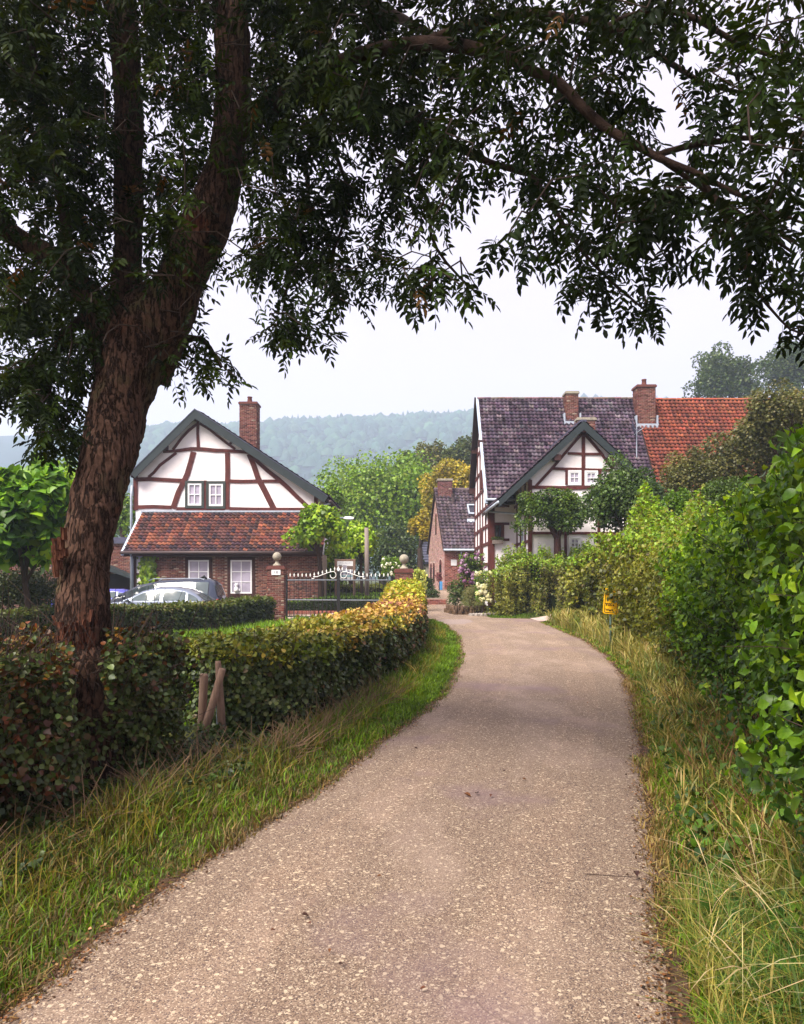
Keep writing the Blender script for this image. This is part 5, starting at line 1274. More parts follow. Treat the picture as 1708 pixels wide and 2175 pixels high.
TR('dark_tree', 'dark spreading tree behind the lime tree beside the white house', 690, 800, 1105, 1260, 55, 4500, .2, DARKG, 18, nb=28)
TR('yellowish_tree', 'yellow green tree top showing over the right eave of the white house', 676, 735, 1018, 1130, 49, 2200, .18, LIME[:3], 19, nb=18)
TR('round_tree', 'green tree seen between the ash trunk and the white house', 225, 300, 1030, 1170, 44, 2500, .16, GREEN, 20, nb=18)
TR('far_tree', 'tall bluish grey tree on the skyline above the orange roof', 1448, 1640, 720, 915, 92, 13000, .30, DARKG, 21, nb=46, f=(.18, .3), shell=(.3, .85))
TR('far_tree', 'bigger bluish grey tree on the skyline at the right edge', 1580, 1800, 700, 915, 97, 14000, .3, DARKG, 22, nb=56, f=(.16, .28), shell=(.3, .85))
TR('far_tree', 'small rounded bluish tree low on the skyline before the taller two', 1565, 1650, 835, 905, 86, 2200, .24, [(.03, .045, .03), (.06, .08, .05)], 23, nb=14)
TR('holly_tree', 'large olive brown leaved tree covering the end of the orange roof', 1450, 1800, 862, 1130, 27, 19000, .098, OLIVE, 24, nb=90, trunk_r=.22, f=(.16, .28), depth=.8)
TR('holly_tree', 'olive brown tree crown closing off the orange roof at the right edge', 1560, 1800, 800, 1010, 24, 12000, .092, OLIVE, 44, nb=50, trunk_r=.2, f=(.18, .3))
TR('holly_tree', 'lower olive brown leaved tree joining the farmhouse roof edge', 1392, 1530, 940, 1130, 26, 9500, .08, OLIVE, 25, nb=50, trunk_r=.16, f=(.18, .3))
TR('yard_shrub', 'green and yellow shrub behind the notice board beside the white house', 672, 742, 1150, 1262, 38.5, 4500, .13, LIME, 42, nb=26, cat='shrub', trunk_r=.05)
TR('hawthorn_sprig', 'leafy hawthorn shoots growing across the yellow sign', 1318, 1350, 1235, 1345, 15.35, 800, .032, [(.04, .055, .01), (.10, .13, .02), (.18, .2, .04)], 43, nb=16, cat='bush', trunk_r=.012, tpl=T_lens(.42))
TR('pollard_tree', 'flat topped dark green pollard tree on a thick stem before the farmhouse', 1080, 1272, 1036, 1158, 28.9, 15000, .085, [(.012, .028, .008), (.03, .065, .014), (.06, .12, .02), (.10, .17, .03)], 26, nb=50, trunk_r=.20, depth=.55, base=(PX(1196, 28.9), 28.9), trunk_mat=M['timber_dark'], f=(.2, .32))
TR('ash_shrub', 'tall blue green feathery shrub against the farmhouse gable wing', 1240, 1420, 970, 1165, 24, 17000, .092, [(.015, .035, .02), (.035, .07, .035), (.065, .12, .055), (.09, .16, .06)], 27, nb=50, f=(.22, .36), trunk_r=.1, tpl=T_diamond())
TR('thicket_bush', 'dark green thicket between the blue green shrub and the large leaved hedge', 1385, 1500, 1022, 1190, 18, 8000, .07, GREEN[:3], 28, nb=40, f=(.18, .3), trunk_r=.07, cat='bush')
TR('willow_bush', 'grey green willow like bush topping the large leaved hedge', 1480, 1600, 1000, 1120, 13, 6000, .055, [(.03, .055, .03), (.06, .11, .05), (.10, .17, .06)], 29, nb=36, f=(.16, .28), trunk_r=.05, cat='bush', tpl=T_lens(.2))
for (x_, y_, h_, sd, lb_) in ((-46, 70, 9, 51, 'distant field tree far to the left of the white house'), (-60, 62, 11, 52, 'second distant tree far to the left of the white house'), (-34, 78, 10, 53, 'distant tree just left behind the outbuilding')):
    tree('field_tree', lb_, 'tree', (x_, y_), (x_, y_, h_ * .55), (h_ * .6, h_ * .5, h_ * .5), 5000, .3, GREEN, sd, nb=36, trunk_r=.3)
# lime trees by the notice board
TR('lime_tree', 'pollarded lime tree with dark underside overlapping the red lean-to roof', 612, 738, 1072, 1190, 31.5, 3600, .15, LIME, 30, nb=34, tpl=T_heart(), trunk_r=.14, base=(PX(681, 32.5), 32.5), n_obj=90, group='lime trees by the notice board')
TR('lime_tree', 'brighter green lime tree behind the tall wooden pole', 728, 806, 1104, 1208, 35.0, 2600, .14, LIME[1:], 31, nb=24, tpl=T_heart(), trunk_r=.10, base=(PX(766.5, 35), 35), n_obj=60, group='lime trees by the notice board')
# left edge
TR('broadleaf_tree', 'large leaved lime green tree at the left edge behind the ash trunk', -70, 175, 965, 1270, 16.5, 7500, .21, [(.02, .06, .01), (.05, .14, .015), (.12, .26, .02), (.24, .40, .03)], 32, nb=60, tpl=T_heart(), trunk_r=.09, n_obj=300, f=(.2, .32))
TR('broadleaf_tree', 'yellow green tree behind, showing between the leafy left tree and the trunk', 60, 230, 985, 1180, 26, 6500, .15, LIME, 33, nb=44, trunk_r=.12)
TR('laurel_bush', 'dark evergreen bush under the large leaved tree at the left edge', -60, 150, 1200, 1350, 18, 10000, .07, [(.010, .02, .008), (.022, .035, .012), (.05, .07, .02)], 34, nb=46, trunk_r=.05, cat='bush', material=M['leaf_glossy'], tpl=T_lens(.3))
# flower bed in front of the farmhouse corner
TR('flowering_shrub', 'purple flowering shrub against the farmhouse corner', 972, 1032, 1176, 1262, 33.2, 1800, .09, DARKG, 35, nb=22, cat='shrub', trunk_r=.05)
def blossoms(label, u0, u1, v0, v1, Y, n, size, pal, seed, name='blossom_shrub'):
    q = np.random.default_rng(seed); t = thing(name, label, 'shrub', (PX((u0 + u1) / 2, Y), Y, float(H(PX((u0 + u1) / 2, Y), Y))))
    bs = MB()
    for i in range(7): bs.tube([(PX((u0 + u1) / 2, Y), Y, t.location.z), (PX(q.uniform(u0, u1), Y), Y, PZ(q.uniform(v0, (v0 + v1) / 2), Y))], [.015, .006], 4)
    bs.build('stems', M['twig'], t)
    ng = 900; p = np.stack([PX(q.uniform(u0, u1, ng), Y), Y + q.uniform(-.3, .5, ng), PZ(q.uniform(v0, v1, ng), Y)], 1)
    leaves_mesh('foliage', p, rdir(ng), unit(rdir(ng) + [0, -.5, .5]), q.uniform(.06, .12, ng), T_lens(.3), pal_cols(ng, GREEN), M['leaf'], t, 'stuff')
    for i in range(n):
        x, z = PX(q.uniform(u0, u1), Y), PZ(q.uniform(v0, v1), Y); r_ = size * q.uniform(.7, 1.2); c = tuple(np.array(pal[q.integers(len(pal))]) * q.uniform(.8, 1.1)); b = MB(); b.cur = c
        for k in range(16):
            d = rdir(1)[0]; d[1] = -abs(d[1]); a = Vector((x, Y - .35, z)) + Vector(d) * r_; e = Vector(d).orthogonal().normalized() * r_ * .45; f_ = Vector(d).cross(e)
            b.poly([a - e, a - f_, a + e + Vector(d) * .01, a + f_])
        b.build('flower_head', M['leaf'], t)
    return t
blossoms('purple blossoms crowding the shrub at the farmhouse corner', 974, 1030, 1176, 1240, 33.0, 46, .085, PINKF, 3, 'lilac_shrub')
blossoms('cream white hydrangea bush at the edge of the flower bed', 1010, 1040, 1216, 1275, 29.6, 26, .10, [(.75, .72, .38), (.7, .66, .45)], 4, 'hydrangea')
blossoms('white rose bush behind the right gate pillar', 812, 852, 1184, 1222, 31.5, 16, .06, [(.8, .78, .7)], 5, 'rose_bush')
TR('variegated_bush', 'pale cream and green bush between the right pillar and the brick cottage', 872, 910, 1203, 1250, 33, 1300, .08, [(.16, .24, .07), (.34, .42, .16), (.5, .55, .3)], 36, nb=16, cat='bush', trunk_r=.04)
TR('lavender_bush', 'silvery grey green bush spilling over the dry stone edge', 975, 1032, 1240, 1290, 30.2, 2600, .07, [(.06, .08, .05), (.13, .15, .10), (.22, .23, .17)], 37, nb=22, cat='bush', trunk_r=.03, tpl=T_lens(.12))
TR('trimmed_shrub', 'mid green shrub between brick cottage and silvery bush', 945, 990, 1228, 1282, 33, 1600, .07, DARKG[1:], 38, nb=16, cat='bush', trunk_r=.03)
TR('topiary_ball', 'dark round clipped bush in front of the cottage gable', 893, 926, 1222, 1258, 38, 1500, .07, DARKG[:3], 39, nb=18, cat='bush', trunk_r=.04)
TR('topiary_ball', 'lower dark clipped bush at the foot of the cottage gable', 903, 936, 1250, 1270, 36.5, 1000, .06, DARKG[:3], 40, nb=14, cat='bush', trunk_r=.03)
TR('flowering_shrub', 'pink flowering plant by the cottage gable window', 926, 940, 1214, 1232, 40.5, 500, .06, PINKF[:2] + [(.05, .08, .03)], 41, nb=8, cat='shrub', trunk_r=.03)
bb = thing('blue_banner', 'narrow light blue banner hanging at the brick cottage corner', 'banner', (PX(937, 41), 41, .8))
b = MB(); b.box(PX(933.5, 41), PX(940, 41), 41, 41.03, PZ(1261, 41), PZ(1235, 41)); b.build('cloth', simple('banner_blue', (.10, .35, .75), .6, .3, 4), bb)
b = MB(); b.tube([(PX(936.5, 41), 41.05, .5), (PX(936.5, 41), 41.05, PZ(1233, 41))], .012, 5); b.build('pole', M['lead'], bb)
# dry stone edging: each stone is a piece
ds = thing('dry_stone_edging', 'dark mossy upright stones edging the flower bed beside the lane', 'stone edging', (3.6, 31, .05))
q = np.random.default_rng(9)
def stone(x, y, z, sx_, sy_, sz_, parent, c, name='stone'):
    b = MB(); b.cur = tuple(c)
    prof = []
    for zz, r0 in ((0, .9), (.35, 1.05), (.75, .95), (1., .6)): prof.append([(x + sx_ / 2 * r0 * math.cos(k * .785 + .2) * q.uniform(.85, 1.15), y + sy_ / 2 * r0 * math.sin(k * .785 + .2) * q.uniform(.85, 1.15), z + sz_ * zz * q.uniform(.92, 1.08)) for k in range(8)])
    pts = [p for r_ in prof for p in r_]; b.faces(pts, [(i * 8 + k, i * 8 + (k + 1) % 8, (i + 1) * 8 + (k + 1) % 8, (i + 1) * 8 + k) for i in range(3) for k in range(8)] + [tuple(24 + k for k in range(8))]); b.build(name, M['tile'], parent)
for i in range(26):
    t_ = i / 25; x = np.interp(t_, [0, .25, 1], [PX(948, 31.5), PX(968, 29.8), PX(1032, 30.3)]); y = np.interp(t_, [0, .25, 1], [31.8, 29.9, 30.4])
    for lv in range(2):
        stone(x + q.normal(0, .03), y + q.normal(0, .03), float(H(x, y)) + lv * .17, .14, .16, .24, ds, np.array((.10, .06, .035)) * q.uniform(.6, 1.7))
for i in range(14): x = PX(1000 + i * 5.5, 29.4) ; stone(x, 29.4 + q.normal(0, .08), float(H(x, 29.4)), .22, .2, .14, ds, np.array((.38, .33, .30)) * q.uniform(.6, 1.2))
lwl = thing('garden_wall', 'low brown brick garden wall at the end of the lane before the cottage', 'garden wall', (2.2, 37.6, .4))
gx0, gx1, gy_ = PX(903, 36), PX(948, 36), 35.8
b = MB(); b.box(gx0, gx1, gy_, gy_ + .2, .0, PZ(1270, 36)); lc = b.build('core', M['mortar'], lwl); brick_panel(lc, lambda a, z, d: (a, gy_ - d, z), gx0, gx1, .1, PZ(1270, 36), n_obj=60, pal=REDB)

# ================================================================== HEDGES
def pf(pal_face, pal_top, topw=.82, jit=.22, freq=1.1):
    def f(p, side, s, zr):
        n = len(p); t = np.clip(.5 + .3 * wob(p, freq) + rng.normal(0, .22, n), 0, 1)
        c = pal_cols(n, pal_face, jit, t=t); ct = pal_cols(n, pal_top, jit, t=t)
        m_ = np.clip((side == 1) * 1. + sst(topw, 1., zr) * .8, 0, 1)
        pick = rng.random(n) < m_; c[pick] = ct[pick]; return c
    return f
# parking hedge
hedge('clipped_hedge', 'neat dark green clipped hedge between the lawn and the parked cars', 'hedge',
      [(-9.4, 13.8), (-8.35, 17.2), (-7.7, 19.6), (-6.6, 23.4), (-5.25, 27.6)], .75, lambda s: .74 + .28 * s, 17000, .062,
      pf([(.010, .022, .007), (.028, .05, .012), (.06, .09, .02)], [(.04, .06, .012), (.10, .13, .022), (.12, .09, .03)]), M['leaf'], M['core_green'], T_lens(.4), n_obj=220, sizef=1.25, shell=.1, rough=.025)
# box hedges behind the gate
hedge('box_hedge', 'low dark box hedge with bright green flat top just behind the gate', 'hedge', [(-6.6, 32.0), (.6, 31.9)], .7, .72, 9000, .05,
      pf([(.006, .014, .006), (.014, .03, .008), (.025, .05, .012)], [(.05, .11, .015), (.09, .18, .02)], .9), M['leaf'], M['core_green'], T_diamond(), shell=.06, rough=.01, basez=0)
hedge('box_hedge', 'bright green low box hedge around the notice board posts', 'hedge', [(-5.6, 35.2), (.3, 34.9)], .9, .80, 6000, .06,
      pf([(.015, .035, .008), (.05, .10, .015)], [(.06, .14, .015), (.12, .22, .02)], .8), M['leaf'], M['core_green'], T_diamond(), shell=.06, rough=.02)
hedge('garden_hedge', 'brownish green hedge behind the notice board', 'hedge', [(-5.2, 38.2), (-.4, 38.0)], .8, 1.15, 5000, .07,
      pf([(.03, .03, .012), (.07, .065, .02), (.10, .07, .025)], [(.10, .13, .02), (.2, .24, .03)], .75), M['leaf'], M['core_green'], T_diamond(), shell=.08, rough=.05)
# long hedge along the lane
def long_pal(p, side, s, zr):
    n = len(p); t = np.clip(.5 + .32 * wob(p, .9) + rng.normal(0, .22, n), 0, 1)
    c = pal_cols(n, [(0.0145, 0.0319, 0.0101), (0.0508, 0.0798, 0.0174), (0.1015, 0.1232, 0.0319), (0.0725, 0.1087, 0.0435), (0.145, 0.087, 0.0435)], .28, t=t)
    far = sst(.5, .85, s + .08 * wob(p, .8)); cf = pal_cols(n, [(0.1015, 0.1087, 0.0116), (0.261, 0.2465, 0.0174), (0.464, 0.406, 0.0261)], .2, t=t); m_ = rng.random(n) < far * .8; c[m_] = cf[m_]
    mid = np.exp(-((s - .42) / .12) ** 2); cm = pal_cols(n, [(0.145, 0.0508, 0.0435), (0.319, 0.174, 0.0725)], .2); m_ = rng.random(n) < mid * .22; c[m_] = cm[m_]
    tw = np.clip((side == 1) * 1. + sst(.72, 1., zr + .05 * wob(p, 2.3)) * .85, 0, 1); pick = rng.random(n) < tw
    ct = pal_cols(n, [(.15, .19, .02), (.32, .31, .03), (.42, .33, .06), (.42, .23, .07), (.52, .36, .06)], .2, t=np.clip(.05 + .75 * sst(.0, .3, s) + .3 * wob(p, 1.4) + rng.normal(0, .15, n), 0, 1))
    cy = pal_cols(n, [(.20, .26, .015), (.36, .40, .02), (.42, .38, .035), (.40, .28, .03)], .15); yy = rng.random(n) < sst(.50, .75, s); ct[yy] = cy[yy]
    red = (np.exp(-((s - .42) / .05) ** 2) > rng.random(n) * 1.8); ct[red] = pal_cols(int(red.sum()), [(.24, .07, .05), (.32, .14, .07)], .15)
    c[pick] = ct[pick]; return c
LH = [(-2.06, 7.12), (-1.5, 7.55), (-1.08, 9.35), (-.48, 12.05), (-.14, 15), (.04, 19.6), (.08, 22.5), (.08, 26.2)]
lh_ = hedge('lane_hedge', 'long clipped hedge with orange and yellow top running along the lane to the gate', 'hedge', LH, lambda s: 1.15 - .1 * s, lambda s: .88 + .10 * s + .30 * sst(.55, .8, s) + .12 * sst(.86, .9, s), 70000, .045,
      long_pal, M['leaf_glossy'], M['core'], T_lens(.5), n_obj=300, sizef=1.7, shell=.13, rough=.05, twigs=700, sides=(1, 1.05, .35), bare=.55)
# dark ivy hedge round the ash trunk
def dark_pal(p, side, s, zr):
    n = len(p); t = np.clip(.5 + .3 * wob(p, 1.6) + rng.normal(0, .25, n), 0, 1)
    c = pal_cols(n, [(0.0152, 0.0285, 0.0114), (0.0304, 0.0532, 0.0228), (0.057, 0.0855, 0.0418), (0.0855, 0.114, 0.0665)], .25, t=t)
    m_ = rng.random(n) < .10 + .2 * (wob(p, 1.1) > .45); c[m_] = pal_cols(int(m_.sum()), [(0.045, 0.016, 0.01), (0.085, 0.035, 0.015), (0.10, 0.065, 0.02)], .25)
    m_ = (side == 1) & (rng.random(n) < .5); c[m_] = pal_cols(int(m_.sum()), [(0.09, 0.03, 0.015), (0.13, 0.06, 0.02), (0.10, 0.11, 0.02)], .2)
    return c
DH = [(-3.7, 1.8), (-3.22, 2.9), (-2.64, 4.5), (-2.42, 5.12), (-2.22, 5.85)]
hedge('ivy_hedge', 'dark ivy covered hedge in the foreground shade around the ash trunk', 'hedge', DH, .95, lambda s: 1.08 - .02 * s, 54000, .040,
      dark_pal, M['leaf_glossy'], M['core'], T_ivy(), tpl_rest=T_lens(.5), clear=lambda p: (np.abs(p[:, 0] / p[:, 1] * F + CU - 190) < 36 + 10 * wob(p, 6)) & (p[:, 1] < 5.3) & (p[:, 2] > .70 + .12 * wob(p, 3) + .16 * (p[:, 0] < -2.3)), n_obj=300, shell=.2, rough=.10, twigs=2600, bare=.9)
# hawthorn hedge on the right bank
def haw(p, side, s, zr):
    n = len(p); t = np.clip(.45 + .35 * wob(p, .7) + .15 * zr + rng.normal(0, .2, n), 0, 1)
    c = pal_cols(n, [(.03, .04, .01), (.075, .095, .02), (.14, .16, .035), (.20, .22, .05)], .2, t=t)
    m_ = rng.random(n) < np.exp(-((s - .55) / .15) ** 2) * .35; c[m_] = pal_cols(int(m_.sum()), [(.10, .09, .03), (.19, .15, .05)], .2)
    m_ = rng.random(n) < sst(.7, 1, zr) * .7; c[m_] = pal_cols(int(m_.sum()), [(.09, .19, .025), (.17, .30, .035), (.24, .38, .06)], .15); return c
HH = [(4.8, 9.5), (5.3, 12.5), (6.0, 16.5), (6.75, 20.0), (6.9, 22.5), (6.5, 24.4)]
hedge('hawthorn_hedge', 'tall untrimmed small leaved hedge along the right bank behind the yellow sign', 'hedge', HH, 1.7, lambda s: np.interp(s, [0, .25, .45, .65, .85, 1], [1.95, 2.1, 2.25, 2.2, 2.1, 1.7]), 84000, .052,
      haw, M['leaf'], M['core_green'], T_diamond(), n_obj=0, sizef=.95, shell=.30, rough=.25, twigs=900, sides=(.35, .8, 1.0), rag=.5, closed=(.3, 1.))
hedge('hawthorn_hedge', 'loose mixed shrub hedge beyond the side path, in front of the farmhouse', 'hedge', [(10.2, 28.0), (7.6, 28.5), (5.8, 28.9), (3.85, 29.3)], 1.4, lambda s: np.interp(s, [0, .3, .42, .6, .85, 1], [2.7, 2.6, 2.35, 2.25, 2.3, 1.9]), 44000, .07,
      haw, M['leaf'], M['core_green'], T_diamond(), shell=.30, rough=.3, twigs=200, sides=(.2, .8, 1.0), rag=.5, closed=(.2, 1.))
# large leaved hornbeam and hazel hedge, right foreground
def horn(p, side, s, zr):
    n = len(p); t = np.clip(.42 + .25 * wob(p, 1.2) + .22 * (zr - .5) + rng.normal(0, .24, n), 0, 1)
    return pal_cols(n, [(.02, .05, .008), (.05, .12, .012), (.10, .21, .016), (.19, .33, .02), (.30, .46, .03)], .15, t=t)
RH = [(2.05, 1.3), (2.38, 2.4), (2.85, 4.0), (3.45, 6.0), (4.15, 8.4), (4.65, 10.3)]
hedge('hornbeam_hedge', 'tall bushy hedge with large bright green toothed leaves along the right side', 'hedge', RH, 1.15, lambda s: np.interp(s, [0, .3, .5, .75, 1], [2.05, 2.05, 1.95, 1.80, 1.55]), 31000, .069,
      horn, M['leaf'], M['core_green'], [T_pleat(6, .34), T_pleat(6, .40)], tpl_rest=[T_pleat(2, .36), T_pleat(2, .42)], n_obj=300, mat_obj=M['leaf_veined'], shell=.36, rough=.19, twigs=700, sides=(.12, .7, 1.0), rag=.35, bare=.8, closed=(1, .6))
# ================================================================== THE BIG ASH
def LP(u, v, Y, half):       # point and radius read at depth Y
    return P(u, v, Y), half / F * Y
def limb(pts): return [LP(*q) for q in pts]
TRK = limb([(192, 1800, 5.08, 76), (188, 1600, 5.12, 70), (181, 1450, 5.2, 64), (177, 1380, 5.3, 60), (177, 1300, 5.32, 58), (183, 1200, 5.38, 55), (197, 1110, 5.44, 57), (218, 1000, 5.54, 62), (243, 900, 5.7, 61), (262, 830, 5.8, 64), (284, 765, 5.9, 71), (302, 705, 6.0, 80), (322, 665, 6.02, 66), (342, 630, 6.02, 48), (362, 600, 6.02, 26), (372, 585, 6.02, 8)])
LIMBS = {
 'right': limb([(300, 790, 6.05, 62), (335, 720, 6.0, 62), (372, 640, 6.0, 50), (402, 560, 6.0, 50), (440, 470, 6.0, 49), (470, 390, 6.0, 44), (484, 310, 6.0, 36), (493, 220, 6.0, 38), (495, 120, 6.0, 37), (492, 20, 6.0, 35), (488, -160, 5.9, 30), (470, -420, 5.7, 20)]),
 'middle': limb([(262, 790, 6.15, 56), (262, 710, 6.15, 50), (268, 640, 6.2, 34), (273, 560, 6.25, 30), (272, 450, 6.3, 29), (273, 330, 6.3, 31), (275, 230, 6.3, 30), (266, 120, 6.3, 31), (262, 0, 6.3, 30), (262, -200, 6.4, 22), (275, -420, 6.5, 15)]),
 'left': limb([(255, 790, 6.0, 52), (225, 700, 5.95, 40), (190, 630, 5.9, 30), (145, 580, 5.8, 27), (95, 540, 5.7, 24), (30, 500, 5.6, 22), (-60, 440, 5.4, 18), (-160, 360, 5.2, 13)]),
 'arch': limb([(505, 290, 6.0, 20), (535, 255, 5.95, 26), (580, 222, 5.85, 24), (650, 170, 5.6, 21), (760, 118, 5.3, 19), (900, 92, 5.0, 18), (1040, 110, 4.7, 17), (1130, 150, 4.5, 14), (1185, 175, 4.45, 14), (1235, 225, 4.4, 13), (1290, 275, 4.3, 12), (1345, 305, 4.2, 11), (1400, 335, 4.1, 10), (1470, 365, 4.0, 8), (1560, 410, 3.95, 6), (1650, 450, 3.9, 4.5), (1730, 480, 3.85, 3)]),
 'arch_side': limb([(1395, 330, 4.1, 7), (1450, 312, 4.1, 6.5), (1530, 300, 4.15, 6), (1620, 290, 4.2, 5), (1740, 285, 4.2, 4)]),
 'second': limb([(640, 175, 5.6, 14), (720, 185, 5.6, 13), (800, 225, 5.5, 12), (870, 245, 5.4, 11), (950, 300, 5.2, 9), (1040, 345, 5.1, 7), (1130, 370, 5.0, 5)]),
 'top_right': limb([(900, 92, 5.0, 11), (1010, 50, 4.9, 10), (1130, 30, 4.7, 9), (1300, 60, 4.5, 8), (1420, 130, 4.4, 6), (1500, 180, 4.4, 4.5), (1600, 200, 4.3, 3.5)]),
 'top_right_2': limb([(1290, 58, 4.5, 7), (1380, 20, 4.5, 6), (1480, 40, 4.4, 6), (1560, 90, 4.4, 5), (1680, 130, 4.3, 4)]),
 'droop_a': limb([(655, 172, 5.6, 10), (680, 220, 5.7, 8), (682, 280, 5.75, 7), (650, 330, 5.8, 5.5), (655, 430, 5.8, 4.5), (620, 560, 5.85, 3.5), (600, 660, 5.85, 2.5)]),
 'droop_b': limb([(682, 270, 5.75, 5), (720, 350, 5.75, 4.5), (740, 430, 5.7, 3.5), (700, 560, 5.7, 2.5)]),
 'droop_c': limb([(790, 220, 5.5, 6), (800, 310, 5.5, 5), (860, 350, 5.5, 4.5), (910, 430, 5.4, 4), (915, 500, 5.4, 3.5), (950, 560, 5.35, 3), (1010, 620, 5.35, 2)]),
 'droop_d': limb([(1130, 370, 5.0, 5), (1180, 450, 4.9, 4), (1240, 540, 4.8, 3.5), (1310, 610, 4.7, 3), (1370, 660, 4.7, 2)]),
 'droop_e': limb([(1480, 368, 4.0, 5.5), (1530, 440, 4.0, 5), (1565, 520, 4.0, 4.5), (1600, 610, 4.0, 3.5), (1680, 700, 4.0, 2)]),
 'droop_f': limb([(1400, 335, 4.1, 5), (1490, 400, 4.05, 5), (1580, 460, 4.0, 4), (1690, 540, 4.0, 3)]),
 'low_left': limb([(205, 660, 5.95, 14), (150, 700, 5.9, 10), (110, 780, 5.9, 7), (100, 880, 5.9, 4)]),
 'low_right': limb([(340, 800, 6.0, 9), (380, 730, 6.4, 8), (430, 720, 6.5, 6), (470, 780, 6.5, 3)]),
 'left_up': limb([(150, 585, 5.8, 14), (140, 480, 5.9, 12), (120, 360, 6.0, 11), (90, 220, 6.0, 10), (60, 60, 6.0, 9), (40, -200, 6.0, 6)]),
 'over_road': [(Vector(p), r) for p, r in (((-1.45, 5.9, 6.9), .13), ((-1.0, 5.2, 7.6), .12), ((-.3, 4.2, 8.1), .10), ((.4, 2.8, 8.5), .08), ((1.0, 1.3, 8.6), .06), ((1.6, -.4, 8.4), .03))],
 'over_left': [(Vector(p), r) for p, r in (((-2.4, 6.2, 7.0), .11), ((-2.9, 5.2, 7.8), .10), ((-3.4, 3.8, 8.2), .07), ((-3.6, 2.2, 8.3), .05), ((-3.6, .6, 8.2), .03))],
 'back': [(Vector(p), r) for p, r in (((-1.4, 6.0, 6.6), .11), ((-.9, 7.2, 7.6), .09), ((-.1, 8.6, 8.3), .06), ((.8, 9.6, 8.6), .03))],
}
TRK = [(p_, r_ * (.93 if i_ < 10 else .97)) for i_, (p_, r_) in enumerate(TRK)]
base_a = TRK[0][0]; LIMBS['arch'] = [(p_, r_ * .78) for p_, r_ in LIMBS['arch']]
ash = thing('ash_tree', 'great leaning ash tree with forked reddish trunk arching over the lane', 'tree', (base_a.x, base_a.y, 0))

def smooth_line(pts, step):
    """Catmull-Rom through (point, radius)."""
    out_p = []; n = len(pts)
    for i in range(n - 1):
        p0, p1, p2, p3 = pts[max(i - 1, 0)], pts[i], pts[i + 1], pts[min(i + 2, n - 1)]
        k = max(2, int((p2[0] - p1[0]).length / step))
        for j in range(k):
            t = j / k; f = lambda a, b_, c, d: .5 * ((2 * b_) + (-a + c) * t + (2 * a - 5 * b_ + 4 * c - d) * t * t + (-a + 3 * b_ - 3 * c + d) * t ** 3)
            out_p.append((Vector([f(p0[0][q], p1[0][q], p2[0][q], p3[0][q]) for q in range(3)]), max(.002, f(p0[1], p1[1], p2[1], p3[1]))))
    out_p.append(pts[-1]); return out_p
def bark_tube(pts, step, n, ridge):
    pts = smooth_line(pts, step); V = []; t = (pts[1][0] - pts[0][0]).normalized(); x = Vector((0, -1, 0)); m_ = len(pts)
    for i, (p, r_) in enumerate(pts):
        t = (pts[min(i + 1, m_ - 1)][0] - pts[max(i - 1, 0)][0]).normalized(); x = (x - t * x.dot(t)).normalized(); y = t.cross(x)
        for k in range(n):
            a = 6.28318 * k / n; V.append(p + (x * math.cos(a) + y * math.sin(a)) * r_)
    V = np.array(V); C_ = np.repeat(np.array([p for p, _ in pts]), n, 0); Rr = np.repeat(np.array([r_ for _, r_ in pts]), n); d = unit(V - C_)
    if ridge:
        s_ = V * np.array([1, 1, .28]); rd = np.abs(wob(s_ + .06 * wob(V, 5)[:, None], 11)); lump = wob(V, 1.7) * .5 + wob(V + 3, 4.2) * .25
        V = V + d * (-(ridge * (1 - np.minimum(rd * 1.6, 1))) + lump * .05 * Rr / .25 + .006 * wob(V + 8, 24))[:, None]
    ii = (np.arange(m_ - 1)[:, None] * n + np.arange(n)[None]); jj = (np.arange(m_ - 1)[:, None] * n + (np.arange(n)[None] + 1) % n)
    return V, np.stack([ii, jj, jj + n, ii + n], -1).reshape(-1, 4), pts
Vs, Fs, off = [], [], 0
V_, F_, tl = bark_tube(TRK, .026, 60, .016); Vs.append(V_); Fs.append(F_); off += len(V_)
SK = []                                   # skeleton nodes for twigs: position, radius
for nm in ('right', 'middle', 'left'):
    V_, F_, pl_ = bark_tube(LIMBS[nm], .03, 44, .011); Vs.append(V_); Fs.append(F_ + off); off += len(V_)
o = nobj('trunk', npmesh('trunk', np.concatenate(Vs), np.concatenate(Fs), M['bark'], smooth=True), ash)
for nm, pts in LIMBS.items():
    V_, F_, pl_ = bark_tube(pts, .1, 14, 0.0)
    if nm not in ('right', 'middle', 'left'):
        V_ = V_ + .006 * np.stack([wob(V_, 3), wob(V_ + 4, 3), wob(V_ + 8, 3)], 1)
        nobj('branch', npmesh('branch', V_, F_, M['branch_bark'], smooth=True), ash)
    SK += [(p, r_) for p, r_ in pl_ if p.z > 2.3]
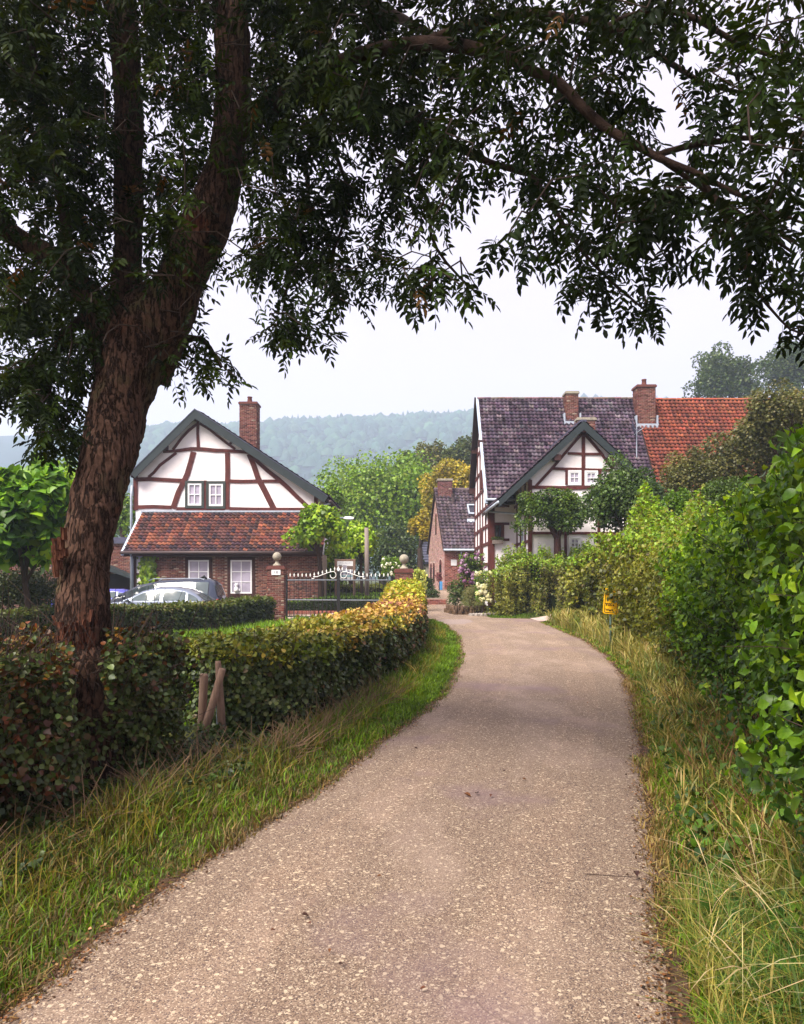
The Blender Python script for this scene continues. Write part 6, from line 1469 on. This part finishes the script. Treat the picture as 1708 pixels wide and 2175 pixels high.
# torn bark at the foot and the scar below the fork
def patch(name, u, v, hu, hv, Y, seed, label=None):
    q = np.random.default_rng(seed); b = MB(); 
    for i in range(34):
        du, dv = q.normal(0, hu * .4), q.normal(0, hv * .42); a = math.asin(max(-.97, min(.97, (u + du - 178) / 58))) if name != 'scar' else math.asin(max(-.9, min(.9, (u + du - 425) / 50)))
        R0 = (.203 if name != 'scar' else .19); cx_ = PX(178, 5.3) if name != 'scar' else PX(425, 6.0)
        x = cx_ + R0 * math.sin(a); y = (5.3 if name != 'scar' else 6.0) - R0 * math.cos(a); z = PZ(v + dv, 5.3 if name != 'scar' else 6.0)
        l = q.uniform(.03, .10); w__ = q.uniform(.006, .018); o3 = q.uniform(.0, .008); ty_ = -math.cos(a); tx_ = math.sin(a); ang = q.normal(0, .25)
        sx_, sy_ = math.cos(a), math.sin(a)
        def pt(s, h, oo): return (x + sx_ * s + tx_ * oo, y + sy_ * s + ty_ * oo, z + h)
        b.faces([pt(-w__, -l / 2, o3), pt(w__, -l / 2 + ang * .02, o3 * .6), pt(w__ * .7 + ang * .03, l / 2, o3 + .004), pt(-w__ * .5 + ang * .03, l / 2 * 1.1, o3 + .014), pt(-w__, -l / 2, -.03), pt(w__, -l / 2, -.03), pt(w__ * .7, l / 2, -.03), pt(-w__ * .5, l / 2, -.03)],
                [(0, 1, 2, 3), (0, 4, 5, 1), (1, 5, 6, 2), (2, 6, 7, 3), (3, 7, 4, 0)])
    return b.build(name, M['bark_torn'], ash, label=label)
patch('torn_bark', 160, 1365, 42, 60, 6, 1, 'torn reddish bark at the foot of the trunk'); patch('torn_bark', 210, 1380, 22, 90, 6, 2); patch('torn_bark', 140, 1180, 24, 40, 6, 3); patch('scar', 430, 500, 26, 14, 6, 4, 'orange wound below the fork of the right limb')

# --- where the leaf masses hang (outline of the crown, read at the depth of its branches)
POLY = [(-60, -80), (1780, -80), (1780, 745), (1668, 715), (1640, 680), (1565, 640), (1548, 590), (1500, 572), (1450, 545), (1425, 560), (1402, 590), (1418, 628), (1385, 688), (1320, 640), (1245, 668), (1180, 600), (1118, 585), (1120, 540), (1045, 520), (985, 490), (940, 478), (880, 478), (850, 500), (838, 540), (900, 545), (945, 520), (990, 560), (1020, 600), (1050, 632), (1040, 652), (1000, 645), (950, 645), (905, 640), (850, 618), (810, 585), (778, 600), (772, 650), (712, 690), (668, 745), (635, 720), (590, 755), (545, 722), (560, 690), (528, 628), (512, 560), (530, 490), (560, 440), (540, 400), (505, 430), (470, 500), (502, 520), (500, 560), (470, 615), (440, 640), (412, 660), (432, 700), (440, 720), (480, 755), (502, 800), (490, 842), (430, 838), (380, 800), (340, 815), (280, 700), (215, 760), (195, 850), (165, 900), (195, 935), (170, 975), (120, 965), (90, 990), (60, 940), (85, 900), (60, 870), (20, 860), (-60, 850)]
GAPS = [(1300, 330, 26, 18, .3), (1230, 330, 24, 18, .35), (1560, 360, 40, 26, .25), (1620, 240, 26, 20, .4), (1380, 60, 26, 18, .4), (1250, 480, 24, 20, .4), (1640, 560, 26, 22, .4), (655, 335, 60, 36, .22), (760, 330, 42, 40, .25), (335, 262, 34, 40, .2), (418, 48, 32, 22, .2), (1425, 190, 46, 92, .05), (1505, 350, 52, 42, .08), (1345, 415, 30, 24, .25), (885, 70, 24, 18, .3), (1010, 505, 30, 20, .3), (195, 265, 16, 18, .4), (130, 380, 18, 14, .4), (360, 395, 26, 20, .4), (1180, 130, 26, 16, .45), (1500, 480, 22, 18, .4), (560, 330, 28, 46, .45), (700, 420, 24, 16, .4)]
def in_poly(u, v, poly):
    c = np.zeros(len(u), bool); j = len(poly) - 1
    for i in range(len(poly)):
        xi, yi = poly[i]; xj, yj = poly[j]
        hit = ((yi > v) != (yj > v)) & (u < (xj - xi) * (v - yi) / (yj - yi + 1e-9) + xi); c ^= hit; j = i
    return c
def depthY(u, v):
    d = np.interp(u, [-60, 150, 500, 700, 900, 1100, 1300, 1500, 1780], [5.7, 5.9, 6.1, 5.6, 5.2, 4.8, 4.4, 4.1, 3.9]); return d
q = np.random.default_rng(77); TG_ = []
N0 = 1080; uu = q.uniform(-60, 1780, N0 * 3); vv = q.uniform(-80, 960, N0 * 3); k = in_poly(uu, vv + 14, POLY)
pr = np.ones(len(uu)); 
for gu, gv, ru_, rv_, kp in GAPS: pr = np.where(((uu - gu) / ru_) ** 2 + ((vv - gv) / rv_) ** 2 < 1, pr * kp, pr)
pr *= np.interp(uu, [500, 850, 1050, 1780], [1, .86, .6, .55]) * (depthY(uu, vv) / 6.0) ** 2.3 * np.interp(vv, [0, 500, 650, 960], [1, .95, .9, .9]); k &= q.random(len(uu)) < pr
uu, vv = uu[k], vv[k]; yy = depthY(uu, vv) + np.clip(q.normal(0, .45, len(uu)), -.9, 1.2)
k = (np.abs(uu - 176) > 75) | (vv < 650); 
T1 = np.stack([(uu - CU) / F * yy, yy, EYE + (HV - vv) / F * yy], 1)
tpos = T1[:, 2] > 2.2; T1 = T1[tpos]
# crown above and behind the frame, which shades the foreground
n2 = 1050; T2 = np.stack([q.uniform(-5.2, 3.0, n2), q.uniform(-2.5, 8.0, n2), q.uniform(6.6, 9.3, n2)], 1)
vtop = HV - (T2[:, 2] - EYE) / np.maximum(T2[:, 1], .1) * F; T2 = T2[(vtop < -60) | (T2[:, 1] < .5)]
T2 = T2[(np.hypot(T2[:, 0] + 1, (T2[:, 1] - 3.6)) < 5.9)]
TT = np.concatenate([T1, T2]); infr = np.arange(len(TT)) < len(T1)

# --- twigs: every leaf cluster is joined to the nearest wood already there
nodes = [np.array(p) for p, _ in SK]; par = [-1] * len(nodes); ns0 = len(nodes)
NP = np.zeros((len(nodes) + len(TT) * 5, 3)); NP[:ns0] = nodes; cnt = ns0
parent_ = np.full(len(NP), -1, int); load = np.zeros(len(NP)); tips = np.zeros(len(TT), int)
d0 = np.array([np.min(np.sum((NP[:ns0] - t) ** 2, 1)) for t in TT]); tw_dir = np.zeros((len(TT), 3))
for i in np.argsort(d0):
    t = TT[i]; dd_ = NP[:cnt] - t; cost = np.sum(dd_ ** 2, 1) * (1 + .6 * (dd_[:, 2] < -.1)); j = int(np.argmin(cost)); a = NP[j]; L = math.sqrt(np.sum((a - t) ** 2)); k_ = min(4, max(1, int(L / .14))); pj = j
    bend = np.array([0, 0, .16 * L]) + q.normal(0, .05 * L, 3)
    for s in range(1, k_ + 1):
        f = s / k_; NP[cnt] = a * (1 - f) + t * f + bend * math.sin(math.pi * f); parent_[cnt] = pj; pj = cnt; cnt += 1
    tips[i] = pj; tw_dir[i] = (t - a) / max(L, 1e-3)
for c in range(cnt - 1, ns0 - 1, -1):
    load[c] += 1 if load[c] == 0 else 0
    load[parent_[c]] += load[c]
ch = np.arange(ns0, cnt); A_n, B_n = NP[parent_[ch]], NP[ch]; rA = .0028 + .0021 * np.sqrt(np.minimum(load[parent_[ch]], load[ch] * 2)); rB = .0022 + .0021 * np.sqrt(load[ch])
dv = unit(B_n - A_n); xo = unit(np.cross(dv, np.array([.3, .2, .9]))); yo = np.cross(dv, xo); Vt = []
for rr_, Pn in ((rA, A_n), (rB, B_n)):
    for kx in range(4): an = kx * 1.5708; Vt.append(Pn + (xo * math.cos(an) + yo * math.sin(an)) * rr_[:, None])
Vt = np.stack(Vt, 1); fq = np.array([[k, (k + 1) % 4, 4 + (k + 1) % 4, 4 + k] for k in range(4)])
ot = nobj('twigs', npmesh('twigs', Vt.reshape(-1, 3), (fq[None] + (np.arange(len(ch)) * 8)[:, None, None]).reshape(-1, 4), M['twig']), ash); ot['kind'] = 'stuff'

# --- leaves
PER = 7; ntg = len(TT); rep = np.repeat(np.arange(ntg), PER); nl = len(rep)
back = q.random(nl) ** 1.1 * .22
pos = TT[rep] - tw_dir[rep] * back[:, None] + q.normal(0, .055, (nl, 3))
ld = unit(tw_dir[rep] * .55 + unit(q.normal(size=(nl, 3))) * .8 + np.array([0, 0, -.42])); ln = unit(unit(q.normal(size=(nl, 3))) * .45 + np.array([0, -.15, .9])); lsz = q.uniform(.15, .235, nl)
# keep leaves out of the near camera and off the trunk
uL, vL = project(pos); ok = (pos[:, 1] > 2.6) | (pos[:, 2] > 6.2); inn = infr[rep]; ok_gap = np.ones(nl, bool)
for gu, gv, ru_, rv_, kp in GAPS: ok_gap &= ~(inn & (((uL - gu) / ru_) ** 2 + ((vL - gv) / rv_) ** 2 < .8) & (q.random(nl) > kp * 1.6))
ok &= ok_gap
llx = np.array([q_[0].x / q_[0].y * F + CU for q_ in LIMBS['left']])[::-1]; lly = np.array([HV - (q_[0].z - EYE) / q_[0].y * F for q_ in LIMBS['left']])[::-1]
ok &= ~((np.abs(vL - np.interp(uL, llx, lly)) < 30) & (uL > 10) & (uL < 240) & (pos[:, 1] < 6.0) & (q.random(nl) < .85))
clip = inn & (vL > 0) & ~in_poly(uL, vL - 0, [(a, b_ + 12) for a, b_ in POLY]); ok &= ~clip
ok &= ~((np.abs(uL - np.interp(vL, [650, 800, 1000], [300, 268, 217])) < 62) & (vL > 600) & (pos[:, 1] < 6.3))
for lm in ('right', 'middle'):
    lu_ = np.array([q_[0].x / q_[0].y * F + CU for q_ in LIMBS[lm]]); lv_ = np.array([HV - (q_[0].z - EYE) / q_[0].y * F for q_ in LIMBS[lm]])
    lim = np.interp(vL, lv_[::-1], lu_[::-1]); ok &= ~((np.abs(uL - lim) < 46) & (pos[:, 1] < 6.35) & (vL > -20) & (vL < 720) & (q.random(nl) < .88))
pos, ld, ln, lsz, inn = pos[ok], ld[ok], ln[ok], lsz[ok], inn[ok]; nl = len(pos)
tcol = np.clip(.4 + .3 * wob(pos, .8) + q.normal(0, .22, nl), 0, 1); lc_ = pal_cols(nl, [(.005, .010, .002), (.009, .018, .004), (.016, .032, .006), (.03, .055, .010)], .15, t=tcol)  # near-black palette: the darkness of the backlit crown is put into the leaf colour
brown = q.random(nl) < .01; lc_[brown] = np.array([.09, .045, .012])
CT = [T_compound(4, 1), T_compound(3, 2), T_compound(3, 3), T_compound(4, 4)]
near = inn | (pos[:, 1] > 2)
fi = np.where(inn)[0]; bi = np.where(~inn)[0]
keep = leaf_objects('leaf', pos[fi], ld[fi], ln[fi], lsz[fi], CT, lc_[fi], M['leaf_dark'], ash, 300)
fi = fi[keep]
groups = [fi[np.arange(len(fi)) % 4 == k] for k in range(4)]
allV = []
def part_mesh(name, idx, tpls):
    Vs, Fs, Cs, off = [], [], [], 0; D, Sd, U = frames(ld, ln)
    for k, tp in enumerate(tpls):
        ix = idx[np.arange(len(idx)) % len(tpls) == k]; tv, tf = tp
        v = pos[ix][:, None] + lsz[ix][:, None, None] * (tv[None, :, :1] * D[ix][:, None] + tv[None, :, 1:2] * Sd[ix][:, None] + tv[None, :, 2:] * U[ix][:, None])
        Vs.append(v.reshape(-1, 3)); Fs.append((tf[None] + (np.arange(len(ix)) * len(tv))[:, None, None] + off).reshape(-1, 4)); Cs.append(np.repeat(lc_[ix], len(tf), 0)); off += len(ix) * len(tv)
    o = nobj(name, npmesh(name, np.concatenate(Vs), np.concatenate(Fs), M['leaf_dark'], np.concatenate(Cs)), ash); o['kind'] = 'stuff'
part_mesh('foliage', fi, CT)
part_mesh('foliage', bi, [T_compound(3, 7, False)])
print('ash leaves', nl, 'twig nodes', cnt)

# ================================================================== GRASS AND WEEDS
def blades(name, label, n, sample, hgt, wid, pal, lean=.5, segs=3, seedhead=False, tint=None, kind='stuff', material=None):
    x, y = sample(n); n = len(x); z = H(x, y) - .01; h = hgt(x, y) * rng.uniform(.5, 1.35, n); w_ = wid(x, y) * rng.uniform(.7, 1.4, n)
    az = rng.uniform(0, 6.283, n); ln_ = lean * rng.random(n) ** .7; ca, sa = np.cos(az), np.sin(az); ph = az + rng.normal(1.57, .5, n)
    ax_, ay_ = np.cos(ph) * w_ / 2, np.sin(ph) * w_ / 2; Vs = []
    for k in range(segs + 1):
        t = k / segs; o_ = h * ln_ * t * t; zz = h * (t - .35 * ln_ * t * t * t); wf = (1 - t) ** .6 if k < segs else .02
        if seedhead and k >= segs - 1: wf = 1.6 if k == segs - 1 else .3
        cx_, cy_ = x + ca * o_, y + sa * o_
        Vs += [np.stack([cx_ - ax_ * wf, cy_ - ay_ * wf, z + zz], 1), np.stack([cx_ + ax_ * wf, cy_ + ay_ * wf, z + zz], 1)]
    V = np.stack(Vs, 1); fq = np.array([[2 * k, 2 * k + 1, 2 * k + 3, 2 * k + 2] for k in range(segs)])
    pts = np.stack([x, y, 0 * x], 1); t = np.clip(.5 + .38 * wob(pts, 1.1) + rng.normal(0, .25, n), 0, 1); c = pal_cols(n, pal, .2, t=t)
    if tint is not None: c = tint(x, y, c)
    o = nobj(name, npmesh(name, V.reshape(-1, 3), (fq[None] + (np.arange(n) * 2 * (segs + 1))[:, None, None]).reshape(-1, 4), material or M['blade'], np.repeat(c, segs, 0)))
    return tag(o, label, 'grass', kind=kind)
GR = [(.03, .055, .004), (.06, .12, .007), (.10, .20, .010), (.15, .27, .014)]
DRY = [(.12, .075, .03), (.24, .16, .06), (.38, .27, .11)]
def verge(side, y0, y1, wmin, wmax, power=1.0):
    def f(n):
        y = y0 + (y1 - y0) * rng.random(n) ** power; a = rng.random(n)
        w_ = wmin + (wmax(y) - wmin) * a
        w_ = w_ + .03 * wob(np.stack([0 * y + side, y, 0 * y], 1), 3.1) + .02 * rng.normal(size=n)
        x = roadL(y) - w_ if side < 0 else roadR(y) + w_
        return x, y
    return f
def tleft(x, y, c):
    d = roadL(y) - x; n = len(x); nearb = 1 - sst(5.5, 8.5, y)
    m_ = rng.random(n) < nearb * .50 + .4 * (1 - sst(.0, .10, d)) + .2 * sst(.5, 1., d) * (y < 9); c[m_] = pal_cols(int(m_.sum()), [(.07, .045, .018), (.16, .11, .035), (.26, .18, .06)], .25)
    return c
wl_ = lambda y: np.interp(y, [1.5, 3, 4.5, 6, 7.2, 9.3, 12, 20, 27], [1.4, 1.2, 1.0, 1.0, .85, .9, .9, .95, .65])
blades('grass', 'grass verge between the lane and the left hedges', 72000, verge(-1, 1.6, 27, -.05, wl_, 2.2), lambda x, y: np.maximum(.055, .075 + .09 * sst(.1, .9, roadL(y) - x) + .05 * wob(np.stack([x, y, 0 * x], 1), 1.7)), lambda x, y: .0058 + .0009 * y, GR, 1.0, 2, tint=tleft)
blades('tall_grass', 'long bleached grass leaning out of the foot of the left hedges', 3600, verge(-1, 2, 22, .35, wl_, 1.6), lambda x, y: np.maximum(.08, .22 + .12 * wob(np.stack([x, y, 0 * x], 1), 1.9)), lambda x, y: .0035 + .0005 * y, [(.10, .07, .025), (.13, .15, .03), (.24, .18, .06), (.16, .2, .04)], 1.3, 4)
def tright(x, y, c):
    d = x - roadR(y); n = len(x); m_ = rng.random(n) < .28 + .5 * (1 - sst(.03, .16, d)) * (y < 12) + .12 * sst(.3, .8, d) + .2 * (wob(np.stack([x, y, 0 * x], 1), .7) > .2) ; c[m_] = pal_cols(int(m_.sum()), [(.16, .09, .03), (.28, .19, .06), (.40, .29, .10)], .2)
    return c
wr2 = lambda y: np.interp(y, [1.5, 3, 5, 8, 12, 16, 20, 24, 28], [1.4, 1.2, 1.0, .8, 1.0, 1.4, 1.8, 1.5, .7])
blades('grass', 'grass verge on the right bank beside the lane', 70000, verge(1, 1.6, 25.4, -.05, wr2, 2.2), lambda x, y: np.maximum(.03, .06 + .13 * sst(.05, .7, x - roadR(y)) + .05 * wob(np.stack([x, y, 0 * x], 1), 1.7)), lambda x, y: .0058 + .0009 * y, GR, 1.0, 2, tint=tright)
blades('tall_grass', 'tall straw coloured seeding grass on the right bank', 9500, verge(1, 2.2, 25.2, .2, wr2, .9), lambda x, y: np.maximum(.1, .22 + .22 * sst(7, 14, y) + .1 * wob(np.stack([x, y, 0 * x], 1), 1.9)), lambda x, y: .0035 + .0006 * y, [(.09, .14, .02), (.20, .19, .04), (.34, .28, .08), (.44, .35, .13)], .8, 4, seedhead=True)
def foreg(n):
    y = rng.uniform(2.35, 3.5, n); x = roadR(y) + rng.uniform(.12, 1.1, n); return x, y
blades('foreground_grass', 'arching green and yellow grass in the bottom right corner', 4200, foreg, lambda x, y: .22 + 0 * x, lambda x, y: .0052 + 0 * x, [(.05, .12, .03), (.10, .2, .03), (.30, .27, .05), (.42, .33, .10)], 1.5, 5)
blades('seed_stalks', 'pale dry seed stalks leaning towards the lane, bottom right', 170, foreg, lambda x, y: .36 + 0 * x, lambda x, y: .0032 + 0 * x, [(.45, .36, .17), (.55, .46, .26)], 1.5, 5, seedhead=True)
# lawn behind the hedges, island by the side path
def lawn(n):
    y = rng.uniform(6.5, 27.8, n); x = rng.uniform(-9.5, -.5, n)
    lim = np.interp(y, [6.5, 13.8, 17.2, 19.6, 23.4, 27.6], [-9.5, -9.0, -7.95, -7.3, -6.2, -4.9]); r2 = np.interp(y, [6.5, 9, 14.5, 22, 28], [-2.4, -1.7, -.85, -.6, -.6]); k = (x > lim) & (x < r2) & (y < 26.4)
    return x[k], y[k]
blades('lawn_grass', 'bright lime green lawn between the two clipped hedges', 27000, lawn, lambda x, y: .15 + .10 * sst(16, 26, y), lambda x, y:  .008 + .0013 * y, [(.07, .15, .012), (.12, .24, .015), (.17, .31, .02)], .5, 2)
def island(n):
    y = rng.uniform(27.35, 30.2, n); x = rng.uniform(3.3, 7.5, n); k = (x > roadR(y) - .05) & ((y > 27.9 + .1 * (x - 4.9)) | (x < 5.1)); return x[k], y[k]
blades('island_grass', 'small grass island at the fork of the lane', 7000, island, lambda x, y: .10 + 0 * x, lambda x, y: .025 + 0 * x, GR[:3], .5, 2)

# low leafy weeds
def weeds(name, label, n, sample, zf, size, pal, tpl, material):
    x, y = sample(n); n = len(x); z = H(x, y) + zf(x, y) * rng.random(n); p = np.stack([x, y, z], 1)
    kk = wob(p, 2.2) > rng.uniform(-.9, .6, n); p = p[kk]; n = len(p)
    o = leaves_mesh(name, p, unit(rdir(n) + [0, 0, -.2]), unit(rdir(n) * .6 + [-.1, -.35, .9]), size * rng.uniform(.6, 1.4, n) * (1 + .02 * p[:, 1]), tpl, pal_cols(n, pal, .2), material, None, 'stuff')
    return tag(o, label, 'weeds')
weeds('undergrowth', 'nettles and brambles scrambling over the right bank', 11000, verge(1, 2.4, 13, .20, lambda y: wr2(y) + .25, 1.3), lambda x, y: .12 + .25 * sst(.4, 1., x - roadR(y)), .038, [(.015, .045, .012), (.035, .09, .015), (.07, .15, .02)], T_heart(), M['leaf'])
weeds('undergrowth', 'ivy and weeds creeping out from the dark hedge on the left', 13000, verge(-1, 2.4, 6.6, .62, lambda y: wl_(y) + .5, 1.2), lambda x, y: .10 + .2 * sst(.8, 1.6, roadL(y) - x), .034, [(.012, .03, .012), (.03, .06, .02), (.06, .09, .03)], T_ivy(), M['leaf_glossy'])
# dead sticks and stalks in the hedge foot
b = MB(); q = np.random.default_rng(31)
for i in range(1300):
    y = q.uniform(3.0, 9.5) if i % 3 else q.uniform(3.2, 6.2); d = q.uniform(.8, 1.5) if y < 6 else q.uniform(.5, .85); x = float(roadL(y)) - d; z = float(H(x, y)); L = q.uniform(.12, .42); v_ = Vector((q.normal(0, .55), q.normal(0, .35), q.uniform(.1, .8))).normalized() * L
    b.tube([(x, y, z), Vector((x, y, z)) + v_ * .5 + Vector((0, 0, .02)), Vector((x, y, z)) + v_], [.0035, .003, .0015], 3, False)
tag(b.build('dead_stalks', simple('straw', (.24, .15, .09), .9, .6, 3), None), 'pale dead stalks and sticks at the foot of the left hedge', 'stalks', kind='stuff')
b = MB()
for i in range(260):
    y = q.uniform(3.2, 11); x = float(roadR(y)) + q.uniform(.45, 1.25); z = float(H(x, y)); L = q.uniform(.2, .6); v_ = Vector((q.normal(-.15, .4), q.normal(-.1, .35), q.uniform(.3, .9))).normalized() * L
    b.tube([(x, y, z), Vector((x, y, z)) + v_ * .5, Vector((x, y, z)) + v_], [.004, .003, .0015], 3, False)
tag(b.build('dead_stalks', simple('reddish_stalk', (.20, .08, .04), .9, .4, 10), None), 'reddish dead bramble stems under the right hedge', 'stalks', kind='stuff')
# crumbled leaf litter along both edges
nlit = 9000; y = 2.3 + 20 * rng.random(nlit) ** 2; sd_ = rng.random(nlit) < .5; d = rng.normal(-.02, .045, nlit) + .03 * wob(np.stack([y, 0 * y, 0 * y], 1), 3); x = np.where(sd_, roadL(y) - d, roadR(y) + d)
p = np.stack([x, y, np.maximum(H(x, y), .0) + .012 + .012 * rng.random(nlit)], 1)
tag(leaves_mesh('leaf_litter', p, unit(rdir(nlit) * [1, 1, .25]), unit(rdir(nlit) * .45 + [0, 0, 1.]), rng.uniform(.005, .017, nlit) * (1 + .05 * y), T_diamond(), pal_cols(nlit, [(.03, .014, .008), (.09, .04, .018), (.20, .09, .03), (.30, .17, .08)], .3), M['leaf'], None, 'stuff'), 'crumbled brown leaf litter and dry bits along the lane edges', 'litter')
# litter on the road: dry leaves and twigs
lit = [(640, 1965, .03), (660, 1985, .02), (700, 2040, .018), (720, 2075, .02), (905, 2125, .02), (985, 1700, .05), (1015, 1700, .04), (1045, 1702, .03), (1110, 1668, .03), (1075, 1650, .025), (1010, 1640, .02), (960, 1652, .02), (1405, 1985, .03), (1360, 2010, .035), (1380, 2030, .03), (1350, 1870, .04), (575, 2000, .02), (810, 1880, .02), (1180, 1760, .018), (1290, 1610, .025), (1250, 1500, .03), (880, 1600, .03)]
for i, (u, v, s) in enumerate(lit):
    Y = EYE * F / (v - HV); x = PX(u, Y); c = [(.05, .02, .015), (.12, .04, .02), (.16, .06, .02)][i % 3]
    tv, tf = T_lens(.35); a = i * 2.4; Rz = np.array([[math.cos(a), -math.sin(a), 0], [math.sin(a), math.cos(a), 0], [0, 0, 1]]); v3 = (tv * [1, 1, 2.2]) @ Rz.T * s * 1.2 + [x, Y, .05]
    o = nobj('fallen_leaf', npmesh('fallen_leaf', v3, tf, M['leaf'], np.tile(c, (2, 1)))); tag(o, 'dry brown leaf fallen on the lane', 'leaf', 'fallen leaves on the lane')
fb = MB(); Y = EYE * F / (1882 - HV); fb.tube([(PX(1243, Y + .03), Y + .03, .05), (PX(1290, Y), Y, .055), (PX(1345, Y - .02), Y - .02, .055)], [.0022, .0022, .0015], 4)
tag(fb.build('fallen_twig', M['twig'], None), 'thin dark twig lying on the lane near the right edge', 'twig')

# ================================================================== HAZE
b = MB(); b.box(-1150, 1350, -60, 1380, -4, 262)
hz = b.build('haze', None); m = bpy.data.materials.new('haze'); m.use_nodes = True; n = m.node_tree; n.nodes.clear(); o = n.nodes.new('ShaderNodeOutputMaterial')
pv = n.nodes.new('ShaderNodeVolumePrincipled'); pv.inputs['Color'].default_value = (.68, .80, 1.0, 1); pv.inputs['Density'].default_value = .00085; pv.inputs['Anisotropy'].default_value = .1
n.links.new(pv.outputs[0], o.inputs['Volume']); hz.data.materials.append(m); tag(hz, 'thin bluish haze filling the valley', kind='stuff')
